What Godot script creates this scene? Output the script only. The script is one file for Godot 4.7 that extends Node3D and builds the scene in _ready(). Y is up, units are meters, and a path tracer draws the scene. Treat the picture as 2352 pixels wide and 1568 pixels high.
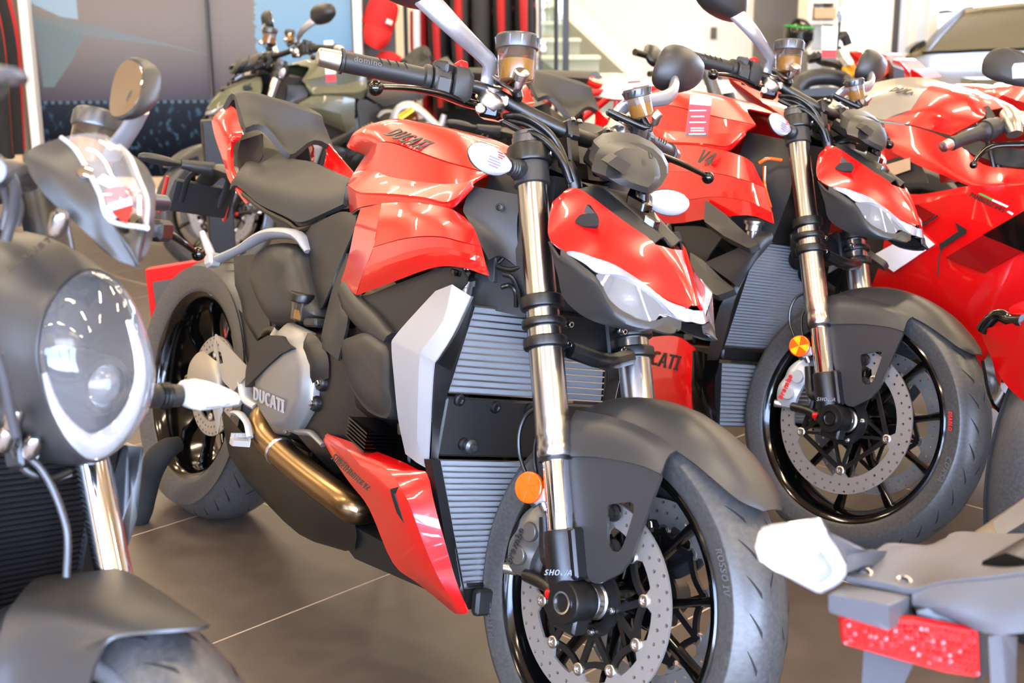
extends Node3D
# A motorcycle showroom. Helpers first: MB collects triangles and commits them as one mesh.
class MB:
	var t := PackedVector3Array()
	var xf := Transform3D()
	var crease := 0.78
	func tri(a: Vector3, b: Vector3, c: Vector3) -> void:
		t.append(xf * a); t.append(xf * b); t.append(xf * c)
	func quad(a: Vector3, b: Vector3, c: Vector3, d: Vector3) -> void:
		tri(a, b, c); tri(a, c, d)
	# closed pieces are turned so that their faces look outwards
	func fix(from: int) -> void:
		var o := Vector3.ZERO
		for i in range(from, t.size()): o += t[i]
		o /= maxf(1.0, t.size() - from)
		var vol := 0.0
		for i in range(from, t.size(), 3): vol += (t[i] - o).dot((t[i + 2] - o).cross(t[i + 1] - o))
		if vol < 0.0:
			for i in range(from, t.size(), 3):
				var k := t[i + 1]; t[i + 1] = t[i + 2]; t[i + 2] = k
	func skin(g: Array, closed: bool) -> void:
		for j in g.size() - 1:
			var a: Array = g[j]
			var b: Array = g[j + 1]
			var n := a.size()
			for i in (n if closed else n - 1):
				var k := (i + 1) % n
				if a[i] == b[i]: tri(a[i], a[k], b[k])
				elif a[k] == b[k]: tri(a[i], a[k], b[i])
				else: quad(a[i], a[k], b[k], b[i])
	func cap(ring: Array, flip: bool) -> void:
		var c := Vector3.ZERO
		for q in ring: c += q
		c /= ring.size()
		for i in ring.size():
			var k := (i + 1) % ring.size()
			if flip: tri(c, ring[k], ring[i])
			else: tri(c, ring[i], ring[k])
	# closed rings, one after the other, capped at both ends
	func loft(rings: Array, su := 1, sv := 1, caps := true) -> MB:
		var from := t.size()
		var g := MB.grid(rings, su, sv, true)
		skin(g, true)
		if caps:
			cap(g[0], true); cap(g[-1], false)
		fix(from)
		return self
	# an open curved sheet of a given thickness
	func patch(rows: Array, th := 0.003, su := 4, sv := 4) -> MB:
		var from := t.size()
		var g := MB.grid(rows, su, sv, false)
		var back := []
		var m := g.size()
		for j in m:
			var n: int = g[j].size()
			var row := []
			for i in n:
				var du: Vector3 = g[j][mini(i + 1, n - 1)] - g[j][maxi(i - 1, 0)]
				var dv: Vector3 = g[mini(j + 1, m - 1)][i] - g[maxi(j - 1, 0)][i]
				row.append(g[j][i] - du.cross(dv).normalized() * th)
			back.append(row)
		skin(g, false)
		var rb := []
		for row in back:
			var q: Array = row.duplicate(); q.reverse(); rb.append(q)
		skin(rb, false)
		for j in m - 1:
			quad(g[j][0], g[j + 1][0], back[j + 1][0], back[j][0])
			quad(g[j + 1][-1], g[j][-1], back[j][-1], back[j + 1][-1])
		for i in g[0].size() - 1:
			quad(g[0][i + 1], g[0][i], back[0][i], back[0][i + 1])
			quad(g[-1][i], g[-1][i + 1], back[-1][i + 1], back[-1][i])
		fix(from)
		return self
	static func cr(p: Array, n: int, closed: bool) -> Array:
		if n <= 1 or p.size() < 3: return p if n <= 1 or p.size() < 2 else MB.lin(p, n)
		var out := []
		var k := p.size()
		for i in (k if closed else k - 1):
			var a: Vector3 = p[(i - 1 + k) % k] if closed or i > 0 else p[0] * 2.0 - p[1]
			var b: Vector3 = p[i]
			var c: Vector3 = p[(i + 1) % k]
			var d: Vector3 = p[(i + 2) % k] if closed or i < k - 2 else p[-1] * 2.0 - p[-2]
			for j in n: out.append(b.cubic_interpolate(c, a, d, float(j) / n))
		if not closed: out.append(p[-1])
		return out
	static func lin(p: Array, n: int) -> Array:
		var out := []
		for i in p.size() - 1:
			for j in n: out.append(p[i].lerp(p[i + 1], float(j) / n))
		out.append(p[-1])
		return out
	static func grid(rows: Array, su: int, sv: int, closed: bool) -> Array:
		var g := []
		for r in rows: g.append(MB.cr(r, su, closed))
		if sv <= 1: return g
		var n: int = g[0].size()
		var cols := []
		for i in n:
			var c := []
			for r in g: c.append(r[i])
			cols.append(MB.cr(c, sv, false))
		var out := []
		for j in cols[0].size():
			var r := []
			for i in n: r.append(cols[i][j])
			out.append(r)
		return out
	# a tube along points; r is one radius or one for each point; flat squashes it
	func tube(path: Array, r, seg := 10, sub := 1, flat := 1.0, up := Vector3.ZERO) -> MB:
		var rad := []
		for i in path.size(): rad.append(Vector3(r[i] if r is Array else r, 0, 0))
		var p := MB.cr(path, sub, false)
		var q := MB.cr(rad, sub, false)
		var rings := []
		var d0: Vector3 = (p[1] - p[0]).normalized()
		var s := up if up != Vector3.ZERO else (Vector3.UP if absf(d0.y) < 0.9 else Vector3.RIGHT)
		for i in p.size():
			var d: Vector3 = (p[mini(i + 1, p.size() - 1)] - p[maxi(i - 1, 0)]).normalized()
			s = (s - d * s.dot(d)).normalized()
			var w := d.cross(s)
			var ring := []
			for k in seg:
				var a := TAU * k / seg
				ring.append(p[i] + (w * cos(a) + s * sin(a) * flat) * q[i].x)
			rings.append(ring)
		return loft(rings)
	# a profile of (radius, height) turned about an axis; closed joins its ends
	func lathe(prof: Array, o: Vector3, ax: Vector3, seg := 24, closed := false, a0 := 0.0) -> MB:
		var from := t.size()
		ax = ax.normalized()
		var s := (Vector3.UP if absf(ax.y) < 0.9 else Vector3.RIGHT)
		s = (s - ax * s.dot(ax)).normalized()
		var w := ax.cross(s)
		var rings := []
		for q in prof:
			var ring := []
			for k in seg:
				var a := a0 + TAU * k / seg
				ring.append(o + ax * q.y + (s * cos(a) + w * sin(a)) * q.x)
			rings.append(ring)
		if closed: rings.append(rings[0])
		skin(rings, true)
		if not closed:
			cap(rings[0], true); cap(rings[-1], false)
		fix(from)
		return self
	func box(c: Vector3, s: Vector3, b := Basis(), bev := 0.0) -> MB:
		var from := t.size()
		var k := xf
		xf = k * Transform3D(b, c)
		var h := s * 0.5
		bev = minf(bev, minf(h.x, minf(h.y, h.z)) * 0.95)
		if bev <= 0.0:
			var r := func(z: float): return [Vector3(-h.x, -h.y, z), Vector3(h.x, -h.y, z), Vector3(h.x, h.y, z), Vector3(-h.x, h.y, z)]
			var a: Array = r.call(-h.z)
			var e: Array = r.call(h.z)
			skin([a, e], true)
			quad(a[3], a[2], a[1], a[0]); quad(e[0], e[1], e[2], e[3])
			fix(from)
		else:
			var r := func(z: float, i: float):
				var x := h.x - i
				var y := h.y - i
				var q := bev - i * 0.5
				return [Vector3(-x + q, -y, z), Vector3(x - q, -y, z), Vector3(x, -y + q, z), Vector3(x, y - q, z), Vector3(x - q, y, z), Vector3(-x + q, y, z), Vector3(-x, y - q, z), Vector3(-x, -y + q, z)]
			loft([r.call(-h.z, bev), r.call(-h.z + bev, 0.0), r.call(h.z - bev, 0.0), r.call(h.z, bev)])
		xf = k
		return self
	# a flat outline (with holes) pushed along d
	func plate(line: Array, d: Vector3, holes := []) -> MB:
		var from := t.size()
		var n := Vector3.ZERO
		for i in line.size(): n += line[i].cross(line[(i + 1) % line.size()])
		n = n.normalized()
		var e1: Vector3 = (line[1] - line[0]).normalized()
		e1 = (e1 - n * e1.dot(n)).normalized()
		var e2 := n.cross(e1)
		var poly: Array = line.duplicate()
		for hole in holes:
			var best := INF
			var bi := 0
			var bj := 0
			for i in poly.size():
				for j in hole.size():
					var dd: float = poly[i].distance_squared_to(hole[j])
					if dd < best:
						best = dd; bi = i; bj = j
			var hn := Vector3.ZERO
			for i in hole.size(): hn += hole[i].cross(hole[(i + 1) % hole.size()])
			var h: Array = hole.duplicate()
			if hn.dot(n) > 0.0:
				h.reverse(); bj = h.size() - 1 - bj
			var np := poly.slice(0, bi + 1)
			for j in h.size() + 1: np.append(h[(bj + j) % h.size()])
			np.append_array(poly.slice(bi))
			poly = np
		var flat := PackedVector2Array()
		for q in poly: flat.append(Vector2(q.dot(e1), q.dot(e2)))
		var idx := Geometry2D.triangulate_polygon(flat)
		for k in 40:
			if idx.size(): break
			var moved := flat.duplicate()
			for i in flat.size(): moved[i] += Vector2(sin(i * 7.1 + k), cos(i * 3.7 + k * 2.3)) * 0.00001
			idx = Geometry2D.triangulate_polygon(moved)
		if idx.is_empty(): print("an outline could not be filled: ", line[0])
		for i in range(0, idx.size(), 3):
			var a: Vector3 = poly[idx[i]]
			var b: Vector3 = poly[idx[i + 1]]
			var c: Vector3 = poly[idx[i + 2]]
			if (b - a).cross(c - a).dot(n) < 0.0:
				var k := b; b = c; c = k
			tri(a, b, c); tri(a + d, c + d, b + d)
		var loops := [line]
		for hole in holes:
			var hn := Vector3.ZERO
			for i in hole.size(): hn += hole[i].cross(hole[(i + 1) % hole.size()])
			var h: Array = hole.duplicate()
			if hn.dot(n) > 0.0: h.reverse()
			loops.append(h)
		for lp in loops:
			for i in lp.size():
				var k: int = (i + 1) % lp.size()
				quad(lp[k], lp[i], lp[i] + d, lp[k] + d)
		fix(from)
		return self
	func ball(c: Vector3, r: float, sc := Vector3.ONE, seg := 16) -> MB:
		var prof := []
		for i in seg / 2 + 1:
			var a := PI * i / (seg / 2)
			prof.append(Vector2(maxf(sin(a), 0.001) * r, -cos(a) * r))
		var k := xf
		xf = k * Transform3D(Basis.from_scale(sc), c)
		lathe(prof, Vector3.ZERO, Vector3.UP, seg)
		xf = k
		return self
	# the same again on the other side of the plane z = 0
	func mirror() -> MB:
		var n := t.size()
		for i in range(0, n, 3):
			t.append(Vector3(t[i].x, t[i].y, -t[i].z)); t.append(Vector3(t[i + 2].x, t[i + 2].y, -t[i + 2].z)); t.append(Vector3(t[i + 1].x, t[i + 1].y, -t[i + 1].z))
		return self
	func flipz() -> MB:
		for i in range(0, t.size(), 3):
			var b := t[i + 1]
			var c := t[i + 2]
			t[i].z = -t[i].z
			t[i + 1] = Vector3(c.x, c.y, -c.z); t[i + 2] = Vector3(b.x, b.y, -b.z)
		return self
	func mesh() -> ArrayMesh:
		var n := t.size() / 3
		var fn := PackedVector3Array()
		fn.resize(n)
		var at := {}
		var key := []
		key.resize(n * 3)
		for i in n:
			fn[i] = (t[i * 3 + 2] - t[i * 3]).cross(t[i * 3 + 1] - t[i * 3])
			for k in 3:
				var q := Vector3i((t[i * 3 + k] * 20000.0).round())
				key[i * 3 + k] = q
				if at.has(q): at[q].append(i)
				else: at[q] = [i]
		var unit := PackedVector3Array()
		unit.resize(n)
		for i in n: unit[i] = fn[i].normalized()
		var nm := PackedVector3Array()
		nm.resize(n * 3)
		var lim := cos(crease)
		for i in n:
			for k in 3:
				var s := Vector3.ZERO
				for o in at[key[i * 3 + k]]:
					if unit[o].dot(unit[i]) > lim: s += fn[o]
				nm[i * 3 + k] = s.normalized() if s.length_squared() > 0.0 else Vector3.UP
		var arr := []
		arr.resize(Mesh.ARRAY_MAX)
		arr[Mesh.ARRAY_VERTEX] = t
		arr[Mesh.ARRAY_NORMAL] = nm
		var me := ArrayMesh.new()
		me.add_surface_from_arrays(Mesh.PRIMITIVE_TRIANGLES, arr)
		return me

func V(x: float, y: float, z: float) -> Vector3: return Vector3(x, y, z)
func W2(x: float, y: float) -> Vector2: return Vector2(x, y)
func P(a: Array) -> Array:
	var out := []
	for i in range(0, a.size(), 3): out.append(Vector3(a[i], a[i + 1], a[i + 2]))
	return out
func TF(a: Array) -> Transform3D: return Transform3D(V(a[0], a[1], a[2]), V(a[3], a[4], a[5]), V(a[6], a[7], a[8]), V(a[9], a[10], a[11]))
func mb() -> MB: return MB.new()
# corners of a flat outline rounded with radius r
func rnd(p: Array, r: float, n := 3) -> Array:
	var out := []
	for i in p.size():
		var a: Vector3 = p[(i - 1 + p.size()) % p.size()]
		var b: Vector3 = p[i]
		var c: Vector3 = p[(i + 1) % p.size()]
		var k := minf(r, minf(a.distance_to(b), b.distance_to(c)) * 0.45)
		var s := b + (a - b).normalized() * k
		var e := b + (c - b).normalized() * k
		for j in n + 1:
			var u := float(j) / n
			out.append(s.lerp(b, u).lerp(b.lerp(e, u), u))
	return out
func mir(p: Array) -> Array:
	var out := []
	for q in p: out.append(Vector3(q.x, q.y, -q.z))
	return out
func off(p: Array, d: Vector3) -> Array:
	var out := []
	for q in p: out.append(q + d)
	return out
# shrink a ring towards its centre and push it
func inset(p: Array, k: float, d := Vector3.ZERO) -> Array:
	var c := Vector3.ZERO
	for q in p: c += q
	c /= p.size()
	var out := []
	for q in p: out.append(c + (q - c) * k + d)
	return out
func obj(called: String, b, m: Material, parent: Node = self, xf := Transform3D()) -> MeshInstance3D:
	var o := MeshInstance3D.new()
	o.name = called
	o.mesh = b.mesh() if b is MB else b
	o.material_override = m
	o.transform = xf
	parent.add_child(o, true)
	return o
var used := {}
func numbered(called: String) -> String:
	used[called] = used.get(called, -1) + 1
	return called if used[called] == 0 else "%s_%03d" % [called, used[called]]
func tag(o: Node, label: String, category: String, group := "", kind := "") -> Node:
	if label: o.set_meta("label", label)
	if category: o.set_meta("category", category)
	if group: o.set_meta("group", group)
	if kind: o.set_meta("kind", kind)
	return o
func thing(called: String, label: String, category: String, xf := Transform3D(), group := "") -> Node3D:
	var o := Node3D.new()
	o.name = numbered(called)
	o.transform = xf
	add_child(o)
	tag(o, label, category, group)
	return o
func solo(called: String, b, m: Material, label: String, category: String, group := "", xf := Transform3D()) -> MeshInstance3D:
	var o := obj(numbered(called), b, m, self, xf)
	tag(o, label, category, group)
	return o
func structure(called: String, b, m: Material, parent: Node = self) -> MeshInstance3D:
	var o := obj(called, b, m, parent)
	o.set_meta("kind", "structure")
	return o
# lettering whose points are put in place by a callable of (x along the line, y up, z out)
var fonts := {}
func letters(s: String, h: float, depth: float, where: Callable, bold := true, italic := false, face := "Droid Sans") -> ArrayMesh:
	var fk := "%s%s%s" % [face, bold, italic]
	if not fonts.has(fk):
		var f := SystemFont.new()
		f.font_names = PackedStringArray([face])
		f.font_weight = 700 if bold else 400
		fonts[fk] = f
	var tm := TextMesh.new()
	tm.text = s
	tm.font = fonts[fk]
	tm.font_size = 32
	tm.pixel_size = h / 32.0 * 1.4
	tm.depth = depth
	tm.curve_step = 2.0
	var src := tm.get_mesh_arrays()
	var v: PackedVector3Array = src[Mesh.ARRAY_VERTEX]
	var ix: PackedInt32Array = src[Mesh.ARRAY_INDEX] if src[Mesh.ARRAY_INDEX] != null else PackedInt32Array(range(v.size()))
	var b := mb()
	for i in range(0, ix.size(), 3):
		var q := []
		for k in 3:
			var w := v[ix[i + k]]
			if italic: w.x += w.y * 0.25
			q.append(where.call(w))
		b.tri(q[0], q[1], q[2])
	return b.mesh()
# lettering on a plane: o its middle, right along the line, up across it
func on_plane(o: Vector3, right: Vector3, up: Vector3) -> Callable:
	right = right.normalized()
	up = (up - right * up.dot(right)).normalized()
	var n := right.cross(up)
	return func(w: Vector3): return o + right * w.x + up * w.y + n * w.z

const LAMP_COLOR := Color(1, 0.92, 0.79)
const LAMP_ENERGY := 2.6
var M := {}
func mat(k: String, c: Color, rough: float, metal := 0.0, o := {}) -> StandardMaterial3D:
	var m := StandardMaterial3D.new()
	m.resource_name = k
	m.albedo_color = c
	m.roughness = rough
	m.metallic = metal
	for q in o: m.set(q, o[q])
	M[k] = m
	return m
func paint(k: String, c: Color, rough := 0.28) -> StandardMaterial3D:
	return mat(k, c, rough, 0.0, {"clearcoat_enabled": true, "clearcoat": 1.0, "clearcoat_roughness": 0.03})
func noise_tex(freq: float, seed_: int, lo: Color, hi: Color, size := 512, oct := 4) -> NoiseTexture2D:
	var n := FastNoiseLite.new()
	n.seed = seed_
	n.frequency = freq
	n.fractal_octaves = oct
	var t := NoiseTexture2D.new()
	t.width = size
	t.height = size
	t.seamless = true
	t.noise = n
	var g := Gradient.new()
	g.set_color(0, lo)
	g.set_color(1, hi)
	t.color_ramp = g
	return t
func grain(k: String, freq: float, scale: float, depth: float, seed_ := 3) -> void:
	# fine relief: height in centimetres, on all three planes
	var m: StandardMaterial3D = M[k]
	m.heightmap_enabled = true
	m.heightmap_texture = noise_tex(freq, seed_, Color.BLACK, Color.WHITE, 256, 2)
	m.heightmap_scale = depth
	m.uv1_triplanar = true
	m.uv1_scale = Vector3.ONE * scale
func materials() -> void:
	paint("red", Color(0.73, 0.010, 0.022))
	paint("red_dark", Color(0.45, 0.01, 0.02))
	paint("green", Color(0.27, 0.28, 0.20), 0.45)
	M.green.clearcoat = 0.15
	paint("white_paint", Color(0.86, 0.86, 0.85))
	paint("grey_paint", Color(0.52, 0.51, 0.49))
	mat("tyre", Color(0.22, 0.22, 0.22), 0.38)
	mat("groove", Color(0.012, 0.012, 0.012), 0.8)
	mat("gloss_black", Color(0.016, 0.016, 0.017), 0.12)
	mat("satin_black", Color(0.032, 0.032, 0.034), 0.38)
	mat("plastic", Color(0.12, 0.12, 0.122), 0.46)
	mat("plastic_dark", Color(0.075, 0.074, 0.074), 0.5)
	mat("fender", Color(0.155, 0.153, 0.152), 0.42)
	mat("seat", Color(0.155, 0.152, 0.148), 0.62)
	mat("rubber", Color(0.09, 0.09, 0.092), 0.5)
	mat("rubber_light", Color(0.27, 0.27, 0.27), 0.5)
	mat("cable", Color(0.03, 0.03, 0.032), 0.33)
	mat("void_black", Color(0.006, 0.006, 0.006), 0.7)
	mat("steel", Color(0.62, 0.60, 0.575), 0.38, 0.7)
	mat("alu", Color(0.74, 0.72, 0.70), 0.30, 1.0)
	mat("alu_dark", Color(0.33, 0.33, 0.34), 0.36, 0.8)
	mat("bolt", Color(0.62, 0.62, 0.63), 0.22, 1.0)
	mat("chrome", Color(0.86, 0.86, 0.88), 0.06, 1.0)
	mat("fork", Color(0.66, 0.65, 0.64), 0.24, 1.0)
	mat("stem", Color(0.64, 0.64, 0.66), 0.34, 0.7)
	mat("mirror", Color(0.9, 0.9, 0.9), 0.02, 1.0)
	mat("caliper", Color(0.44, 0.43, 0.41), 0.36, 0.75)
	mat("caliper_dark", Color(0.22, 0.22, 0.21), 0.5, 0.5)
	mat("silver", Color(0.66, 0.66, 0.66), 0.36, 0.35)
	mat("red_print", Color(0.75, 0.05, 0.06), 0.5)
	mat("grey_print", Color(0.45, 0.42, 0.5), 0.5)
	mat("red_knob", Color(0.7, 0.03, 0.04), 0.35)
	mat("orange", Color(0.86, 0.30, 0.0), 0.22, 0.0, {"clearcoat_enabled": true, "clearcoat_roughness": 0.05})
	mat("amber", Color(0.90, 0.62, 0.04), 0.22)
	mat("white_lens", Color(0.68, 0.68, 0.70), 0.12, 0.0, {"clearcoat_enabled": true, "clearcoat_roughness": 0.03})
	mat("lamp_silver", Color(0.66, 0.68, 0.71), 0.14, 0.55)
	mat("lamp_clear", Color(0.95, 0.97, 1.0, 0.05), 0.03, 0.0, {"refraction_enabled": true, "refraction_scale": 0.05, "transparency": BaseMaterial3D.TRANSPARENCY_ALPHA})
	mat("glass", Color(0.97, 0.98, 1.0, 0.06), 0.02, 0.0, {"transparency": BaseMaterial3D.TRANSPARENCY_ALPHA})
	mat("smoke", Color(0.32, 0.26, 0.2, 0.35), 0.05, 0.0, {"transparency": BaseMaterial3D.TRANSPARENCY_ALPHA})
	mat("fluid", Color(0.62, 0.42, 0.1), 0.15)
	mat("red_lens", Color(0.62, 0.008, 0.02), 0.24)
	mat("print_dark", Color(0.10, 0.085, 0.085), 0.4)
	mat("shroud", Color(0.55, 0.55, 0.555), 0.42, 0.1)
	mat("beige_silver", Color(0.56, 0.53, 0.48), 0.4, 0.2)
	mat("silver_cast", Color(0.50, 0.49, 0.48), 0.42, 0.6)
	mat("engine", Color(0.055, 0.053, 0.052), 0.42)
	mat("fin", Color(0.74, 0.75, 0.76), 0.45, 0.35)
	mat("paper", Color(0.85, 0.85, 0.83), 0.6)
	mat("gold_dull", Color(0.6, 0.52, 0.36), 0.35, 0.9)
	mat("silencer", Color(0.115, 0.10, 0.085), 0.4, 0.3)
	mat("yellow", Color(0.85, 0.6, 0.03), 0.35)
	mat("bowl", Color(0.20, 0.19, 0.18), 0.14, 1.0)
	mat("cable_grey", Color(0.20, 0.20, 0.215), 0.4)
	mat("hose_grey", Color(0.17, 0.17, 0.18), 0.3)
	mat("fin_dark", Color(0.05, 0.05, 0.055), 0.5)
	mat("tube_dark", Color(0.10, 0.10, 0.11), 0.4, 0.5)
	mat("gloss_grey", Color(0.04, 0.045, 0.055), 0.25)
	mat("paper_tan", Color(0.74, 0.64, 0.52), 0.6)
	mat("flag_green", Color(0.05, 0.55, 0.22), 0.4)
	mat("tail_grey", Color(0.27, 0.27, 0.285), 0.5)
	mat("tail_tan", Color(0.36, 0.33, 0.29), 0.5)
	mat("cloth_black", Color(0.04, 0.038, 0.036), 0.85)
	mat("tag_red", Color(0.72, 0.1, 0.09), 0.5)
	mat("tag_grey", Color(0.3, 0.27, 0.26), 0.5)
	mat("lamp_glow", Color(1, 0.9, 0.7), 0.5, 0.0, {"emission_enabled": true, "emission": Color(1, 0.86, 0.62), "emission_energy_multiplier": 9.0})
	mat("pane", Color(0.95, 0.98, 1.0, 0.05), 0.02, 0.0, {"transparency": BaseMaterial3D.TRANSPARENCY_ALPHA})
	mat("pane_green", Color(0.75, 0.9, 0.82, 0.12), 0.02, 0.0, {"transparency": BaseMaterial3D.TRANSPARENCY_ALPHA})
	mat("post_white", Color(0.88, 0.88, 0.88), 0.4)
	mat("post_black", Color(0.12, 0.13, 0.14), 0.4)
	mat("panel_grey", Color(0.30, 0.30, 0.30), 0.6)
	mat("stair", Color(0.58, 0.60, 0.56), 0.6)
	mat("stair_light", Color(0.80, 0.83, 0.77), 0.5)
	mat("cloth_grey", Color(0.14, 0.14, 0.145), 0.8)
	mat("cloth_dark", Color(0.07, 0.07, 0.075), 0.8)
	mat("cloth_red", Color(0.62, 0.03, 0.04), 0.7)
	mat("cap_red", Color(0.72, 0.03, 0.05), 0.75)
	mat("sign_red", Color(0.78, 0.03, 0.04), 0.45)
	mat("banner", Color(0.03, 0.028, 0.027), 0.5)
	mat("car_paint", Color(0.30, 0.28, 0.215), 0.3, 0.0, {"metallic_specular": 0.3})
	mat("car_glass", Color(0.34, 0.33, 0.28), 0.05)
	mat("car_trim", Color(0.55, 0.53, 0.45), 0.25, 0.6)
	mat("gold", Color(0.83, 0.58, 0.2), 0.28, 1.0)
	mat("bronze", Color(0.52, 0.43, 0.31), 0.3, 1.0)
	mat("floor_tile", Color(0.27, 0.235, 0.205), 0.42)
	mat("grout", Color(0.66, 0.60, 0.54), 0.8)
	mat("wall_white", Color(0.92, 0.91, 0.88), 0.7)
	mat("ceiling", Color(0.78, 0.70, 0.58), 0.9)
	var ty: StandardMaterial3D = M.tyre
	ty.albedo_color = Color.WHITE
	ty.albedo_texture = noise_tex(0.05, 9, Color(0.17, 0.17, 0.17), Color(0.29, 0.285, 0.28), 512, 5)
	ty.uv1_triplanar = true
	ty.uv1_scale = Vector3.ONE * 4.0
	var tl: StandardMaterial3D = M.floor_tile
	tl.albedo_color = Color.WHITE
	tl.albedo_texture = noise_tex(0.012, 5, Color(0.265, 0.230, 0.200), Color(0.315, 0.275, 0.245), 1024, 6)
	tl.uv1_triplanar = true
	tl.uv1_world_triplanar = true
	tl.uv1_scale = Vector3.ONE * 0.9

func _ready() -> void:
	# camera
	var cam := Camera3D.new()
	cam.name = "camera"
	cam.transform = TF([0.999968,-0.007755,0.001964,0.008000,0.969374,-0.245458,0.000000,0.245466,0.969405,0.000000,1.189000,0.000000])
	var lens := CameraAttributesPhysical.new()
	lens.frustum_focal_length = 35.0
	lens.frustum_focus_distance = 2.35
	lens.exposure_aperture = 4.5
	cam.attributes = lens
	cam.fov = 29.69876
	cam.near = 0.05
	cam.far = 200.0
	add_child(cam)
	cam.make_current()
	# daylight comes in through the glazed front behind the camera
	var env := Environment.new()
	var sky := Sky.new()
	var ps := ProceduralSkyMaterial.new()
	ps.sky_top_color = Color(0.62, 0.74, 0.95)
	ps.sky_horizon_color = Color(0.86, 0.91, 1.0)
	ps.ground_bottom_color = Color(0.35, 0.34, 0.33)
	ps.ground_horizon_color = Color(0.62, 0.62, 0.62)
	ps.sky_energy_multiplier = 3.5
	ps.ground_energy_multiplier = 1.7
	sky.sky_material = ps
	env.background_mode = Environment.BG_SKY
	env.sky = sky
	env.tonemap_mode = Environment.TONE_MAPPER_LINEAR
	env.tonemap_exposure = 2.4
	env.sdfgi_enabled = true
	env.ssao_enabled = true
	env.ssil_enabled = true
	var we := WorldEnvironment.new()
	we.name = "environment"
	we.environment = env
	add_child(we)
	materials()
	build_room()
	build_main_bike()
	build_others()

# ---- wheels, brakes, fork, lamps and bars of a naked sports motorcycle; x forward, y up, z to its right ----
var cache := {}
func ring_bar(b: MB, path: Array, w: float, z0: float, z1: float) -> void:
	var rings := []
	for i in path.size():
		var d: Vector3 = (path[mini(i + 1, path.size() - 1)] - path[maxi(i - 1, 0)]).normalized()
		var s := Vector3(-d.y, d.x, 0) * w * 0.5
		var p: Vector3 = path[i]
		rings.append([p + s + V(0, 0, z0), p - s + V(0, 0, z0), p - s + V(0, 0, z1), p + s + V(0, 0, z1)])
	b.loft(rings)
func pol(r: float, a: float, z := 0.0) -> Vector3: return V(r * cos(a), r * sin(a), z)
func tyre_mesh(R: float, w: float, rr: float) -> ArrayMesh:
	var prof := []
	for k in range(-8, 9):
		var u := k / 8.0
		prof.append(W2(R - (1.0 - sqrt(1.0 - u * u * 0.72)) * w * 0.56, u * w * 0.5))
	var h := w * 0.5
	prof.append_array([W2(R - 0.036, h + 0.001), W2(lerpf(R, rr, 0.62), h - 0.001), W2(rr + 0.012, h - 0.006), W2(rr + 0.001, h - 0.011), W2(rr - 0.004, h - 0.018), W2(rr - 0.004, -h + 0.018), W2(rr + 0.001, -h + 0.011), W2(rr + 0.012, -h + 0.006), W2(lerpf(R, rr, 0.62), -h + 0.001), W2(R - 0.036, -h - 0.001)])
	return mb().lathe(prof, Vector3.ZERO, V(0, 0, 1), 120, true).mesh()
func tread_mesh(R: float, w: float, n: int) -> ArrayMesh:
	var b := mb()
	var at := func(u: float, a: float, lift: float) -> Vector3: return pol(R - (1.0 - sqrt(1.0 - u * u * 0.72)) * w * 0.56 + lift, a, u * w * 0.5)
	# wedge sipes on the shoulders and a kinked line beside the crown
	for s in [-1, 1]:
		for i in n * 2:
			var a: float = TAU * i / (n * 2) + (0.09 if s > 0 else 0.0)
			sipe(b, at, [0.78 * s, a], [0.5 * s, a - 0.105], 0.0008 / R, 0.0044 / R, R)
		for i in n - 5:
			var a: float = TAU * i / (n - 5) + (0.26 if s > 0 else 0.0)
			var p: float = TAU / (n - 5)
			for g in [[0.22, 0.0, 0.12, 0.62, 0.002], [0.12, 0.62, 0.26, 0.74, 0.0032], [0.26, 0.74, 0.22, 1.0, 0.002]]:
				sipe(b, at, [g[0] * s, a - p * g[1]], [g[2] * s, a - p * g[3]], g[4] / R, g[4] / R, R)
	return b.mesh()
func sipe(b: MB, at: Callable, p: Array, q: Array, k0: float, k1: float, R: float) -> void:
	var m := 5
	for j in m:
		var e := float(j) / m
		var f := float(j + 1) / m
		var ue := lerpf(p[0], q[0], e)
		var uf := lerpf(p[0], q[0], f)
		var ae := lerpf(p[1], q[1], e)
		var af := lerpf(p[1], q[1], f)
		var ke := lerpf(k0, k1, e)
		var kf := lerpf(k0, k1, f)
		b.quad(at.call(ue, ae - ke, 0.0007), at.call(ue, ae + ke, 0.0007), at.call(uf, af + kf, 0.0007), at.call(uf, af - kf, 0.0007))
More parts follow.
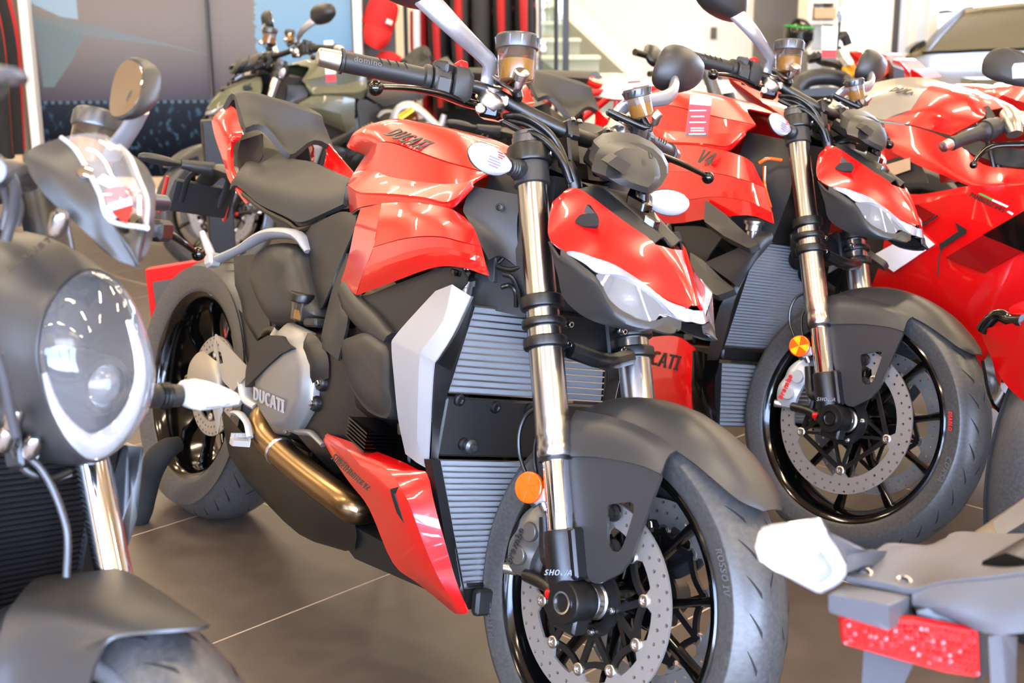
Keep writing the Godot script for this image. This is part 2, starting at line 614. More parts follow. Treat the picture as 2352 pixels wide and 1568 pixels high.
func rim_mesh(rr: float, w: float, pairs: int) -> ArrayMesh:
	var b := mb()
	var h := w * 0.5
	var prof := []
	for q in [[0.0045, 0.0], [0.0015, 0.002], [-0.010, -0.003], [-0.014, -0.012], [-0.0245, -0.032]]: prof.append(W2(rr + q[0], h + q[1]))
	for i in range(4, -1, -1): prof.append(W2(prof[i].x, -prof[i].y))
	prof.append_array([W2(rr - 0.006, -h + 0.006), W2(rr - 0.015, 0), W2(rr - 0.006, h - 0.006)])
	b.lathe(prof, Vector3.ZERO, V(0, 0, 1), 96, true)
	b.lathe([W2(0.02, -0.055), W2(0.034, -0.055), W2(0.038, -0.03), W2(0.034, 0), W2(0.038, 0.03), W2(0.034, 0.055), W2(0.02, 0.055)], Vector3.ZERO, V(0, 0, 1), 32)
	for i in pairs:
		for s in [-1, 1]:
			var a0: float = TAU * i / pairs + s * 0.22
			var a1: float = TAU * i / pairs + s * (PI / pairs * 0.52)
			var rings := []
			for e in [[0.03, a0, 0.011, 0.02], [0.09, lerpf(a0, a1, 0.3), 0.0075, 0.017], [rr - 0.06, lerpf(a0, a1, 0.8), 0.0065, 0.014], [rr - 0.018, a1, 0.010, 0.018]]:
				var c := pol(e[0], e[1])
				var d: Vector3 = V(-sin(e[1]), cos(e[1]), 0) * e[2]
				rings.append([c + d * 0.4 + V(0, 0, e[3]), c + d + V(0, 0, e[3] * 0.5), c + d - V(0, 0, e[3] * 0.5), c + d * 0.4 - V(0, 0, e[3]), c - d * 0.4 - V(0, 0, e[3]), c - d - V(0, 0, e[3] * 0.5), c - d + V(0, 0, e[3] * 0.5), c - d * 0.4 + V(0, 0, e[3])])
			b.loft(rings)
	return b.mesh()
# a drilled brake disc: every hole is a hole
func disc_mesh(ro: float, ri: float, nb: int, rb: float) -> ArrayMesh:
	var b := mb()
	b.crease = 0.5
	var th := 0.0024
	var n := 40
	var lanes := [[ri, ri + 0.008, 0], [ri + 0.008, lerpf(ri + 0.008, ro, 0.5), 1], [lerpf(ri + 0.008, ro, 0.5), ro, 1]]
	for L in lanes.size():
		var r0: float = lanes[L][0]
		var r1: float = lanes[L][1]
		for i in n:
			var o := TAU * (i + (0.5 if L == 1 else 0.0)) / n
			var e := TAU / n
			if lanes[L][2] == 0:
				for k in 2:
					var a := o + e * 0.5 * k
					var c := a + e * 0.5
					for s in [-1.0, 1.0]:
						var q := [pol(r0, a, s * th), pol(r1, a, s * th), pol(r1, c, s * th), pol(r0, c, s * th)]
						if s > 0: b.quad(q[0], q[3], q[2], q[1])
						else: b.quad(q[0], q[1], q[2], q[3])
					b.quad(pol(r0, a, th), pol(r0, a, -th), pol(r0, c, -th), pol(r0, c, th))
				continue
			var edge := []
			var hole := []
			var rm := (r0 + r1) * 0.5 + (0.003 if L == 2 else -0.001) * 0.5
			var ctr := pol(rm, o + e * 0.5)
			for q in [[r0, 0.0], [r0, 0.5], [r0, 1.0], [rm, 1.0], [r1, 1.0], [r1, 0.5], [r1, 0.0], [rm, 0.0]]:
				var p := pol(q[0], o + e * q[1])
				edge.append(p)
				hole.append(ctr + (p - ctr).normalized() * 0.0031)
			for k in 8:
				var m := (k + 1) % 8
				var z := V(0, 0, th)
				b.quad(edge[k] + z, hole[k] + z, hole[m] + z, edge[m] + z)
				b.quad(edge[k] - z, edge[m] - z, hole[m] - z, hole[k] - z)
				b.quad(hole[k] + z, hole[k] - z, hole[m] - z, hole[m] + z)
			if L == 2:
				for k in [4, 5]:
					b.quad(edge[k] + V(0, 0, th), edge[k + 1] + V(0, 0, th), edge[k + 1] - V(0, 0, th), edge[k] - V(0, 0, th))
	for i in nb:
		var a := TAU * i / nb
		var q := []
		for e in [[ri + 0.002, -0.16], [rb + 0.006, -0.09], [rb - 0.004, -0.06], [rb - 0.004, 0.06], [rb + 0.006, 0.09], [ri + 0.002, 0.16]]: q.append(pol(e[0], a + e[1], -th))
		b.plate(q, V(0, 0, th * 2))
	return b.mesh()
func carrier_mesh(nb: int, rb: float, style: int) -> ArrayMesh:
	var b := mb()
	var z := 0.003
	var ring := func(r0: float, r1: float): b.lathe([W2(r0, -z), W2(r1, -z), W2(r1, z), W2(r0, z)], Vector3.ZERO, V(0, 0, 1), 60, true)
	ring.call(0.036, 0.056)
	if style == 0:
		for i in nb:
			var a := TAU * i / nb
			var c := TAU * (i + 1) / nb
			ring_bar(b, [pol(rb - 0.001, a), pol(rb - 0.011, lerpf(a, c, 0.3)), pol(rb - 0.013, lerpf(a, c, 0.5)), pol(rb - 0.011, lerpf(a, c, 0.7)), pol(rb - 0.001, c)], 0.010, -z, z)
			ring_bar(b, [pol(rb + 0.005, a), pol(0.052, a + (0.26 if i % 2 == 0 else -0.26))], 0.0105, -z, z)
	else:
		for i in nb:
			var a := TAU * i / nb
			var c := TAU * (i + 1) / nb
			ring_bar(b, [pol(rb, a), pol(rb, a).lerp(pol(rb, c), 0.5), pol(rb, c)], 0.009, -z, z)
			ring_bar(b, [pol(rb, a), pol(0.046, a + 0.55)], 0.007, -z, z)
			ring_bar(b, [pol(rb, a), pol(0.046, a - 0.55)], 0.007, -z, z)
	return b.mesh()
func bolt_mesh(r: float, h: float) -> ArrayMesh:
	return mb().lathe([W2(r * 1.15, 0), W2(r * 1.15, h * 0.3), W2(r, h * 0.35), W2(r, h * 0.85), W2(r * 0.8, h), W2(r * 0.5, h), W2(r * 0.42, h * 0.4)], Vector3.ZERO, V(0, 0, 1), 16).mesh()
func got(k: String, f: Callable) -> ArrayMesh:
	if not cache.has(k): cache[k] = f.call()
	return cache[k]
func wheel(bike: Node3D, X: Transform3D, R: float, w: float, side: String, o: Dictionary) -> void:
	var rr := 0.2255
	var tk := "%s%.3f" % ["t", w]
	var ty := obj(side + "_tyre", got(tk, func(): return tyre_mesh(R, w, rr)), M.tyre, bike, X)
	obj("tread_grooves", got("g" + tk, func(): return tread_mesh(R, w, 17)), M.groove, ty).set_meta("kind", "stuff")
	if o.get("text", []).size():
		for q in o.text:
			var rad: float = q[1]
			var mid: float = q[2]
			var hz := w * 0.5 + 0.0006
			var tl := obj("sidewall_lettering", letters(q[0], q[3], 0.0012, func(v: Vector3): return pol(rad + v.y, mid - v.x / rad, hz + v.z), true, q.size() > 5), q[4], ty)
			tl.set_meta("label", "raised maker lettering")
	obj(side + "_rim", got("r%.3f%d" % [w, o.pairs], func(): return rim_mesh(rr, w * 0.86, o.pairs)), M.gloss_black, bike, X)
	var nb: int = o.nb
	for s in o.discs:
		var D := X * Transform3D(Basis(V(0, 0, 1), o.a0), V(0, 0, s * o.zd))
		var d := obj("brake_disc", got("d%.3f%d" % [o.ro, nb], func(): return disc_mesh(o.ro, o.ro - 0.036, nb, o.rb)), M.steel, bike, D)
		obj("disc_carrier", got("c%d%.3f" % [nb, o.rb], func(): return carrier_mesh(nb, o.rb, o.style)), M.satin_black, d, Transform3D(Basis(), V(0, 0, -s * 0.001)))
		for i in nb:
			obj("disc_bobbin", got("bob", func(): return mb().lathe([W2(0.0102, -0.004), W2(0.0102, 0.0035), W2(0.0085, 0.005), W2(0.0062, 0.005), W2(0.0055, 0.0028), W2(0.003, 0.0028), W2(0.002, 0.0015)], Vector3.ZERO, V(0, 0, 1), 20).mesh()), M.alu, d, Transform3D(Basis(V(1, 0, 0), 0.0 if s > 0 else PI), pol(o.rb, TAU * i / nb, s * 0.001)))
		for i in 5:
			obj("disc_bolt", got("dbolt", func(): return bolt_mesh(0.0052, 0.006)), M.bolt, d, Transform3D(Basis(V(1, 0, 0), 0.0 if s > 0 else PI), pol(0.047, TAU * i / 5 + 0.3, s * 0.003)))

# points along the right fork leg, s metres up from the foot of the bright slider
func fk(s: float, dx := 0.0, z := 0.105) -> Vector3: return V(1.405 - 0.394 * s + 0.919 * dx, 0.391 + 0.919 * s + 0.394 * dx, z)
const UPF := Vector3(-0.394, 0.919, 0)
const FWF := Vector3(0.919, 0.394, 0)
func build_front(bike: Node3D, S: Transform3D, SW: Transform3D, o: Dictionary) -> void:
	var L := func(b: MB) -> MB: return b
	# wheel and brakes
	wheel(bike, SW * Transform3D(Basis(), V(1.465, 0.3, 0)), 0.30, 0.12, "front", o.wheel)
	var FB := Basis(FWF, UPF, V(0, 0, 1))
	for s in [1, -1]:
		var sd := func(b: MB) -> MB: return b if s > 0 else b.flipz()
		obj("fork_slider", sd.call(mb().lathe([W2(0.0215, -0.03), W2(0.0215, 0.15)], fk(0), UPF, 28)), M.chrome, bike, S)
		obj("fork_outer_tube", sd.call(mb().lathe([W2(0.0262, 0.118), W2(0.0290, 0.122), W2(0.0290, 0.136), W2(0.0278, 0.139), W2(0.0278, 0.152), W2(0.0290, 0.155), W2(0.0288, 0.178), W2(0.0282, 0.182), W2(0.0282, 0.30), W2(0.0270, 0.37), W2(0.0262, 0.40), W2(0.0258, 0.572)], fk(0), UPF, 36)), M.fork, bike, S)
		obj("fork_dust_seal", sd.call(mb().lathe([W2(0.0224, 0.112), W2(0.0272, 0.112), W2(0.0272, 0.1175), W2(0.0224, 0.1175)], fk(0), UPF, 28)), M.satin_black, bike, S)
		var lw := mb()
		for q in [[0.292, 0.313], [0.327, 0.343], [0.357, 0.381]]:
			lw.lathe([W2(0.0285, q[0]), W2(0.0345, q[0] + 0.0015), W2(0.0362, q[0] + 0.004), W2(0.0362, q[1] - 0.004), W2(0.0345, q[1] - 0.0015), W2(0.0285, q[1])], fk(0), UPF, 32)
		lw.box(fk(0.336, -0.026, 0.085), V(0.024, 0.088, 0.05), FB, 0.004)
		obj("lower_fork_clamp", sd.call(lw), M.satin_black, bike, S)
		for q in [0.302, 0.337]:
			var bx := S * Transform3D(Basis(V(0, 1, 0), PI / 2), fk(q, 0.012, 0.064) if s > 0 else fk(q, 0.012, -0.064))
			obj("clamp_bolt", got("cbolt", func(): return bolt_mesh(0.006, 0.012)), M.bolt, bike, bx)
		# sleeve that carries the indicator, then the top clamp
		obj("fork_sleeve", sd.call(mb().lathe([W2(0.027, 0.568), W2(0.0305, 0.570), W2(0.0305, 0.612), W2(0.027, 0.614)], fk(0), UPF, 28)), M.plastic, bike, S)
		obj("fork_cap", sd.call(mb().lathe([W2(0.024, 0.635), W2(0.0275, 0.638), W2(0.0275, 0.652), W2(0.0255, 0.654), W2(0.0255, 0.660), W2(0.018, 0.661), W2(0.0175, 0.655), W2(0.006, 0.655)], fk(0), UPF, 28)), M.alu_dark, bike, S)
		# foot casting with the axle clamp
		var ft := mb()
		ft.lathe([W2(0.0225, 0.004), W2(0.0275, 0.003), W2(0.0285, -0.004), W2(0.0285, -0.055), W2(0.0265, -0.085), W2(0.023, -0.105)], fk(0), UPF, 28)
		ft.lathe([W2(0.019, -0.020), W2(0.031, -0.019), W2(0.033, -0.014), W2(0.033, 0.024), W2(0.031, 0.028), W2(0.021, 0.028)], V(1.463, 0.299, 0.105), V(0, 0, 1), 32)
		ft.box(V(1.463, 0.268, 0.106), V(0.05, 0.03, 0.034), Basis(), 0.004)
		ft.loft([inset([fk(-0.10, -0.028, 0.09), fk(-0.10, 0.028, 0.09), fk(-0.10, 0.028, 0.12), fk(-0.10, -0.028, 0.12)], 1.0), inset([V(1.43, 0.3, 0.09), V(1.495, 0.3, 0.09), V(1.495, 0.3, 0.128), V(1.43, 0.3, 0.128)], 1.0)])
		# fender lug in front of the leg
		ft.box(fk(-0.035, 0.027, 0.102), V(0.02, 0.08, 0.03), FB, 0.004)
		obj("fork_foot", sd.call(ft), M.satin_black, bike, S)
		if s > 0: obj("fork_lettering", letters("SHOWA", 0.0085, 0.001, on_plane(fk(-0.062, 0.012, 0.1305), V(0.72, 0.2, 0.65) * -1.0 * -1.0 + V(0, 0, -1.3), V(-0.39, 0.92, 0)), true, true), M.alu_dark, bike, S)
		# radial brackets for the caliper
		var br := mb()
		br.tube([fk(-0.045, -0.02, 0.100), fk(-0.035, -0.05, 0.092), V(1.348, 0.398, 0.088)], [0.014, 0.012, 0.011], 10, 3)
		br.tube([fk(-0.105, -0.02, 0.100), V(1.385, 0.297, 0.092), V(1.33, 0.296, 0.088)], [0.012, 0.011, 0.011], 10, 3)
		br.tube([V(1.385, 0.302, 0.092), fk(-0.03, -0.035, 0.094)], 0.007, 8)
		obj("caliper_bracket", sd.call(br), M.satin_black, bike, S)
		var cal := obj("brake_caliper", sd.call(caliper(o)), M.caliper if o.get("cal", 0) == 0 else M.silver, bike, S)
		if s > 0:
			var tp := S
			obj("caliper_lettering", letters("brembo", 0.0125, 0.003, on_plane(V(1.3075, 0.338, 0.1035), V(0.22, 0.975, 0), V(-0.975, 0.22, 0))), M.caliper_dark if o.get("cal", 0) == 0 else M.red_print, cal)
		for q in [[V(1.287, 0.292, 0.086), V(-0.8, -0.1, 0.5)], [V(1.335, 0.418, 0.086), V(-0.5, 0.7, 0.3)]]:
			var pq: Vector3 = q[0] if s > 0 else V(q[0].x, q[0].y, -q[0].z)
			obj("caliper_bolt", mb().lathe([W2(0.0095, -0.012), W2(0.0095, 0.008), W2(0.008, 0.010), W2(0.0045, 0.010), W2(0.004, 0.004)], pq, V(q[1].x, q[1].y, q[1].z * s), 16), M.alu, cal)
		# axle tube and spacer
		obj("axle", sd.call(mb().lathe([W2(0.0155, 0.060), W2(0.0155, 0.1345), W2(0.0175, 0.1345), W2(0.0175, 0.1355), W2(0.0145, 0.1355), W2(0.0145, 0.09), W2(0.002, 0.089)], V(1.463, 0.299, 0), V(0, 0, 1), 28)), M.chrome, bike, S)
		obj("wheel_spacer", sd.call(mb().lathe([W2(0.017, 0.05), W2(0.030, 0.052), W2(0.030, 0.064), W2(0.0265, 0.066), W2(0.0265, 0.078), W2(0.0235, 0.080), W2(0.0235, 0.088), W2(0.017, 0.09)], V(1.463, 0.299, 0), V(0, 0, 1), 28)), M.alu, bike, S)
		obj("rebound_adjuster", sd.call(mb().lathe([W2(0.009, 0), W2(0.009, 0.014), W2(0.006, 0.016)], fk(-0.092, -0.026, 0.105), -FWF, 16)), M.red_knob, bike, S)
		# orange reflector on its tab
		var rf := V(1.33, 0.442, 0.121)
		var tabm := mb().box(V(1.345, 0.432, 0.11), V(0.03, 0.022, 0.006), FB, 0.002)
		obj("reflector_tab", sd.call(tabm), M.silver, bike, S)
		var rl := obj("reflector", sd.call(reflector_mesh(rf, 0.0255)), M.orange, bike, S)
		var rn := V(0.25, 0.1, 1).normalized()
		var ru := (V(0, 1, 0) - rn * rn.y).normalized()
		var rv := ru.cross(rn)
		for k in 6:
			var w := [rf + rn * 0.0032]
			for j in 5:
				var a := TAU * (k + (j + 0.4) / 4.8) / 6.0
				w.append(rf + rn * 0.0032 + (ru * cos(a) + rv * sin(a)) * 0.0225)
			obj("reflector_sector", sd.call(mb().plate(w, rn * 0.0008)), M.orange if k % 2 == 0 or o.get("cal", 0) == 0 else M.amber, rl)
		# front indicator
		var ind := mb().tube([fk(0.592, 0.0, 0.13), fk(0.59, 0.01, 0.150), fk(0.588, 0.012, 0.168)], [0.019, 0.0135, 0.0125], 14, 3)
		for q in 3: ind.lathe([W2(0.0125, 0), W2(0.0145, 0.002), W2(0.0125, 0.004)], fk(0.588, 0.012, 0.150 + q * 0.0055), V(0, 0, 1), 18)
		obj("indicator_stalk", sd.call(ind), M.plastic, bike, S)
		indicator(bike, S, fk(0.586, 0.014, 0.172), V(0.12, 0.1, 1.0), V(0.93, 0.2, -0.15), s, o)
		# hand side
		hand_side(bike, S, s, o)
	obj("lower_triple_clamp", mb().box(fk(0.336, -0.05, 0), V(0.05, 0.07, 0.16), FB, 0.008).tube([fk(0.29, 0.02, 0.07), fk(0.275, 0.03, 0), fk(0.29, 0.02, -0.07)], 0.014, 8, 3), M.satin_black, bike, S)
	var tc := mb()
	for z in [-0.105, 0.105]: tc.lathe([W2(0.0262, 0.604), W2(0.0365, 0.606), W2(0.038, 0.610), W2(0.038, 0.632), W2(0.036, 0.636), W2(0.0262, 0.637)], V(fk(0).x, fk(0).y, z), UPF, 32)
	tc.loft([[fk(0.606, 0.012, 0.105), fk(0.606, -0.075, 0.05), fk(0.606, -0.085, 0), fk(0.606, -0.075, -0.05), fk(0.606, 0.012, -0.105), fk(0.606, -0.01, 0)], [fk(0.634, 0.012, 0.105), fk(0.634, -0.075, 0.05), fk(0.634, -0.085, 0), fk(0.634, -0.075, -0.05), fk(0.634, 0.012, -0.105), fk(0.634, -0.01, 0)]])
	obj("top_triple_clamp", tc, M.satin_black, bike, S)
	for z in [-1, 1]:
		obj("clamp_bolt", got("cbolt2", func(): return bolt_mesh(0.0075, 0.01)), M.bolt, bike, S * Transform3D(Basis(V(0, 1, 0), PI / 2), V(fk(0.621, 0.03).x, fk(0.621, 0.03).y, z * 0.087)))
	obj("steering_stem_nut", mb().lathe([W2(0.021, 0.63), W2(0.021, 0.65), W2(0.014, 0.655)], fk(0, -0.045, 0), UPF, 20), M.alu, bike, S)
	# handlebar and risers
	var path := P([1.0, 1.047, 0.40, 1.06, 1.052, 0.245, 1.088, 1.056, 0.17, 1.125, 1.035, 0.11, 1.168, 1.016, 0.05, 1.172, 1.012, 0.0])
	var rad := [0.011, 0.011, 0.011, 0.0135, 0.0142, 0.0142]
	var full := path.duplicate()
	for i in range(path.size() - 2, -1, -1):
		full.append(V(path[i].x, path[i].y, -path[i].z)); rad.append(rad[i])
	obj("handlebar", mb().tube(full, rad, 16, 5), M.satin_black, bike, S)
	for z in [-1, 1]:
		var cl := mb()
		cl.box(V(1.169, 1.014, z * 0.042), V(0.045, 0.036, 0.026), FB, 0.005).box(V(1.182, 0.982, z * 0.042), V(0.034, 0.05, 0.026), FB, 0.004)
		obj("bar_clamp", cl, M.satin_black, bike, S)
	for z in [-0.05, -0.034, 0.034, 0.05]:
		obj("clamp_bolt", got("cbolt3", func(): return bolt_mesh(0.0045, 0.006)), M.bolt, bike, S * Transform3D(Basis(FWF, -PI / 2) , V(1.188, 1.034, z)))
	fender(bike, S, o)
	mask(bike, S, o)
	dash(bike, S, o)
	# hoses and cables gathered in front of the top clamp
	var cb := [[V(1.1128,1.0196,0.135), V(1.1515,1.0233,0.125), V(1.1806,1.0111,0.105), V(1.1998,0.9899,0.085), V(1.2198,0.9602,0.075), V(1.2315,0.9381,0.065)], [V(1.1189,1.0097,0.14), V(1.1454,1.0012,0.125), V(1.1808,0.9952,0.11), V(1.2064,0.9786,0.095), V(1.2263,0.9574,0.085), V(1.2393,0.9307,0.075)], [V(1.1215,1.0144,0.13), V(1.1567,1.0107,0.115), V(1.1873,0.9936,0.095), V(1.2098,0.9724,0.085), V(1.2245,0.9524,0.075), V(1.2326,0.9326,0.06)]]
	for q in cb: obj("control_cable", mb().tube(q, 0.0058, 9, 5), M.cable, bike, S)
	obj("cable_grommet", mb().tube([cb[0][4], cb[0][5], cb[0][5] + V(0.01, -0.04, -0.01)], [0.012, 0.0135, 0.012], 12, 3), M.satin_black, bike, S)
	# brake hoses to the right caliper
	for q in [[V(1.2999,0.5684,0.105), V(1.2804,0.5487,0.11), V(1.2746,0.52,0.112), V(1.2802,0.4898,0.11), V(1.2928,0.4685,0.108), V(1.3062,0.4525,0.105)], [V(1.3027,0.5278,0.095), V(1.3032,0.508,0.1), V(1.3119,0.4837,0.103), V(1.3232,0.4598,0.102)]]:
		var hose := obj("brake_hose", mb().tube(q, 0.0035, 8, 5), M.cable, bike, S)
		obj("hose_fitting", mb().tube([q[-1], q[-1] + V(0.006, -0.025, -0.004), V(1.3295,0.4297,0.098)], [0.0055, 0.005, 0.004], 10, 2), M.bolt, hose)
	var bj := mb().tube([V(1.3131,0.4395,0.112), V(1.3279,0.4248,0.105)], 0.009, 12).tube([V(1.3267,0.4267,0.106), V(1.3379,0.4165,0.1)], 0.0115, 12)
	obj("bleed_nipple", bj, M.alu_dark, bike, S)
func reflector_mesh(c: Vector3, r: float) -> MB:
	return mb().lathe([W2(r * 0.94, -0.005), W2(r, -0.004), W2(r, 0.001), W2(r * 0.96, 0.0025), W2(r * 0.9, 0.003)], c, V(0.25, 0.1, 1), 40)
func caliper(o: Dictionary) -> MB:
	# the outer half of a radial four-piston caliper hugging the disc edge
	var b := mb()
	var c := V(1.463, 0.299, 0)
	var rows := []
	for k in 7:
		var a := lerpf(3.2, 2.42, k / 6.0)
		var w: float = [0.010, 0.019, 0.024, 0.021, 0.024, 0.019, 0.010][k]
		var out: float = 0.181 + [0.0, 0.004, 0.006, 0.003, 0.006, 0.004, 0.0][k]
		rows.append([c + pol(0.128, a, 0.080), c + pol(0.128, a, 0.083 + w * 0.3), c + pol(0.142, a, 0.079 + w * 0.95), c + pol(0.170, a, 0.079 + w), c + pol(out, a, 0.077 + w * 0.55), c + pol(out, a, 0.048), c + pol(out - 0.008, a, 0.044), c + pol(0.169, a, 0.050), c + pol(0.168, a, 0.077)])
	b.loft(rows, 1, 4)
	for a in [2.97, 2.66]: b.lathe([W2(0.0165, 0.082), W2(0.0165, 0.100), W2(0.0145, 0.1025), W2(0.006, 0.1025)], c + pol(0.150, a), V(0, 0, 1), 24)
	return b
func indicator(bike: Node3D, S: Transform3D, p: Vector3, out: Vector3, face: Vector3, s: int, o: Dictionary) -> void:
	# a lens like a flattened drop, pointing outwards
	out = out.normalized()
	face = (face - out * face.dot(out)).normalized()
	var up := face.cross(out).normalized()
	var rows := []
	var back := []
	for q in [[0.0, 0.011, 0.008], [0.016, 0.019, 0.011], [0.042, 0.0235, 0.0125], [0.068, 0.0215, 0.011], [0.086, 0.0135, 0.008], [0.094, 0.004, 0.003]]:
		var ring := []
		var bk := []
		for k in 12:
			var a := TAU * k / 12
			ring.append(p + out * q[0] + up * sin(a) * q[1] + face * (cos(a) * q[2] * (1.3 if cos(a) > 0 else 0.35)))
			bk.append(p + out * (q[0] - 0.001) + up * sin(a) * (q[1] + 0.0012) + face * ((cos(a) * q[2] if cos(a) < 0 else 0.0) - 0.0008))
		rows.append(ring); back.append(bk)
	var a := mb().loft(rows, 1, 2)
	var h := mb().loft(back, 1, 2)
	if s < 0:
		a.flipz(); h.flipz()
	var body := obj("indicator_housing", h, M.plastic, bike, S)
	obj("indicator_lens", a, M.white_lens, body)
	if s > 0 and o.get("sticker", true):
		for k in 7:
			var w: float = [0.022, 0.03, 0.027, 0.024, 0.012, 0.016, 0.013][k]
			var pp: Vector3 = p + out * [0.048, 0.048, 0.048, 0.05, 0.036, 0.033, 0.035][k] + up * (0.0135 - k * 0.0042) + face * (0.0166 - absf(k - 3) * 0.0009)
			obj("lens_print", mb().box(pp, V(w, 0.0016, 0.0008), Basis(-out, up, face)), M.red_print if k > 3 else M.grey_print, body)
# grip, switches, lever, master cylinder, reservoir and mirror of one side
func hand_side(bike: Node3D, S: Transform3D, s: int, o: Dictionary) -> void:
	var f := func(called: String, b: MB, m: Material, par: Node = bike): return obj(called, b if s > 0 else b.flipz(), m, par, S if par == bike else Transform3D())
	var e := V(1.0, 1.047, 0.40)
	var i := V(1.063, 1.052, 0.245)
	var d := (i - e).normalized()
	f.call("bar_end_weight", mb().lathe([W2(0.0095, -0.036), W2(0.0135, -0.034), W2(0.015, -0.031), W2(0.0163, -0.006), W2(0.0168, 0.0), W2(0.0125, 0.002)], e, d, 24), M.alu)
	var g = f.call("handlebar_grip", mb().lathe([W2(0.015, 0.001), W2(0.0205, 0.002), W2(0.0205, 0.006), W2(0.0172, 0.008), W2(0.0168, 0.06), W2(0.0172, 0.10), W2(0.0172, 0.138), W2(0.0225, 0.141), W2(0.0235, 0.146), W2(0.0225, 0.15), W2(0.0175, 0.152)], e, d, 28), M.rubber)
	for k in 4:
		var a := e + d * (0.065 + k * 0.014) + V(0.0142, 0.0095, 0.0052)
		f.call("grip_groove", mb().tube([a + V(-0.002, -0.012, -0.004), a + V(0.0, 0.0, 0.0), a + V(-0.0045, 0.007, 0.005)], 0.0011, 6, 2), M.groove, g)
	if s > 0:
		obj("grip_lettering", letters("domino", 0.009, 0.001, on_plane(e + d * 0.042 + V(0.0158, 0.006, 0.006), -d * -1.0, V(-0.35, 1, 0))), M.rubber_light, g)
	# switch housings
	f.call("throttle_housing", mb().lathe([W2(0.018, 0.152), W2(0.0245, 0.154), W2(0.0255, 0.158), W2(0.0255, 0.178), W2(0.0235, 0.182), W2(0.018, 0.183)], e, d, 24).box(e + d * 0.167 + V(0.006, 0.022, 0.0), V(0.03, 0.02, 0.026), Basis(V(0.93, 0, -0.38).normalized(), V(0, 1, 0), V(0.38, 0, 0.93).normalized()), 0.004).box(e + d * 0.168 + V(0.016, -0.010, 0.004), V(0.022, 0.034, 0.026), Basis(V(0.93, 0, 0.38).normalized(), V(0, 1, 0), V(-0.38, 0, 0.93).normalized()), 0.003), M.plastic)
	var sw = f.call("switch_block", mb().loft([ring_at(e + d * 0.187, d, 0.019, 0.026), ring_at(e + d * 0.190, d, 0.022, 0.029), ring_at(e + d * 0.212, d, 0.021, 0.028), ring_at(e + d * 0.222, d, 0.016, 0.02)]), M.plastic)
	f.call("starter_switch", mb().box(e + d * 0.202 + V(-0.004, 0.03, 0), V(0.022, 0.016, 0.018), Basis(V(0, 0, 1), 0.4), 0.003), M.red_knob if s > 0 else M.plastic, sw)
	# lever
	var lv := P([1.1147,1.0087,0.4, 1.1108,1.0133,0.385, 1.0974,1.0242,0.325, 1.0881,1.0295,0.258, 1.0815,1.0279,0.21, 1.0828,1.0278,0.163])
	var lev = f.call("hand_lever", mb().tube([lv[0], lv[1], lv[2], lv[3], lv[4], lv[5]], [0.0062, 0.0075, 0.0095, 0.0105, 0.0125, 0.013], 14, 5, 0.62), M.gloss_black)
	f.call("lever_ball", mb().ball(lv[0], 0.0125), M.gloss_black, lev)
	var pv := V(1.0887,1.0252,0.145)
	f.call("lever_pivot", mb().box(pv, V(0.05, 0.03, 0.04), Basis(V(0, 1, 0), -0.9), 0.006), M.gloss_black)
	f.call("lever_adjuster", mb().lathe([W2(0.009, 0), W2(0.009, 0.006), W2(0.006, 0.008)], V(1.0948,1.0227,0.175), V(0.8, 0.2, 0.5), 8), M.alu)
	# master cylinder and clamp on the bar
	f.call("master_cylinder", mb().tube([V(1.091,1.0653,0.155), V(1.0856,1.0455,0.152), V(1.084,1.034,0.15)], [0.019, 0.0185, 0.021], 16, 2).lathe([W2(0.013, -0.015), W2(0.026, -0.014), W2(0.027, -0.010), W2(0.027, 0.004), W2(0.022, 0.010), W2(0.012, 0.012)], V(1.0938,1.0443,0.152), V(0.4, 0.85, -0.2), 24).box(V(1.1034,1.044,0.14), V(0.03, 0.02, 0.026), Basis(V(0, 1, 0), 0.5), 0.004), M.alu)
	# mirror stem
	var root := V(1.0793,1.0808,0.158)
	var ms := [root + V(0, -0.02, 0), root, V(1.0878,1.1006,0.168), V(1.0902,1.1126,0.195), V(1.0973,1.136,0.26), V(1.071,1.1666,0.3), V(1.0317,1.1915,0.325)]
	var stem = f.call("mirror_stem", mb().tube(ms, [0.014, 0.0145, 0.014, 0.0135, 0.016, 0.0185, 0.014], 12, 5, 0.55), M.stem)
	var mc := V(1.0233,1.2042,0.335)
	var face := V(-0.86, 0.12, -0.28).normalized()
	var right := V(-0.3, 0.05, 0.95)
	right = (right - face * right.dot(face)).normalized()
	var up := face.cross(right).normalized() * (1.0 if face.cross(right).y > 0 else -1.0)
	var line := []
	for q in [[-0.07, -0.035], [-0.03, -0.047], [0.03, -0.040], [0.075, -0.012], [0.08, 0.015], [0.06, 0.038], [0.0, 0.046], [-0.055, 0.034], [-0.075, 0.0]]: line.append(mc + right * q[0] + up * q[1])
	var sh = f.call("mirror_housing", mb().loft([inset(line, 0.92, face * 0.002), off(line, -face * 0.002), inset(line, 0.97, -face * 0.02), inset(line, 0.72, -face * 0.042), inset(line, 0.35, -face * 0.05)], 3, 2), M.plastic)
	f.call("mirror_glass", mb().plate(inset(MB.cr(line, 3, true), 0.9, face * 0.0022), face * 0.001), M.mirror, sh)
	# reservoir on a bracket: large for the brake, small for the clutch
	var rc := V(1.1103,1.1358,0.135)
	var k := 1.0
	if s < 0:
		rc = V(1.1229,1.1183,-0.155)
		rc.z = -rc.z
		k = 0.7
	var ax := V(-0.18, 0.98, 0.06).normalized()
	if s < 0: ax = V(-0.22, 0.9, -0.36).normalized()
	var rs = f.call("fluid_reservoir", mb().lathe([W2(0.012 * k, -0.062 * k), W2(0.0275 * k, -0.060 * k), W2(0.0305 * k, -0.056 * k), W2(0.0325 * k, -0.004 * k)], rc, ax, 28), M.smoke)
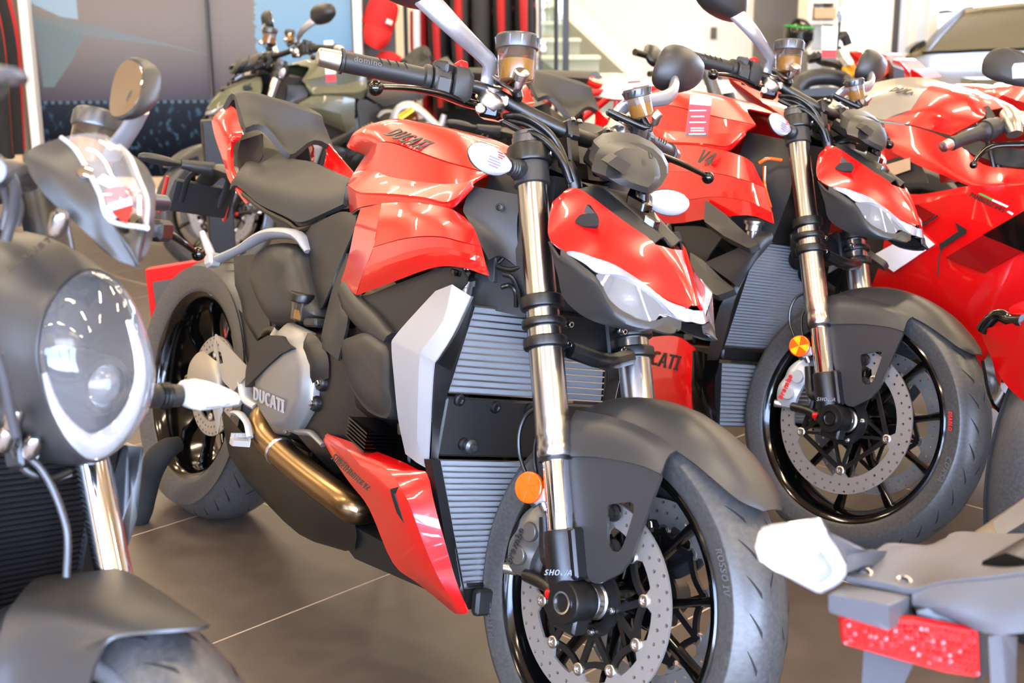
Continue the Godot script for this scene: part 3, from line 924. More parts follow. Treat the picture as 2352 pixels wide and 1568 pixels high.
	f.call("brake_fluid", mb().lathe([W2(0.01 * k, -0.058 * k), W2(0.0265 * k, -0.056 * k), W2(0.029 * k, -0.050 * k), W2(0.0305 * k, -0.024 * k), W2(0.01 * k, -0.024 * k)], rc, ax, 24), M.fluid, rs)
	var capm := mb().lathe([W2(0.034 * k, -0.006 * k), W2(0.036 * k, -0.004 * k), W2(0.0365 * k, 0.014 * k), W2(0.034 * k, 0.0185 * k), W2(0.0325 * k, 0.018 * k), W2(0.031 * k, 0.0165 * k), W2(0.01 * k, 0.0165 * k)], rc, ax, 36)
	for q in 12: capm.box(rc + ax * 0.005 * k + Basis(ax, TAU * q / 12) * (ax.cross(V(0, 0, 1)).normalized() * 0.0362 * k), V(0.002, 0.0165 * k, 0.0035), Basis(ax, TAU * q / 12))
	f.call("reservoir_cap", capm, M.alu_dark, rs)
	f.call("reservoir_bracket", mb().tube([root + V(0.01, 0.0, -0.005), rc - ax * 0.075 * k + V(0.01, 0, 0.01), rc - ax * 0.05 * k + V(0.026, 0, 0.012)], [0.008, 0.007, 0.009], 8, 3, 0.5).lathe([W2(0.013 * k, 0), W2(0.013 * k, 0.012), W2(0.010 * k, 0.015)], rc - ax * 0.055 * k + V(0.027, 0, 0.016) * k, V(0.5, 0.8, 0.3), 20), M.alu)
	f.call("reservoir_hose", mb().tube([rc - ax * 0.062 * k, rc - ax * 0.085 * k + V(0.004, 0, -0.004), V(1.0914,1.0786,0.125), V(1.0933,1.0732,0.15)], 0.0068, 10, 4), M.cable, rs)
func ring_at(c: Vector3, d: Vector3, ry: float, rz: float) -> Array:
	var s := (Vector3.UP - d * d.y).normalized()
	var w := d.cross(s)
	var out := []
	for q in [[-1, -0.55], [-0.7, -1], [0.7, -1], [1, -0.55], [1, 0.55], [0.6, 1], [-0.6, 1], [-1, 0.6]]: out.append(c + w * q[0] * ry + s * q[1] * rz)
	return out
func fender(bike: Node3D, S: Transform3D, o: Dictionary) -> void:
	# the arch over the tyre: cross-sections along its length
	var c := V(1.465, 0.3, 0)
	var rows := []
	for q in [[2.05, 0.312, 0.050, 0.03], [1.85, 0.318, 0.064, 0.04], [1.6, 0.322, 0.071, 0.044], [1.35, 0.325, 0.073, 0.044], [1.1, 0.328, 0.071, 0.036], [0.92, 0.329, 0.064, 0.026], [0.80, 0.330, 0.050, 0.017], [0.73, 0.330, 0.022, 0.006]]:
		var row := []
		for k in range(-4, 5):
			var u := k / 4.0
			row.append(c + pol(q[1] - pow(absf(u), 2.6) * q[3], q[0], u * q[2]))
		rows.append(row)
	obj("front_fender", mb().patch(rows, 0.003, 3, 4), M.fender, bike, S)
	for s in [1, -1]:
		# side stay from the arch down to the fork foot, with its triangular window
		var line := rnd(P([1.3725,0.5051,0.094, 1.3989,0.4427,0.096, 1.43,0.3972,0.097, 1.4716,0.3351,0.099, 1.4895,0.3354,0.099, 1.5305,0.3669,0.098, 1.5458,0.3972,0.097, 1.5544,0.4545,0.094, 1.5693,0.5299,0.094, 1.5354,0.5329,0.094, 1.487,0.5289,0.094, 1.4347,0.5206,0.094]), 0.008)
		var win := rnd(P([1.4759,0.4572,0.096, 1.5261,0.4767,0.095, 1.5322,0.466,0.095, 1.5254,0.4089,0.097, 1.5188,0.3952,0.0975, 1.5038,0.3926,0.0975, 1.4924,0.4029,0.097]), 0.008)
		for q in line.size(): line[q].z = 0.094
		for q in win.size(): win[q].z = 0.094
		var b := mb().plate(line, V(0, 0, -0.006), [win])
		# rounded return that joins stay and arch
		b.patch([P([1.3474,0.5729,0.066, 1.4071,0.5802,0.068, 1.4705,0.5818,0.07, 1.523,0.5767,0.071, 1.5702,0.5664,0.0705]), P([1.3584,0.5533,0.084, 1.4211,0.5598,0.086, 1.4822,0.5644,0.087, 1.528,0.5628,0.085, 1.5635,0.5551,0.079]), P([1.3726,0.5047,0.094, 1.4348,0.5201,0.094, 1.4872,0.5284,0.094, 1.5356,0.5325,0.094, 1.5695,0.5295,0.0935])], 0.004)
		obj("fender_stay", b if s > 0 else b.flipz(), M.fender, bike, S)
		for q in [V(1.4842,0.4469,0.094), V(1.498,0.3953,0.094)]:
			var lug := mb().lathe([W2(0.014, -0.012), W2(0.014, -0.008), W2(0.007, -0.007), W2(0.007, -0.003), W2(0.003, -0.003)], q, V(0, 0, 1), 18)
			obj("fender_bolt", lug if s > 0 else lug.flipz(), M.satin_black, bike, S)
func mask(bike: Node3D, S: Transform3D, o: Dictionary) -> void:
	var r0 := P([1.249,0.9167,0.086, 1.2614,0.9205,0.08, 1.2872,0.9126,0.072, 1.3273,0.8948,0.062, 1.3687,0.876,0.05, 1.4089,0.8585,0.036, 1.4505,0.8202,0.018, 1.485,0.778,0.006])
	var r1 := P([1.2548,0.9048,0.11, 1.2656,0.8891,0.11, 1.2869,0.8718,0.106, 1.3237,0.859,0.097, 1.368,0.8476,0.083, 1.412,0.8295,0.06, 1.4506,0.8019,0.033, 1.4861,0.7734,0.012])
	var r2 := P([1.2575,0.893,0.124, 1.2649,0.8616,0.132, 1.2815,0.8337,0.136, 1.3226,0.8186,0.136, 1.3673,0.8188,0.122, 1.4186,0.8034,0.091, 1.4534,0.7811,0.052, 1.4866,0.7708,0.018])
	var d2 := P([1.3229,0.8208,0.136, 1.3599,0.8085,0.13, 1.3872,0.7967,0.122, 1.4223,0.7981,0.106, 1.449,0.7837,0.076, 1.4692,0.7635,0.045, 1.4857,0.7508,0.026, 1.4825,0.7521,0])
	var d1 := P([1.324,0.8208,0.137, 1.3433,0.8222,0.132, 1.3673,0.8188,0.122, 1.4006,0.8112,0.104, 1.435,0.7943,0.076, 1.4582,0.7771,0.046, 1.4793,0.7711,0.022, 1.4813,0.7697,0])
	var e1 := P([1.3852,0.794,0.124, 1.4117,0.7639,0.118, 1.4354,0.7485,0.105, 1.4589,0.7424,0.088, 1.471,0.7437,0.07, 1.4723,0.7556,0.055, 1.4857,0.7508,0.026])
	var t1 := P([1.3872,0.7967,0.122, 1.4046,0.7984,0.114, 1.4223,0.7981,0.106, 1.4378,0.7915,0.092, 1.449,0.7837,0.076, 1.4601,0.773,0.062, 1.4759,0.7591,0.04])
	var c2 := P([1.2822,0.8311,0.135, 1.3124,0.7831,0.13, 1.3272,0.7484,0.12, 1.3744,0.7285,0.112, 1.4286,0.7256,0.098, 1.4679,0.7292,0.082, 1.4943,0.728,0.055, 1.4924,0.7356,0.035])
	var c1 := P([1.3144,0.8227,0.138, 1.3574,0.8038,0.131, 1.3903,0.7861,0.123, 1.4166,0.7596,0.115, 1.4434,0.7457,0.1, 1.4704,0.7428,0.071, 1.4775,0.753,0.05, 1.4862,0.7488,0.026])
	for s in [1, -1]:
		var f := func(called: String, b: MB, m: Material, par: Node = bike): return obj(called, b if s > 0 else b.flipz(), m, par, S if par == bike else Transform3D())
		var cowl = f.call("headlight_cowl", mb().patch([r0, r1, r2], 0.004, 3, 4), o.paint)
		var hp := P([1.2968,0.866,0.106, 1.3043,0.88,0.1035, 1.334,0.887,0.0955, 1.3434,0.8728,0.096, 1.3412,0.8669,0.097, 1.317,0.8621,0.103])
		f.call("cowl_intake_shade", mb().loft([off(rnd(hp, 0.006), V(-0.012, -0.006, -0.012)), off(rnd(hp, 0.006), V(0.0028, 0.0022, 0.0034))]), M.void_black, cowl)  # black piece laid in the cowl; the shade of the opening is its colour
		f.call("running_light", mb().patch([d1, d2], 0.005, 4, 2), M.lamp_silver)
		var bowl = f.call("headlamp_reflector", mb().patch([off(t1, V(-0.002, 0, 0)), off(inset(t1, 0.8), V(-0.022, -0.018, -0.016)), off(e1, V(-0.002, 0, 0))], 0.002, 4, 5), M.bowl)
		f.call("headlamp_projector", mb().ball(V(1.436,0.7677,0.084) + V(-0.016, 0, -0.006), 0.017), M.lamp_clear, bowl)
		f.call("headlamp_cover", mb().patch([off(t1, V(0.002, 0, 0.001)), off(e1, V(0.002, 0, 0.001))], 0.0012, 4, 2), M.glass, bowl)
		f.call("headlight_chin", mb().patch([c1, MB.cr(c1, 1, false).map(func(q): return q + V(0.004, -0.012, 0.003)), c2], 0.004, 4, 3), M.plastic)
	# black centre panel between the two cowls
	var n0 := mir(r0.slice(0, 6))
	var ctr := P([1.1732,0.9408,0, 1.2079,0.9369,0, 1.2475,0.9296,0, 1.2953,0.9138,0, 1.3412,0.8921,0, 1.3868,0.8594,0])
	obj("cowl_centre", mb().patch([r0.slice(0, 6), r0.slice(0, 6).map(func(q): return q + V(0.004, 0.014, -q.z * 0.45)), [ctr[0], ctr[1], ctr[2] + V(0, 0.005, 0), ctr[3], ctr[4], V(r0[5].x + 0.006, r0[5].y + 0.002, 0)], n0.map(func(q): return q + V(0.004, 0.014, -q.z * 0.45)), n0], 0.003, 3, 3), M.plastic_dark, bike, S)
	obj("nose_bridge", mb().patch([r0.slice(5), [V(r0[5].x + 0.01, r0[5].y - 0.002, 0), V(r0[6].x + 0.006, r0[6].y, 0), V(r0[7].x + 0.002, r0[7].y, 0)], mir(r0.slice(5))], 0.003, 3, 3), o.paint, bike, S)
	obj("lamp_housing", mb().loft([[V(1.30, 0.80, 0.11), V(1.30, 0.90, 0.09), V(1.30, 0.90, -0.09), V(1.30, 0.80, -0.11), V(1.32, 0.745, -0.09), V(1.32, 0.745, 0.09)], [V(1.42, 0.775, 0.05), V(1.40, 0.83, 0.045), V(1.40, 0.83, -0.045), V(1.42, 0.775, -0.05), V(1.43, 0.755, -0.04), V(1.43, 0.755, 0.04)]]), M.plastic_dark, bike, S)
	# glossy damper-like stalk that carries the dash above the panel
	obj("dash_stalk", mb().tube([V(1.3286,0.9369,0), V(1.3298,0.921,0)], [0.013, 0.014], 16).loft([rnd(P([1.3256,0.9157,0.03, 1.3563,0.9055,0.018, 1.3498,0.9059,-0.01, 1.3166,0.9292,-0.02, 1.3113,0.9301,0.01]), 0.004), off(rnd(P([1.3256,0.9157,0.03, 1.3563,0.9055,0.018, 1.3498,0.9059,-0.01, 1.3166,0.9292,-0.02, 1.3113,0.9301,0.01]), 0.004), V(0, 0.012, 0))]), M.gloss_black, bike, S)
	obj("panel_clip", mb().loft([rnd(P([1.3718,0.8899,0.03, 1.3827,0.883,0.012, 1.3707,0.8858,-0.012, 1.3532,0.9015,-0.01]), 0.004), off(rnd(P([1.3718,0.8899,0.03, 1.3827,0.883,0.012, 1.3707,0.8858,-0.012, 1.3532,0.9015,-0.01]), 0.004), V(0, 0.01, 0))]), M.gloss_black, bike, S)
func dash(bike: Node3D, S: Transform3D, o: Dictionary) -> void:
	var back := P([1.262,0.9727,0.0673, 1.252,1.0022,0.0544, 1.246,1.019,0.029, 1.243,1.0298,-0.0085, 1.246,1.0339,-0.0474, 1.252,1.0286,-0.0795, 1.262,1.0165,-0.0996, 1.272,0.999,-0.109, 1.28,0.9824,-0.1052, 1.288,0.9634,-0.0871, 1.292,0.9493,-0.0599, 1.292,0.9455,-0.0177, 1.288,0.9459,0.0252, 1.283,0.9452,0.0543, 1.275,0.9546,0.0683])
	var mid := P([1.285,0.9661,0.0804, 1.278,0.9935,0.0655, 1.273,1.0063,0.0459, 1.27,1.0156,0.0131, 1.272,1.0216,-0.0258, 1.278,1.0177,-0.0544, 1.286,1.0067,-0.0711, 1.294,0.9924,-0.0789, 1.302,0.976,-0.0751, 1.31,0.9573,-0.0572, 1.315,0.9408,-0.0326, 1.315,0.9405,0.0077, 1.31,0.9429,0.047, 1.303,0.9494,0.069, 1.296,0.9559,0.0817])
	var fr := P([1.325,0.9563,0.0866, 1.318,0.9761,0.0763, 1.312,0.9909,0.0609, 1.308,1.0009,0.0391, 1.308,1.0057,0.0056, 1.312,1.0038,-0.0167, 1.318,0.9954,-0.0294, 1.325,0.9837,-0.0325, 1.333,0.9697,-0.0304, 1.342,0.9511,-0.019, 1.348,0.9359,0.0043, 1.348,0.9372,0.0394, 1.343,0.9395,0.0689, 1.337,0.9451,0.0867, 1.332,0.9484,0.0914])
	var b := mb()
	b.crease = 0.45
	b.loft([inset(back, 0.9, V(-0.012, 0.006, 0)), back, mid, inset(mid, 0.97, V(0.006, -0.002, 0))])
	var d := obj("instrument_housing", b, M.plastic, bike, S)
	var fb := mb()
	fb.crease = 0.4
	fb.loft([inset(fr, 1.06, V(-0.03, 0.006, 0)), fr, inset(fr, 0.6, V(0.012, -0.004, 0))])
	obj("instrument_back_cover", fb, M.plastic, d)
	var lid := rnd(P([1.343,0.9653,0.102, 1.34,0.9805,0.0801, 1.347,0.9725,0.0512, 1.353,0.9542,0.0702]), 0.003)
	obj("service_hatch", mb().loft([off(lid, V(-0.02, 0.006, 0)), off(lid, V(-0.004, 0.002, 0))]), M.plastic_dark, d)
	obj("instrument_emblem", letters("D", 0.012, 0.001, on_plane(V(1.333,0.9974,0.0019), V(0.1, 0.05, -1), V(-0.5, 0.8, 0))), M.plastic_dark, d)
	obj("instrument_bracket", mb().box(V(1.235, 0.975, 0), V(0.06, 0.03, 0.06), Basis(V(0, 0, 1), -0.4), 0.005), M.satin_black, bike, S)

func steer(delta: float, trail := 0.094) -> Transform3D:
	var ax := V(-sin(deg_to_rad(24)), cos(deg_to_rad(24)), 0)
	var p0 := V(1.465 + trail, 0, 0)
	return Transform3D(Basis(), p0) * Transform3D(Basis(ax, delta), Vector3.ZERO) * Transform3D(Basis(), -p0)
func both(bike: Node, called: String, make: Callable, m: Material) -> Array:
	return [obj(called, make.call(), m, bike), obj(called, make.call().flipz(), m, bike)]
func put(row: Array, first: Vector3) -> Array:
	var out := [first]
	out.append_array(row)
	return out
func build_main_bike() -> void:
	var bike := thing("motorcycle", "red naked sports motorcycle with white-silver radiator shroud and DUCATI on its tank, grey seats", "motorcycle", TF([0.60741,0.00000,0.79439,0.18420,0.97275,-0.14084,-0.77274,0.23187,0.59086,-0.77400,0.00000,-3.00000]), "motorcycles in the showroom")
	var S := steer(0.055)
	build_front(bike, S, S, {"paint": M.red, "wheel": {"pairs": 5, "nb": 10, "rb": 0.11, "ro": 0.16, "zd": 0.0695, "a0": 0.969, "style": 0, "discs": [1, -1], "text": [["ROSSO IV", 0.256, 0.5, 0.011, M.rubber_light, 1], ["PIRELLI", 0.256, 3.6, 0.014, M.rubber_light, 1]]}})
	body_upper(bike, {"paint": M.red, "name": true})
	body_v2(bike, {"paint": M.red})
	body_lower(bike, {})
# tank, seats and tail
func body_upper(bike: Node3D, o: Dictionary) -> void:
	var p: Material = o.paint
	var t0 := put(P([0.5289,0.9733,0, 0.6119,0.9977,0, 0.682,1.0037,0, 0.8059,0.9979,0, 0.9065,0.9866,0, 0.9751,0.9667,0]), V(0.504,0.9421,0))
	var t1 := put(P([0.662,0.9519,0.085, 0.7447,0.9553,0.1, 0.8563,0.9443,0.117, 0.9598,0.9334,0.128, 1.04,0.9274,0.132, 1.0955,0.9225,0.128]), V(0.5613,0.9316,0.04))
	var t2 := put(P([0.689,0.896,0.093, 0.7588,0.8901,0.106, 0.8704,0.8895,0.125, 0.9715,0.8919,0.137, 1.0428,0.8989,0.142, 1.083,0.909,0.14]), V(0.5921,0.8893,0.08))
	var t3 := put(P([0.6462,0.8581,0.122, 0.7357,0.8505,0.148, 0.8693,0.8584,0.166, 0.9832,0.8632,0.172, 1.0567,0.8649,0.168, 1.0901,0.9018,0.153]), V(0.6055,0.8601,0.1))
	var t4 := put(P([0.668,0.8109,0.118, 0.7479,0.827,0.146, 0.8756,0.8467,0.163, 0.9813,0.855,0.169, 1.0532,0.8543,0.166, 1.0861,0.8978,0.152]), V(0.6205,0.8139,0.095))
	var tb := mb()
	tb.crease = 0.45
	var tank := obj("fuel_tank", tb.patch([t0, t0.map(func(q): return q + V(0, -0.003, 0.055)), t1], 0.004, 5, 4).patch([t1, t2], 0.004, 5, 3).patch([t2, t3], 0.004, 5, 3).patch([t3, t4], 0.004, 5, 2).mirror(), p, bike)
	if o.get("name", false):
		var a := V(0.713,0.9722,0.092)
		var e := V(0.8771,0.9507,0.108)
		var c := (a + e) * 0.5
		var along := (e - a).normalized()
		var up := V(0.1, 0.55, -0.8)
		obj("tank_lettering", letters("DUCATI", 0.031, 0.0016, on_plane(c + V(0.0, 0.0065, 0.003), along, up), true, true), M.print_dark, tank)
	both(bike, "tank_filler_seam", func(): return mb().tube([t4[1], t4[2], t4[3], t4[4], t4[5], t4[6]].map(func(q): return q + V(0, -0.002, 0.001)), 0.0022, 6, 3), M.red_dark if p == M.red else M.satin_black)
	# rider seat
	var s0 := put(P([0.0058,0.8799,0, 0.0878,0.8919,0, 0.1884,0.8858,0, 0.2617,0.8857,0, 0.3561,0.8729,0, 0.4373,0.8586,0]), V(0.135, 0.84, 0))
	var s1 := put(P([0.1095,0.8593,0.075, 0.2219,0.8506,0.08, 0.3234,0.8452,0.08, 0.4044,0.8441,0.075, 0.4821,0.8457,0.068, 0.5372,0.8524,0.06]), V(0.13, 0.83, 0.07))
	var s2 := put(P([0.168,0.8326,0.115, 0.2859,0.8249,0.125, 0.4057,0.8208,0.128, 0.4888,0.8178,0.12, 0.5527,0.8244,0.105, 0.5918,0.8387,0.09]), V(0.13, 0.82, 0.105))
	var s3 := put(P([0.1861,0.8131,0.122, 0.3239,0.7859,0.135, 0.4499,0.7736,0.138, 0.5046,0.7672,0.13, 0.5623,0.7921,0.115, 0.6129,0.8181,0.1]), V(0.13, 0.80, 0.11))
	obj("rider_seat", mb().patch([s0, s1, s2, s3], 0.012, 4, 4).mirror(), M.seat, bike)
	both(bike, "seat_base", func(): return mb().tube(P([0.1979,0.7995,0.12, 0.3229,0.7776,0.133, 0.4497,0.7632,0.136, 0.495,0.7532,0.13, 0.5451,0.7771,0.118]), 0.007, 8, 4), M.satin_black)
	# passenger pad with its tongue and flaps
	var p0 := P([-0.0009,1.0095,0.085, -0.0024,1.022,0.05, 0.0455,1.0174,0, 0.0994,1.0097,-0.05, 0.1101,1.0008,-0.085])
	var p1 := P([0.0487,0.9859,0.098, 0.041,0.9923,0.055, 0.0653,0.992,0, 0.1099,0.9835,-0.055, 0.1187,0.9785,-0.098])
	var p2 := P([0.0944,0.9536,0.105, 0.0802,0.957,0.06, 0.0919,0.9462,0, 0.1252,0.9589,-0.06, 0.1305,0.9539,-0.105])
	var p3 := P([0.1266,0.9347,0.105, 0.1277,0.9449,0.062, 0.1759,0.8931,0.012, 0.1575,0.9367,-0.055, 0.1462,0.9303,-0.108])
	obj("passenger_pad", mb().patch([p0.map(func(q): return q + V(-0.03, -0.03, 0)), p0, p1, p2, p3], 0.014, 4, 4), M.seat, bike)
	# tail fins, one to each side
	var f0 := P([-0.0409,0.9963,0.075, 0.0185,0.9838,0.08, 0.0631,0.9496,0.088, 0.0934,0.9301,0.092, 0.068,0.9089,0.1, 0.0768,0.888,0.105, 0.1287,0.8349,0.11, 0.2213,0.7802,0.114])
	var f1 := P([-0.0683,0.964,0.09, -0.0257,0.9552,0.1, 0.0259,0.9361,0.107, 0.0557,0.9193,0.11, 0.069,0.9017,0.112, 0.0827,0.8767,0.113, 0.1248,0.826,0.115, 0.216,0.7798,0.116])
	var f2 := P([-0.0907,0.9582,0.085, -0.0784,0.9486,0.09, -0.0356,0.9228,0.1, -0.0048,0.903,0.104, 0.029,0.8789,0.106, 0.0585,0.8574,0.108, 0.1051,0.8198,0.11, 0.201,0.7819,0.113])
	for q in 2:
		var fin := mb().patch([f0, f1, f2], 0.004, 4, 3)
		obj("tail_fin", fin if q == 0 else fin.flipz(), p, bike)
	obj("tail_side_panel", mb().patch([P([0.1497,0.9491,-0.1, 0.2125,0.9179,-0.105, 0.2826,0.8876,-0.105]), P([0.1468,0.9303,-0.1, 0.19,0.9021,-0.1, 0.2808,0.8725,-0.1]), P([0.1643,0.9089,-0.09, 0.1737,0.8846,-0.09, 0.2873,0.8575,-0.09])], 0.004, 4, 3), p, bike)
	both(bike, "tail_inner_panel", func(): return mb().patch([P([0.0389,0.9172,0.07, 0.0444,0.88,0.075, 0.0947,0.8356,0.085, 0.1481,0.8013,0.09]), P([0.1198,0.9401,0.06, 0.1504,0.8952,0.065, 0.1408,0.8705,0.07, 0.1321,0.8553,0.08])], 0.003, 3, 2), M.plastic_dark)
	obj("tail_core", mb().loft([[V(-0.04, 0.93, 0.06), V(-0.04, 0.96, 0), V(-0.04, 0.93, -0.06), V(0.0, 0.86, -0.05), V(0.0, 0.86, 0.05)], [V(0.2, 0.86, 0.075), V(0.2, 0.875, 0), V(0.2, 0.86, -0.075), V(0.2, 0.77, -0.07), V(0.2, 0.77, 0.07)], [V(0.5, 0.80, 0.08), V(0.5, 0.82, 0), V(0.5, 0.80, -0.08), V(0.5, 0.70, -0.07), V(0.5, 0.70, 0.07)]], 1, 3), M.plastic_dark, bike)
	obj("tail_light", mb().box(V(-0.055, 0.945, 0), V(0.02, 0.025, 0.14), Basis(V(0, 0, 1), 0.5), 0.005), M.red_lens, bike)
	# number-plate carrier with its red reflectors and rear indicators
	var arm := mb().tube([V(0.12, 0.80, 0), V(-0.05, 0.83, 0), V(-0.2, 0.835, 0), V(-0.27, 0.80, 0)], [0.04, 0.035, 0.03, 0.025], 10, 4, 0.55)
	arm.box(V(-0.27, 0.755, 0), V(0.012, 0.085, 0.17), Basis(V(0, 0, 1), -0.25), 0.004).tube([V(-0.19, 0.835, 0.02), V(-0.205, 0.836, 0.10)], [0.02, 0.012], 10, 2).tube([V(-0.19, 0.835, -0.02), V(-0.205, 0.836, -0.10)], [0.02, 0.012], 10, 2)
	arm.tube([V(-0.21, 0.83, 0.05), V(-0.24, 0.80, 0.06), V(-0.27, 0.74, 0.055)], 0.009, 8, 3, 0.5).tube([V(-0.21, 0.83, -0.04), V(-0.24, 0.80, -0.05), V(-0.27, 0.74, -0.05)], 0.009, 8, 3, 0.5)
	var pl := obj("plate_carrier", arm, M.plastic, bike)
	for z in [0.105, -0.075]:
		obj("side_reflector", mb().box(V(-0.272, 0.752, z), V(0.014, 0.098, 0.008), Basis(V(0, 0, 1), -0.2), 0.003), M.red_lens, pl)
	for s in [1, -1]:
		var rows := []
		for q in [[0.095, 0.010, 0.0], [0.12, 0.012, 0.0], [0.128, 0.0165, 0.0], [0.16, 0.019, 0.001], [0.19, 0.015, 0.002], [0.203, 0.007, 0.002]]:
			var ring := []
			for k in 10: ring.append(V(-0.21 + cos(TAU * k / 10) * q[1] * 1.0 - (q[0] - 0.1) * 0.12, 0.836 + sin(TAU * k / 10) * q[1] * 0.72 + q[2], s * q[0]))
			rows.append(ring)
		obj("rear_indicator", mb().loft(rows, 1, 2), M.plastic, pl)
# side covers, radiators and belly pan of the twin-cylinder model
func body_v2(bike: Node3D, o: Dictionary) -> void:
	var p: Material = o.paint
	var c0 := P([0.7426,0.8233,0.144, 0.8362,0.8389,0.16, 0.9327,0.8499,0.168, 1.0199,0.8535,0.172, 1.062,0.8524,0.17, 1.0951,0.8422,0.164])
	var c1 := P([0.7428,0.7882,0.15, 0.8693,0.8059,0.182, 0.9797,0.8273,0.19, 1.0655,0.8315,0.19, 1.1124,0.8294,0.182, 1.1456,0.826,0.172])
	var c2 := P([0.7421,0.7399,0.152, 0.8872,0.7621,0.194, 1.0061,0.7921,0.205, 1.0901,0.8058,0.2, 1.1496,0.8039,0.19, 1.1724,0.8017,0.174])
	var c3 := P([0.7363,0.707,0.152, 0.8598,0.7132,0.188, 0.9899,0.753,0.2, 1.0855,0.7818,0.198, 1.1558,0.7831,0.19, 1.1924,0.7792,0.175])
	var c4 := P([0.7244,0.6773,0.15, 0.8176,0.666,0.17, 0.944,0.7111,0.18, 1.0698,0.7549,0.186, 1.1384,0.7664,0.18, 1.2058,0.7613,0.174])
	both(bike, "side_cover", func():
		var b := mb()
		b.crease = 0.16
		var rows := [c0, c1, c2, c3, c4]
		return b.patch(rows.map(func(r): return r.slice(0, 2)), 0.004, 2, 4).patch([c0, c1, c2].map(func(r): return r.slice(1)), 0.004, 4, 4).patch([c2, c3, c4].map(func(r): return r.slice(1)), 0.004, 4, 3), p)
	both(bike, "under_cover", func(): return mb().patch([P([0.723,0.6713,0.148, 0.8219,0.6652,0.16, 0.9477,0.709,0.168, 1.064,0.7511,0.172, 1.1212,0.7645,0.168]), P([0.7581,0.6387,0.15, 0.8937,0.6323,0.165, 1.0045,0.6713,0.17, 1.0788,0.7144,0.17, 1.134,0.7392,0.16]), P([0.8186,0.5992,0.15, 0.9164,0.5924,0.162, 0.985,0.621,0.17, 1.0467,0.6672,0.17, 1.0947,0.7025,0.165])], 0.004, 4, 3), M.plastic_dark)
	# shroud: outer strip, crease, front bevel
	var g0 := P([1.0778,0.7145,0.183, 1.0505,0.6675,0.2, 1.0252,0.6229,0.214, 1.0226,0.6047,0.215, 1.0397,0.5519,0.21, 1.0568,0.4873,0.2, 1.0766,0.4296,0.186])
	var g1 := P([1.1281,0.7332,0.188, 1.1486,0.6747,0.208, 1.1261,0.6217,0.222, 1.1211,0.6,0.222, 1.1261,0.5415,0.216, 1.1245,0.4848,0.205, 1.119,0.4256,0.19])
	var g2 := P([1.1738,0.7217,0.18, 1.1707,0.6554,0.2, 1.1563,0.6101,0.213, 1.1503,0.5964,0.213, 1.1524,0.5354,0.207, 1.1494,0.4846,0.197, 1.1431,0.4217,0.184])
	both(bike, "radiator_shroud", func():
		var b := mb()
		b.crease = 0.35
		return b.patch([g0, g1], 0.004, 3, 2).patch([g1, g2], 0.004, 3, 2), M.shroud)
	both(bike, "radiator_side", func(): return mb().patch([g2.map(func(q): return q + V(0.003, 0, -0.004)), [V(1.155, 0.705, 0.158), V(1.155, 0.65, 0.166), V(1.155, 0.60, 0.176), V(1.155, 0.585, 0.178), V(1.155, 0.54, 0.178), V(1.155, 0.48, 0.178), V(1.16, 0.43, 0.175)]], 0.003, 3, 2), M.satin_black)
	# two radiators: frame, bright tubes and fin packs row by row
	radiator(bike, V(1.148, 0.63, 0), 0.152, 0.176, 0.148, 13, Basis())
	radiator(bike, V(1.178, 0.335, 0), 0.176, 0.108, 0.216, 22, Basis(V(0, 0, 1), 0.18))
	obj("radiator_centre_panel", mb().box(V(1.152, 0.498, 0), V(0.012, 0.102, 0.36), Basis(), 0.004), M.plastic_dark, bike)
	for q in [V(1.158, 0.545, 0.155), V(1.158, 0.536, 0.075), V(1.158, 0.536, 0.0), V(1.158, 0.47, 0.13)]:
		obj("panel_fastener", got("pf", func(): return mb().lathe([W2(0.011, 0), W2(0.010, 0.005), W2(0.006, 0.006), W2(0.004, 0.003)], Vector3.ZERO, V(1, 0, 0), 16).mesh()), M.satin_black, bike, Transform3D(Basis(), q))
	obj("radiator_bulb", mb().lathe([W2(0.012, 0), W2(0.012, 0.01), W2(0.006, 0.013), W2(0.005, 0.02)], V(1.158,0.4677,0.1185), V(1, 0, 0), 14), M.alu_dark, bike)
	both(bike, "lower_radiator_frame", func(): return mb().patch([P([1.1373,0.412,0.175, 1.1482,0.3957,0.176, 1.1794,0.3094,0.155, 1.1946,0.2435,0.13, 1.2161,0.2034,0.115]), P([1.1418,0.4302,0.165, 1.1581,0.3986,0.162, 1.1853,0.3213,0.14, 1.2006,0.2477,0.118, 1.2081,0.2131,0.105])], 0.005, 3, 1), M.satin_black)
	obj("radiator_foot", mb().box(V(1.225, 0.212, 0), V(0.02, 0.045, 0.2), Basis(V(0, 0, 1), 0.15), 0.005), M.plastic_dark, bike)
	# radiator cap and the clutter beside it
	var rc := obj("radiator_neck", mb().lathe([W2(0.016, -0.04), W2(0.016, -0.012), W2(0.02, -0.01), W2(0.02, 0.0)], V(1.1077,0.7436,0.15), V(0.1, 1, 0.15), 18), M.alu, bike)
	obj("radiator_cap", mb().lathe([W2(0.024, 0), W2(0.025, 0.004), W2(0.025, 0.009), W2(0.017, 0.012), W2(0.016, 0.016), W2(0.008, 0.017)], V(1.1068,0.7509,0.15), V(0.1, 1, 0.15), 20), M.gloss_black, rc)
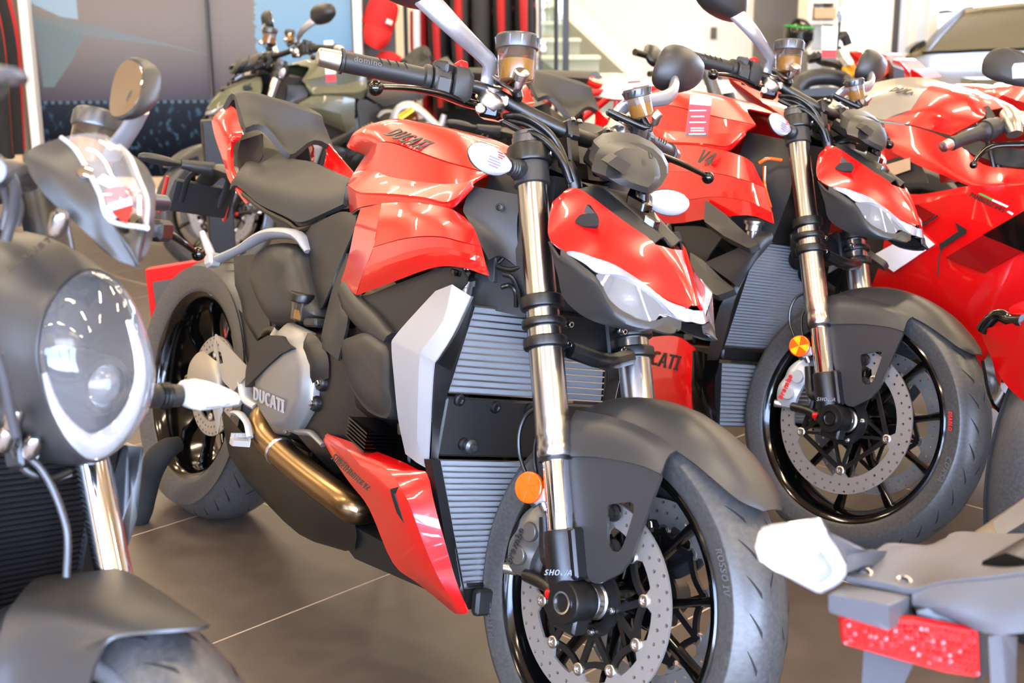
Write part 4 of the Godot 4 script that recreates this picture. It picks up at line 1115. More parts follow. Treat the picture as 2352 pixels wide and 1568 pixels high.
	obj("regulator_box", mb().loft([rnd(P([1.1011,0.8179,0.12, 1.1146,0.8298,0.12, 1.1343,0.8323,0.11, 1.1431,0.8227,0.105, 1.1558,0.8004,0.105, 1.1362,0.7831,0.11, 1.1453,0.7458,0.115, 1.1342,0.7486,0.12, 1.1221,0.7771,0.122]), 0.008), off(rnd(P([1.1011,0.8179,0.12, 1.1146,0.8298,0.12, 1.1343,0.8323,0.11, 1.1431,0.8227,0.105, 1.1558,0.8004,0.105, 1.1362,0.7831,0.11, 1.1453,0.7458,0.115, 1.1342,0.7486,0.12, 1.1221,0.7771,0.122]), 0.008), V(0, 0, -0.05))]), M.plastic, bike)
	obj("warning_sticker", mb().plate(P([1.1222,0.8282,0.09, 1.1559,0.8395,0.085, 1.1677,0.8057,0.085, 1.1366,0.7931,0.09]), V(-0.004, 0, -0.002)), M.paper, bike)
	for q in [P([1.1711,0.7644,0.12, 1.1834,0.7623,0.11, 1.192,0.7447,0.1, 1.1998,0.7238,0.095]), P([1.1672,0.7417,0.115, 1.1732,0.7474,0.105, 1.1869,0.7413,0.1, 1.1842,0.7141,0.09]), P([1.1409,0.7812,0.11, 1.1525,0.7967,0.1, 1.1665,0.7883,0.08]), P([1.1454,0.7737,0.115, 1.1635,0.773,0.1, 1.1767,0.7817,0.085])]:
		obj("wiring", mb().tube(q, 0.004, 8, 4), M.cable, bike)
	obj("steering_head", mb().loft([[V(1.19, 0.94, 0.06), V(1.05, 0.93, 0.09), V(1.05, 0.93, -0.09), V(1.19, 0.94, -0.06)], [V(1.22, 0.80, 0.07), V(1.08, 0.82, 0.13), V(1.08, 0.82, -0.13), V(1.22, 0.80, -0.07)], [V(1.20, 0.70, 0.08), V(1.1, 0.70, 0.13), V(1.1, 0.70, -0.13), V(1.20, 0.70, -0.08)]]), M.plastic_dark, bike)
	both(bike, "air_duct_panel", func(): return mb().patch([P([1.0657,0.8976,0.135, 1.1135,0.8987,0.11, 1.1487,0.8978,0.09]), P([1.0722,0.8586,0.15, 1.1132,0.86,0.12, 1.1537,0.8607,0.095]), P([1.0909,0.8384,0.15, 1.1291,0.8253,0.115, 1.1599,0.8176,0.09]), P([1.1569,0.7811,0.145, 1.1512,0.7912,0.115, 1.1718,0.7753,0.085])], 0.004, 4, 3), M.plastic)
	obj("panel_screw", got("pscrew", func(): return bolt_mesh(0.006, 0.004)), M.satin_black, bike, Transform3D(Basis(V(0, 1, 0), 0.5), V(1.1325,0.873,0.121)))
	# belly pan
	var b0 := P([0.738,0.3873,0.158, 0.8238,0.3578,0.172, 0.9171,0.3334,0.184, 0.9965,0.308,0.186, 1.0725,0.2333,0.17, 1.1284,0.2131,0.148, 1.203,0.1855,0.118])
	var b1 := P([0.8178,0.3959,0.17, 0.9301,0.3905,0.2, 1.0246,0.37,0.212, 1.0982,0.3411,0.21, 1.1497,0.2829,0.192, 1.1856,0.2331,0.164, 1.2173,0.1902,0.121])
	var b2 := P([0.9285,0.4052,0.175, 1.0302,0.4029,0.204, 1.098,0.3937,0.216, 1.1466,0.3654,0.213, 1.1838,0.3069,0.196, 1.2126,0.248,0.168, 1.2276,0.1941,0.122])
	var b3 := P([1.0713,0.4121,0.178, 1.1179,0.4132,0.184, 1.1497,0.4144,0.187, 1.1765,0.3756,0.184, 1.2085,0.3195,0.174, 1.2278,0.2562,0.15, 1.2381,0.2,0.119])
	for q in 2:
		var bl := mb()
		bl.crease = 0.4
		bl.patch([b0, b1], 0.004, 4, 2).patch([b1, b2], 0.004, 4, 2).patch([b2, b3], 0.004, 4, 2)
		var bp := obj("belly_pan", bl if q == 0 else bl.flipz(), p, bike)
		var vt := mb().plate(P([1.0952,0.3722,0.218, 1.1167,0.3827,0.216, 1.1065,0.3682,0.217, 1.1282,0.3358,0.208, 1.1341,0.3246,0.206, 1.1147,0.3369,0.21, 1.1002,0.3611,0.216]), V(0.002, 0, -0.004))
		obj("belly_vent", vt if q == 0 else vt.flipz(), M.void_black, bp)
		if q == 0:
			var a := V(0.8361,0.3668,0.179)
			var e := V(1.0307,0.3507,0.203)
			obj("belly_lettering", letters("STREETFIGHTER V2", 0.0135, 0.001, on_plane((a + e) * 0.5 + V(0.001, 0, 0.006), e - a, V(0.1, 1, -0.5)), true, true), M.print_dark, bp)
	obj("keel", mb().loft([[V(0.62, 0.30, 0.12), V(0.62, 0.24, 0.10), V(0.62, 0.24, -0.10), V(0.62, 0.30, -0.12)], [V(0.85, 0.24, 0.14), V(0.88, 0.175, 0.12), V(0.88, 0.175, -0.12), V(0.85, 0.24, -0.14)], [V(1.08, 0.25, 0.15), V(1.08, 0.19, 0.11), V(1.08, 0.19, -0.11), V(1.08, 0.25, -0.15)], [V(1.2, 0.24, 0.1), V(1.2, 0.19, 0.09), V(1.2, 0.19, -0.09), V(1.2, 0.24, -0.1)]]), M.plastic_dark, bike)
func radiator(bike: Node3D, c: Vector3, top: float, bottom: float, h: float, rows: int, turn: Basis) -> void:
	var X := Transform3D(turn, c)
	var half := h * 0.5
	var core := obj("radiator_core", mb().loft([[V(-0.014, -half, bottom), V(-0.003, -half, bottom), V(-0.003, -half, -bottom), V(-0.014, -half, -bottom)], [V(-0.014, half, top), V(-0.003, half, top), V(-0.003, half, -top), V(-0.014, half, -top)]]), M.fin, bike, X)
	var step := h / rows
	for i in rows + 1:
		var y := -half + step * i
		var w := lerpf(bottom, top, float(i) / rows)
		obj("radiator_tube", mb().box(V(0.001, y, 0), V(0.012, step * 0.2, w * 2.0)), M.alu, core)
	var n := int(bottom * 2.0 / 0.0023)
	var b := mb()
	for i in rows:
		var y := -half + step * (i + 0.5)
		var w := lerpf(bottom, top, (i + 0.5) / rows)
		for k in n:
			var z := lerpf(-w, w, (k + 0.5) / n)
			b.quad(V(-0.003, y - step * 0.42, z - 0.0008), V(0.003, y - step * 0.42, z), V(0.003, y + step * 0.42, z), V(-0.003, y + step * 0.42, z - 0.0008))
	var f := obj("radiator_fins", b, M.fin, core)
	f.set_meta("kind", "stuff")
	for s in [-1, 1]:
		obj("radiator_tank", mb().loft([[V(-0.016, -half, s * bottom), V(0.006, -half, s * bottom), V(0.006, -half, s * (bottom + 0.022)), V(-0.016, -half, s * (bottom + 0.022))], [V(-0.016, half, s * top), V(0.006, half, s * top), V(0.006, half, s * (top + 0.018)), V(-0.016, half, s * (top + 0.018))]]), M.satin_black, core)
# engine, exhaust, rear wheel and foot controls
func body_lower(bike: Node3D, o: Dictionary) -> void:
	wheel(bike, Transform3D(Basis(V(0, 0, 1), 0.5), V(0, 0.319, 0)), 0.324, 0.18, "rear", {"pairs": 5, "nb": 6, "rb": 0.077, "ro": 0.1225, "zd": 0.02, "a0": 0.2, "style": 1, "discs": [1]})
	obj("axle_nut", mb().lathe([W2(0.03, 0.05), W2(0.032, 0.06), W2(0.03, 0.088), W2(0.024, 0.09), W2(0.021, 0.07), W2(0.005, 0.07)], V(0, 0.319, 0), V(0, 0, 1), 6, false), M.gold_dull, bike)
	obj("swingarm", mb().tube([V(0.0, 0.319, -0.09), V(0.2, 0.34, -0.125), V(0.4, 0.385, -0.11), V(0.56, 0.41, -0.03)], [0.05, 0.055, 0.06, 0.065], 12, 4, 1.2), M.satin_black, bike)
	obj("rear_hugger", mb().patch([[V(0.29, 0.62, 0.08), V(0.36, 0.5, 0.085), V(0.385, 0.38, 0.085), V(0.38, 0.27, 0.08)], [V(0.30, 0.64, 0), V(0.375, 0.51, 0), V(0.4, 0.38, 0), V(0.39, 0.26, 0)], [V(0.29, 0.62, -0.08), V(0.36, 0.5, -0.085), V(0.385, 0.38, -0.085), V(0.38, 0.27, -0.08)]], 0.004), M.plastic, bike)
	# crankcase, cylinders and the two-tone clutch cover
	obj("crankcase", mb().loft([[V(0.47, 0.36, 0), V(0.5, 0.56, 0), V(0.72, 0.60, 0), V(0.9, 0.56, 0), V(0.94, 0.38, 0), V(0.78, 0.30, 0)], [V(0.48, 0.37, 0.13), V(0.51, 0.55, 0.13), V(0.72, 0.585, 0.13), V(0.88, 0.55, 0.13), V(0.92, 0.39, 0.13), V(0.78, 0.31, 0.13)], [V(0.53, 0.40, 0.165), V(0.55, 0.53, 0.165), V(0.70, 0.565, 0.165), V(0.82, 0.53, 0.165), V(0.84, 0.42, 0.165), V(0.72, 0.35, 0.165)]], 1, 1).mirror(), M.engine, bike)
	var cc := V(0.622, 0.461, 0)
	var cov := obj("clutch_cover", mb().lathe([W2(0.112, 0.15), W2(0.116, 0.165), W2(0.114, 0.178), W2(0.108, 0.186), W2(0.098, 0.194), W2(0.088, 0.203), W2(0.04, 0.205)], cc, V(0, 0, 1), 9, false, 0.3), M.silver_cast, bike)
	var dark := mb().loft([rnd(P([0.5151,0.4185,0.196, 0.5065,0.454,0.196, 0.517,0.4887,0.196, 0.5359,0.5202,0.196, 0.5772,0.5407,0.196, 0.626,0.5489,0.196, 0.6768,0.5332,0.196, 0.6376,0.5143,0.196, 0.585,0.4752,0.196]), 0.006), off(rnd(P([0.5151,0.4185,0.196, 0.5065,0.454,0.196, 0.517,0.4887,0.196, 0.5359,0.5202,0.196, 0.5772,0.5407,0.196, 0.626,0.5489,0.196, 0.6768,0.5332,0.196, 0.6376,0.5143,0.196, 0.585,0.4752,0.196]), 0.006), V(0, 0, 0.014))])
	obj("clutch_cover_dark_half", dark, M.plastic_dark, cov)
	if o.get("letters", true):
		var a := V(0.5688,0.4163,0.2085)
		var e := V(0.6634,0.4179,0.2085)
		obj("cover_lettering", letters("DUCATI", 0.026, 0.002, on_plane((a + e) * 0.5, e - a, V(-0.2, 1, 0.15))), M.silver, cov)
	for q in [[730, 770, 0.17], [738, 880, 0.168], [725, 925, 0.17]]: pass
	for q in [V(0.6919,0.546,0.172), V(0.7406,0.4805,0.17), V(0.7306,0.4386,0.172), V(0.6635,0.3708,0.175), V(0.5781,0.5389,0.172)]:
		obj("engine_boss", mb().lathe([W2(0.016, -0.03), W2(0.016, 0.0), W2(0.013, 0.006), W2(0.0075, 0.006), W2(0.006, 0.002)], q, V(0, 0, 1), 16), M.engine, bike)
		obj("engine_bolt", got("ebolt", func(): return bolt_mesh(0.0062, 0.008)), M.bolt, bike, Transform3D(Basis(), q + V(0, 0, 0.003)))
	both(bike, "case_rib", func(): return mb().patch([P([0.6106,0.548,0.17, 0.6682,0.5633,0.172, 0.7056,0.5595,0.17, 0.7444,0.5326,0.165, 0.7609,0.4947,0.165]), P([0.6798,0.5313,0.185, 0.6896,0.5421,0.185, 0.7047,0.5363,0.185, 0.7244,0.5055,0.183, 0.7131,0.4703,0.18]), P([0.6836,0.5059,0.18, 0.6906,0.5008,0.178, 0.6981,0.4914,0.178, 0.695,0.471,0.175, 0.6956,0.4423,0.175])], 0.004, 3, 3), M.engine)
	var head := P([0.7952,0.5689,0.165, 0.8425,0.5914,0.175, 0.8974,0.6084,0.18, 0.9522,0.6035,0.185, 0.9951,0.5929,0.19, 1.0166,0.5312,0.19, 1.0289,0.505,0.188, 1.0166,0.4756,0.185, 0.9379,0.4705,0.175, 0.8636,0.4898,0.165, 0.8147,0.5161,0.16])
	both(bike, "cylinder_head_cover", func(): return mb().loft([off(inset(head, 1.02), V(0, 0, -0.10)), head, inset(head, 0.9, V(0.004, 0.002, 0.012)), inset(head, 0.62, V(0.008, 0.006, 0.022)), inset(head, 0.2, V(0.01, 0.008, 0.025))], 3, 3), M.plastic)
	both(bike, "front_cylinder", func(): return mb().tube([V(0.80, 0.47, 0.08), V(0.93, 0.52, 0.10), V(1.03, 0.56, 0.11)], [0.07, 0.075, 0.07], 14, 2), M.engine)
	obj("oil_cooler", mb().box(V(1.0, 0.42, 0), V(0.04, 0.1, 0.28), Basis(V(0, 0, 1), 0.3), 0.004), M.gloss_black, bike)
	for k in 6: obj("cooler_rib", mb().box(V(0.9339,0.4343,0.17) + V(0.01, 0.012 - k * 0.0065, 0), V(0.07, 0.003, 0.07), Basis(V(0, 0, 1), -0.2)), M.gloss_black, bike)
	# frame plates, subframe, heat shield
	both(bike, "frame_plate", func(): return mb().patch([P([0.6929,0.732,0.135, 0.6944,0.6735,0.15, 0.6986,0.6074,0.16, 0.7104,0.5473,0.17]), P([0.734,0.7084,0.145, 0.7526,0.651,0.165, 0.7636,0.6047,0.175, 0.7664,0.5447,0.18]), P([0.7313,0.6907,0.145, 0.751,0.6426,0.16, 0.7971,0.6155,0.17, 0.799,0.5365,0.178])], 0.006, 4, 3), M.plastic)
	both(bike, "lower_frame_arm", func(): return mb().tube(P([0.7434,0.6661,0.15, 0.8048,0.6411,0.16, 0.8943,0.6207,0.17, 0.9605,0.6023,0.175]), [0.018, 0.021, 0.021, 0.016], 10, 4, 1.3), M.plastic)
	both(bike, "subframe_side", func(): return mb().patch([P([0.4782,0.7489,0.12, 0.5576,0.7765,0.125, 0.6286,0.8059,0.12, 0.6796,0.808,0.115]), P([0.5248,0.7357,0.125, 0.6007,0.7405,0.13, 0.6604,0.7595,0.13, 0.7005,0.7807,0.125]), P([0.5361,0.6819,0.12, 0.5856,0.6699,0.13, 0.6432,0.6844,0.14, 0.6943,0.7141,0.14]), P([0.5848,0.6182,0.12, 0.6401,0.6127,0.135, 0.6695,0.6302,0.145, 0.693,0.6645,0.15])], 0.004, 3, 3), M.plastic)
	both(bike, "air_filter_case", func(): return mb().loft([rnd(P([0.5792,0.6895,0.13, 0.6294,0.7282,0.13, 0.6936,0.7299,0.135, 0.7092,0.6938,0.145, 0.68,0.6514,0.15, 0.6134,0.6664,0.14]), 0.01), off(rnd(P([0.5792,0.6895,0.13, 0.6294,0.7282,0.13, 0.6936,0.7299,0.135, 0.7092,0.6938,0.145, 0.68,0.6514,0.15, 0.6134,0.6664,0.14]), 0.01), V(0, 0, -0.08))]), M.plastic_dark)
	var hs := P([0.3812,0.7037,0.13, 0.4552,0.7201,0.135, 0.5234,0.7183,0.13, 0.5588,0.6824,0.125, 0.6162,0.6317,0.13, 0.6456,0.5961,0.13, 0.6007,0.5671,0.135, 0.5215,0.5496,0.14, 0.4701,0.5567,0.14, 0.408,0.5912,0.14, 0.3459,0.6301,0.135, 0.3404,0.6714,0.13])
	obj("exhaust_heat_shield", mb().loft([off(hs, V(0, 0, -0.09)), hs, inset(hs, 0.86, V(0.004, 0, 0.03)), inset(hs, 0.5, V(0.01, 0, 0.045))], 3, 2), M.plastic, bike)
	obj("inner_hugger", mb().loft([off(P([0.0945,0.6485,0.07, 0.2018,0.6688,0.07, 0.2781,0.5705,0.075, 0.3731,0.5368,0.08, 0.2896,0.4861,0.08, 0.2228,0.5196,0.08, 0.1511,0.549,0.075]), V(0, 0, -0.1)), P([0.0945,0.6485,0.07, 0.2018,0.6688,0.07, 0.2781,0.5705,0.075, 0.3731,0.5368,0.08, 0.2896,0.4861,0.08, 0.2228,0.5196,0.08, 0.1511,0.549,0.075])]), M.plastic, bike)
	obj("hugger_fin", mb().plate(P([0.1666,0.5458,0.082, 0.2479,0.5083,0.085, 0.3064,0.4814,0.085, 0.2759,0.427,0.085, 0.2311,0.4643,0.083]), V(0, 0, -0.006)), M.plastic, bike)
	# rear brake reservoir
	var rr := obj("rear_reservoir", mb().lathe([W2(0.011, -0.04), W2(0.017, -0.036), W2(0.019, 0)], V(0.5982,0.6167,0.16), V(0.02, 1, 0.02), 18), M.smoke, bike)
	obj("reservoir_cap", mb().lathe([W2(0.024, -0.001), W2(0.0255, 0.001), W2(0.0255, 0.014), W2(0.023, 0.017)], V(0.5978,0.6178,0.16), V(0.02, 1, 0.02), 20), M.satin_black, rr)
	obj("brake_fluid", mb().lathe([W2(0.007, -0.037), W2(0.0118, -0.034), W2(0.0125, -0.016), W2(0.003, -0.016)], V(0.5982,0.6167,0.16), V(0.02, 1, 0.02), 16), M.fluid, rr)
	obj("reservoir_hose", mb().tube(P([0.6044,0.5952,0.16, 0.5882,0.5745,0.155, 0.5586,0.5511,0.15, 0.5339,0.5395,0.15, 0.4573,0.5353,0.14, 0.4134,0.5183,0.13]), 0.008, 10, 4), M.cable, rr)
	obj("hose_union", mb().tube(P([0.5164,0.5475,0.155, 0.5078,0.5295,0.155]), [0.009, 0.012], 12), M.alu, bike)
	obj("master_arm", mb().box(V(0.6491,0.5838,0.15), V(0.05, 0.018, 0.03), Basis(V(0, 0, 1), 0.15), 0.004), M.plastic, bike)
	# header pipe and the long box below
	obj("header_pipe", mb().tube([V(0.5023,0.3886,0.12), V(0.5317,0.3612,0.165), V(0.5726,0.3317,0.175), V(0.659,0.3137,0.175), V(0.7466,0.3007,0.172), V(0.839,0.2885,0.165), V(0.8971,0.2779,0.15), V(0.8723,0.2726,0.1)], [0.03, 0.0305, 0.0305, 0.029, 0.029, 0.029, 0.029, 0.029], 18, 5), M.bronze, bike)
	obj("pipe_band", mb().lathe([W2(0.03, -0.004), W2(0.032, -0.002), W2(0.032, 0.002), W2(0.03, 0.004)], V(0.6355,0.3182,0.175), V(0.75, -0.2, 0), 24), M.alu, bike)
	obj("silencer_box", mb().loft([P([0.2891,0.3272,0.14, 0.4022,0.2919,0.15, 0.3891,0.2404,0.14, 0.303,0.2229,0.11]), P([0.4309,0.2992,0.15, 0.5592,0.2745,0.16, 0.5403,0.2155,0.15, 0.4027,0.181,0.1]), P([0.6278,0.295,0.15, 0.7613,0.2702,0.165, 0.746,0.1823,0.15, 0.5994,0.1582,0.1]), P([0.7909,0.2788,0.14, 0.897,0.2636,0.15, 0.8901,0.1962,0.13, 0.7736,0.1723,0.1])], 2, 3), M.silencer, bike)
	both(bike, "side_stand_plate", func(): return mb().box(V(0.6, 0.30, 0.1), V(0.1, 0.05, 0.03), Basis(), 0.006), M.satin_black)
	obj("side_stand", mb().tube([V(0.55, 0.3, -0.12), V(0.52, 0.15, -0.19), V(0.50, 0.062, -0.245)], [0.014, 0.012, 0.014], 10, 3), M.satin_black, bike)
	obj("case_bracket", mb().tube(P([0.6421,0.3745,0.17, 0.6965,0.373,0.172, 0.7342,0.3799,0.17, 0.7754,0.3673,0.165]), [0.012, 0.011, 0.009, 0.007], 10, 3, 0.7), M.silver_cast, bike)
	# rider foot controls on the right
	obj("footpeg_hanger", mb().tube(P([0.432,0.4476,0.18, 0.4642,0.4187,0.185, 0.4859,0.3911,0.185, 0.5225,0.3824,0.18]), [0.012, 0.016, 0.015, 0.012], 10, 4, 0.7).tube(P([0.4792,0.3989,0.185, 0.4551,0.3745,0.19, 0.44,0.3707,0.195]), 0.009, 8, 3).tube(P([0.4642,0.4187,0.185, 0.4608,0.4468,0.17]), 0.010, 8, 2), M.silver, bike)
	var peg := obj("footpeg", mb().loft([rnd(P([0.5418,0.3217,0.24, 0.5234,0.3249,0.215, 0.571,0.3324,0.21, 0.5851,0.3242,0.215, 0.5564,0.3187,0.24]), 0.003), off(rnd(P([0.5418,0.3217,0.24, 0.5234,0.3249,0.215, 0.571,0.3324,0.21, 0.5851,0.3242,0.215, 0.5564,0.3187,0.24]), 0.003), V(0, -0.012, 0))]), M.silver, bike)
	for k in 5: obj("peg_tooth", mb().box(V(0.5533,0.3256,0.238).lerp(V(0.5709,0.3308,0.213), k / 4.0) + V(0, 0.003, 0), V(0.004, 0.008, 0.012)), M.silver, peg)
	obj("brake_pedal_arm", mb().tube(P([0.4744,0.3571,0.205, 0.5135,0.3631,0.21, 0.553,0.354,0.213, 0.5781,0.331,0.215]), [0.009, 0.010, 0.008, 0.008], 8, 4, 0.6), M.silver, bike)
	both(bike, "heel_guard", func(): return mb().plate(rnd(P([0.3251,0.4971,0.2, 0.4872,0.4592,0.2, 0.4916,0.4367,0.2, 0.4836,0.4303,0.2, 0.4468,0.3968,0.2, 0.3933,0.4073,0.2, 0.329,0.4653,0.2]), 0.004).map(func(q): return V(q.x, q.y, 0.2)), V(0, 0, -0.003), [P([0.3339,0.4825,0.2, 0.3488,0.4822,0.2, 0.384,0.444,0.2, 0.3643,0.4383,0.2])]), M.beige_silver)
	obj("exhaust_end_shield", mb().patch([P([0.1246,0.3526,0.15, 0.1265,0.3897,0.15, 0.1526,0.4186,0.15, 0.184,0.4314,0.15]), P([0.2815,0.3667,0.2, 0.3068,0.4066,0.205, 0.3164,0.4287,0.2, 0.3138,0.4387,0.19]), P([0.3611,0.3647,0.205, 0.3803,0.4027,0.21, 0.3808,0.4176,0.205, 0.3682,0.4255,0.19]), P([0.3937,0.2912,0.19, 0.3942,0.3205,0.19, 0.3956,0.3476,0.19, 0.3746,0.3553,0.18])], 0.003, 4, 4), M.beige_silver, bike)
	# passenger footpeg bracket
	both(bike, "passenger_peg_bracket", func(): return mb().tube(P([0.543,0.7145,0.13, 0.5078,0.7408,0.14, 0.4356,0.7355,0.155, 0.3853,0.7171,0.165, 0.3368,0.6879,0.175, 0.2605,0.6529,0.185]), [0.013, 0.022, 0.023, 0.019, 0.015, 0.017], 10, 4, 0.5), M.shroud)
	both(bike, "passenger_peg", func(): return mb().tube(P([0.2347,0.6523,0.19, 0.2113,0.6758,0.195, 0.1872,0.7007,0.2]), [0.011, 0.010, 0.007], 10, 2).box(V(0.2337,0.6451,0.187), V(0.035, 0.03, 0.03), Basis(V(0, 0, 1), 0.4), 0.006), M.silver)

func build_others() -> void:
	build_v4()
	build_green()
	build_distant_red()
	build_monster()
	build_sport()
	build_near_tail()
	build_near_light()
	build_white()
	build_wheel_lock()
	build_tags()
func build_v4() -> void:
	var bike := thing("motorcycle", "red naked motorcycle with V4 on its side, black winglets and silver calipers lettered in red", "motorcycle", TF([0.53896,0.00000,0.84233,0.16792,0.97993,-0.10744,-0.82543,0.19936,0.52814,-0.05660,0.00000,-3.97730]), "motorcycles in the showroom")
	var SW := steer(0.1829, 0.097)
	var ax := V(1.465, 0.3, 0)
	var S := SW * Transform3D(Basis.from_scale(V(0.955, 0.955, 0.955)), ax * 0.045)
	build_front(bike, S, SW, {"paint": M.red, "cal": 1, "wheel": {"pairs": 5, "nb": 5, "rb": 0.113, "ro": 0.165, "zd": 0.07, "a0": -0.12, "style": 1, "discs": [1, -1], "text": [["CORSA", 0.256, -0.16, 0.013, M.rubber_light, 1], ["DIABLO", 0.245, 0.25, 0.008, M.red_print, 1]]}})
	body_upper(bike, {"paint": M.red})
	body_lower(bike, {"letters": false})
	var sc := [P([0.7383,0.8445,0.15, 0.8752,0.8554,0.165, 1.0166,0.8555,0.175, 1.1109,0.8467,0.175, 1.1461,0.8307,0.165]), P([0.7985,0.7795,0.17, 0.9388,0.7902,0.19, 1.0711,0.7969,0.196, 1.1594,0.791,0.19, 1.2116,0.7811,0.175]), P([0.8034,0.7069,0.172, 0.9478,0.7184,0.195, 1.0704,0.7427,0.196, 1.1804,0.7456,0.19, 1.2513,0.7275,0.175]), P([0.8278,0.6522,0.165, 0.9449,0.6656,0.18, 1.0462,0.6875,0.186, 1.1864,0.7144,0.185, 1.2582,0.7058,0.172])]
	both(bike, "side_cover", func():
		var sb := mb()
		sb.crease = 0.16
		return sb.patch([sc[0], sc[1]], 0.004, 4, 2).patch([sc[1], sc[2]], 0.004, 4, 2).patch([sc[2], sc[3]], 0.004, 4, 2), M.red)
	var a := V(0.9821,0.8353,0.194)
	var e := V(1.0565,0.8268,0.1985)
	obj("side_lettering", letters("V4", 0.034, 0.0015, on_plane((a + e) * 0.5 + V(0.002, 0, 0.003), e - a, V(0, 1, -0.3)), true, true), M.print_dark, bike)
	both(bike, "upper_winglet", func(): return mb().loft([rnd(P([1.052,0.7332,0.205, 1.1323,0.7085,0.21]) + P([1.2227,0.6719,0.215, 1.2689,0.6559,0.218, 1.2616,0.6426,0.24, 1.1892,0.6586,0.25]) + P([1.0939,0.6834,0.235]), 0.006), off(rnd(P([1.052,0.7332,0.205, 1.1323,0.7085,0.21]) + P([1.2227,0.6719,0.215, 1.2689,0.6559,0.218, 1.2616,0.6426,0.24, 1.1892,0.6586,0.25]) + P([1.0939,0.6834,0.235]), 0.006), V(0, -0.012, -0.012))]), M.plastic)
	both(bike, "lower_winglet", func(): return mb().loft([rnd(P([1.025,0.6031,0.2, 1.0857,0.5901,0.205, 1.1624,0.5593,0.21, 1.2176,0.5437,0.215, 1.1901,0.5213,0.24, 1.1416,0.5287,0.24, 1.0596,0.5703,0.22]), 0.006), off(rnd(P([1.025,0.6031,0.2, 1.0857,0.5901,0.205, 1.1624,0.5593,0.21, 1.2176,0.5437,0.215, 1.1901,0.5213,0.24, 1.1416,0.5287,0.24, 1.0596,0.5703,0.22]), 0.006), V(0, -0.012, -0.012))]), M.plastic)
	both(bike, "winglet_bridge", func(): return mb().patch([P([1.1924,0.6799,0.15, 1.2308,0.6821,0.145, 1.2319,0.6598,0.145]), P([1.1965,0.6512,0.18, 1.2213,0.6488,0.17, 1.2105,0.5981,0.175]), P([1.0867,0.5854,0.2, 1.1661,0.5612,0.195, 1.1947,0.5462,0.18])], 0.004, 3, 3), M.plastic_dark)
	both(bike, "under_cover", func(): return mb().patch([P([0.9228,0.6546,0.17, 1.0255,0.6675,0.175, 1.1028,0.6568,0.17]), P([0.9407,0.5898,0.17, 1.0131,0.5928,0.175, 1.064,0.586,0.175]), P([0.9364,0.5216,0.17, 1.0198,0.5277,0.175, 1.0655,0.5208,0.175]), P([0.9497,0.3886,0.16, 1.0345,0.4125,0.17, 1.1006,0.4112,0.17])], 0.004, 3, 3), M.plastic_dark)
	# radiators
	radiator(bike, V(1.15, 0.525, 0), 0.115, 0.15, 0.262, 36, Basis(V(0, 0, 1), -0.05))
	radiator(bike, V(1.17, 0.286, 0), 0.165, 0.15, 0.15, 15, Basis(V(0, 0, 1), 0.1))
	both(bike, "radiator_side", func(): return mb().patch([P([1.2115,0.6793,0.13, 1.1848,0.5964,0.15, 1.1728,0.5117,0.165, 1.1785,0.3979,0.18, 1.1764,0.3685,0.185]), P([1.2043,0.6548,0.155, 1.1704,0.5601,0.175, 1.1482,0.4915,0.185, 1.1508,0.3876,0.195, 1.1523,0.3628,0.195])], 0.008, 3, 2), M.satin_black)
	both(bike, "lower_side_panel", func(): return mb().patch([P([1.0654,0.3655,0.2, 1.0792,0.295,0.2, 1.106,0.2355,0.19]), P([1.1223,0.3774,0.205, 1.1502,0.2935,0.2, 1.166,0.2326,0.185]), P([1.1807,0.3728,0.19, 1.179,0.3009,0.185, 1.1929,0.2074,0.165])], 0.005, 3, 3), M.gloss_black)
	obj("radiator_bar", mb().box(V(1.165, 0.385, 0), V(0.03, 0.03, 0.36), Basis(), 0.005), M.satin_black, bike)
	both(bike, "belly_pan", func(): return mb().patch([P([0.9309,0.372,0.2, 1.0396,0.3971,0.205, 1.1075,0.3815,0.2]), P([0.9748,0.2978,0.205, 1.0873,0.3125,0.205, 1.1176,0.277,0.195]), P([1.0135,0.1855,0.19, 1.0807,0.2139,0.19, 1.1387,0.1751,0.175]), P([1.0372,0.0808,0.15, 1.1289,0.1073,0.15, 1.1917,0.1255,0.14])], 0.004, 4, 3), M.red)
	var ta := V(0.919,0.3243,0.208)
	var te := V(1.049,0.334,0.208)
	obj("belly_lettering", letters("DUCATI", 0.036, 0.0015, on_plane((ta + te) * 0.5 + V(0, 0, 0.003), te - ta, V(0.1, 1, 0)), true, true), M.print_dark, bike)
	var nk := obj("radiator_neck", mb().lathe([W2(0.015, -0.05), W2(0.015, -0.012), W2(0.019, -0.01), W2(0.019, 0.004)], V(1.1617,0.6909,0.14), V(0, 1, 0.1), 18), M.alu, bike)
	obj("radiator_cap", mb().lathe([W2(0.023, 0.004), W2(0.024, 0.008), W2(0.024, 0.013), W2(0.014, 0.017)], V(1.1617,0.6909,0.14), V(0, 1, 0.1), 18), M.alu, nk)
	obj("steering_head", mb().loft([[V(1.17, 0.90, 0.06), V(1.03, 0.91, 0.09), V(1.03, 0.91, -0.09), V(1.17, 0.90, -0.06)], [V(1.2, 0.78, 0.08), V(1.06, 0.80, 0.14), V(1.06, 0.80, -0.14), V(1.2, 0.78, -0.08)], [V(1.18, 0.66, 0.09), V(1.08, 0.66, 0.13), V(1.08, 0.66, -0.13), V(1.18, 0.66, -0.09)]]), M.plastic_dark, bike)
	for q in [P([1.1511,0.8323,0.13, 1.1577,0.7881,0.125, 1.1854,0.7393,0.12]), P([1.1349,0.8371,0.135, 1.1459,0.8506,0.12, 1.1745,0.8524,0.1])]: obj("wiring", mb().tube(q, 0.004, 8, 4), M.orange, bike)
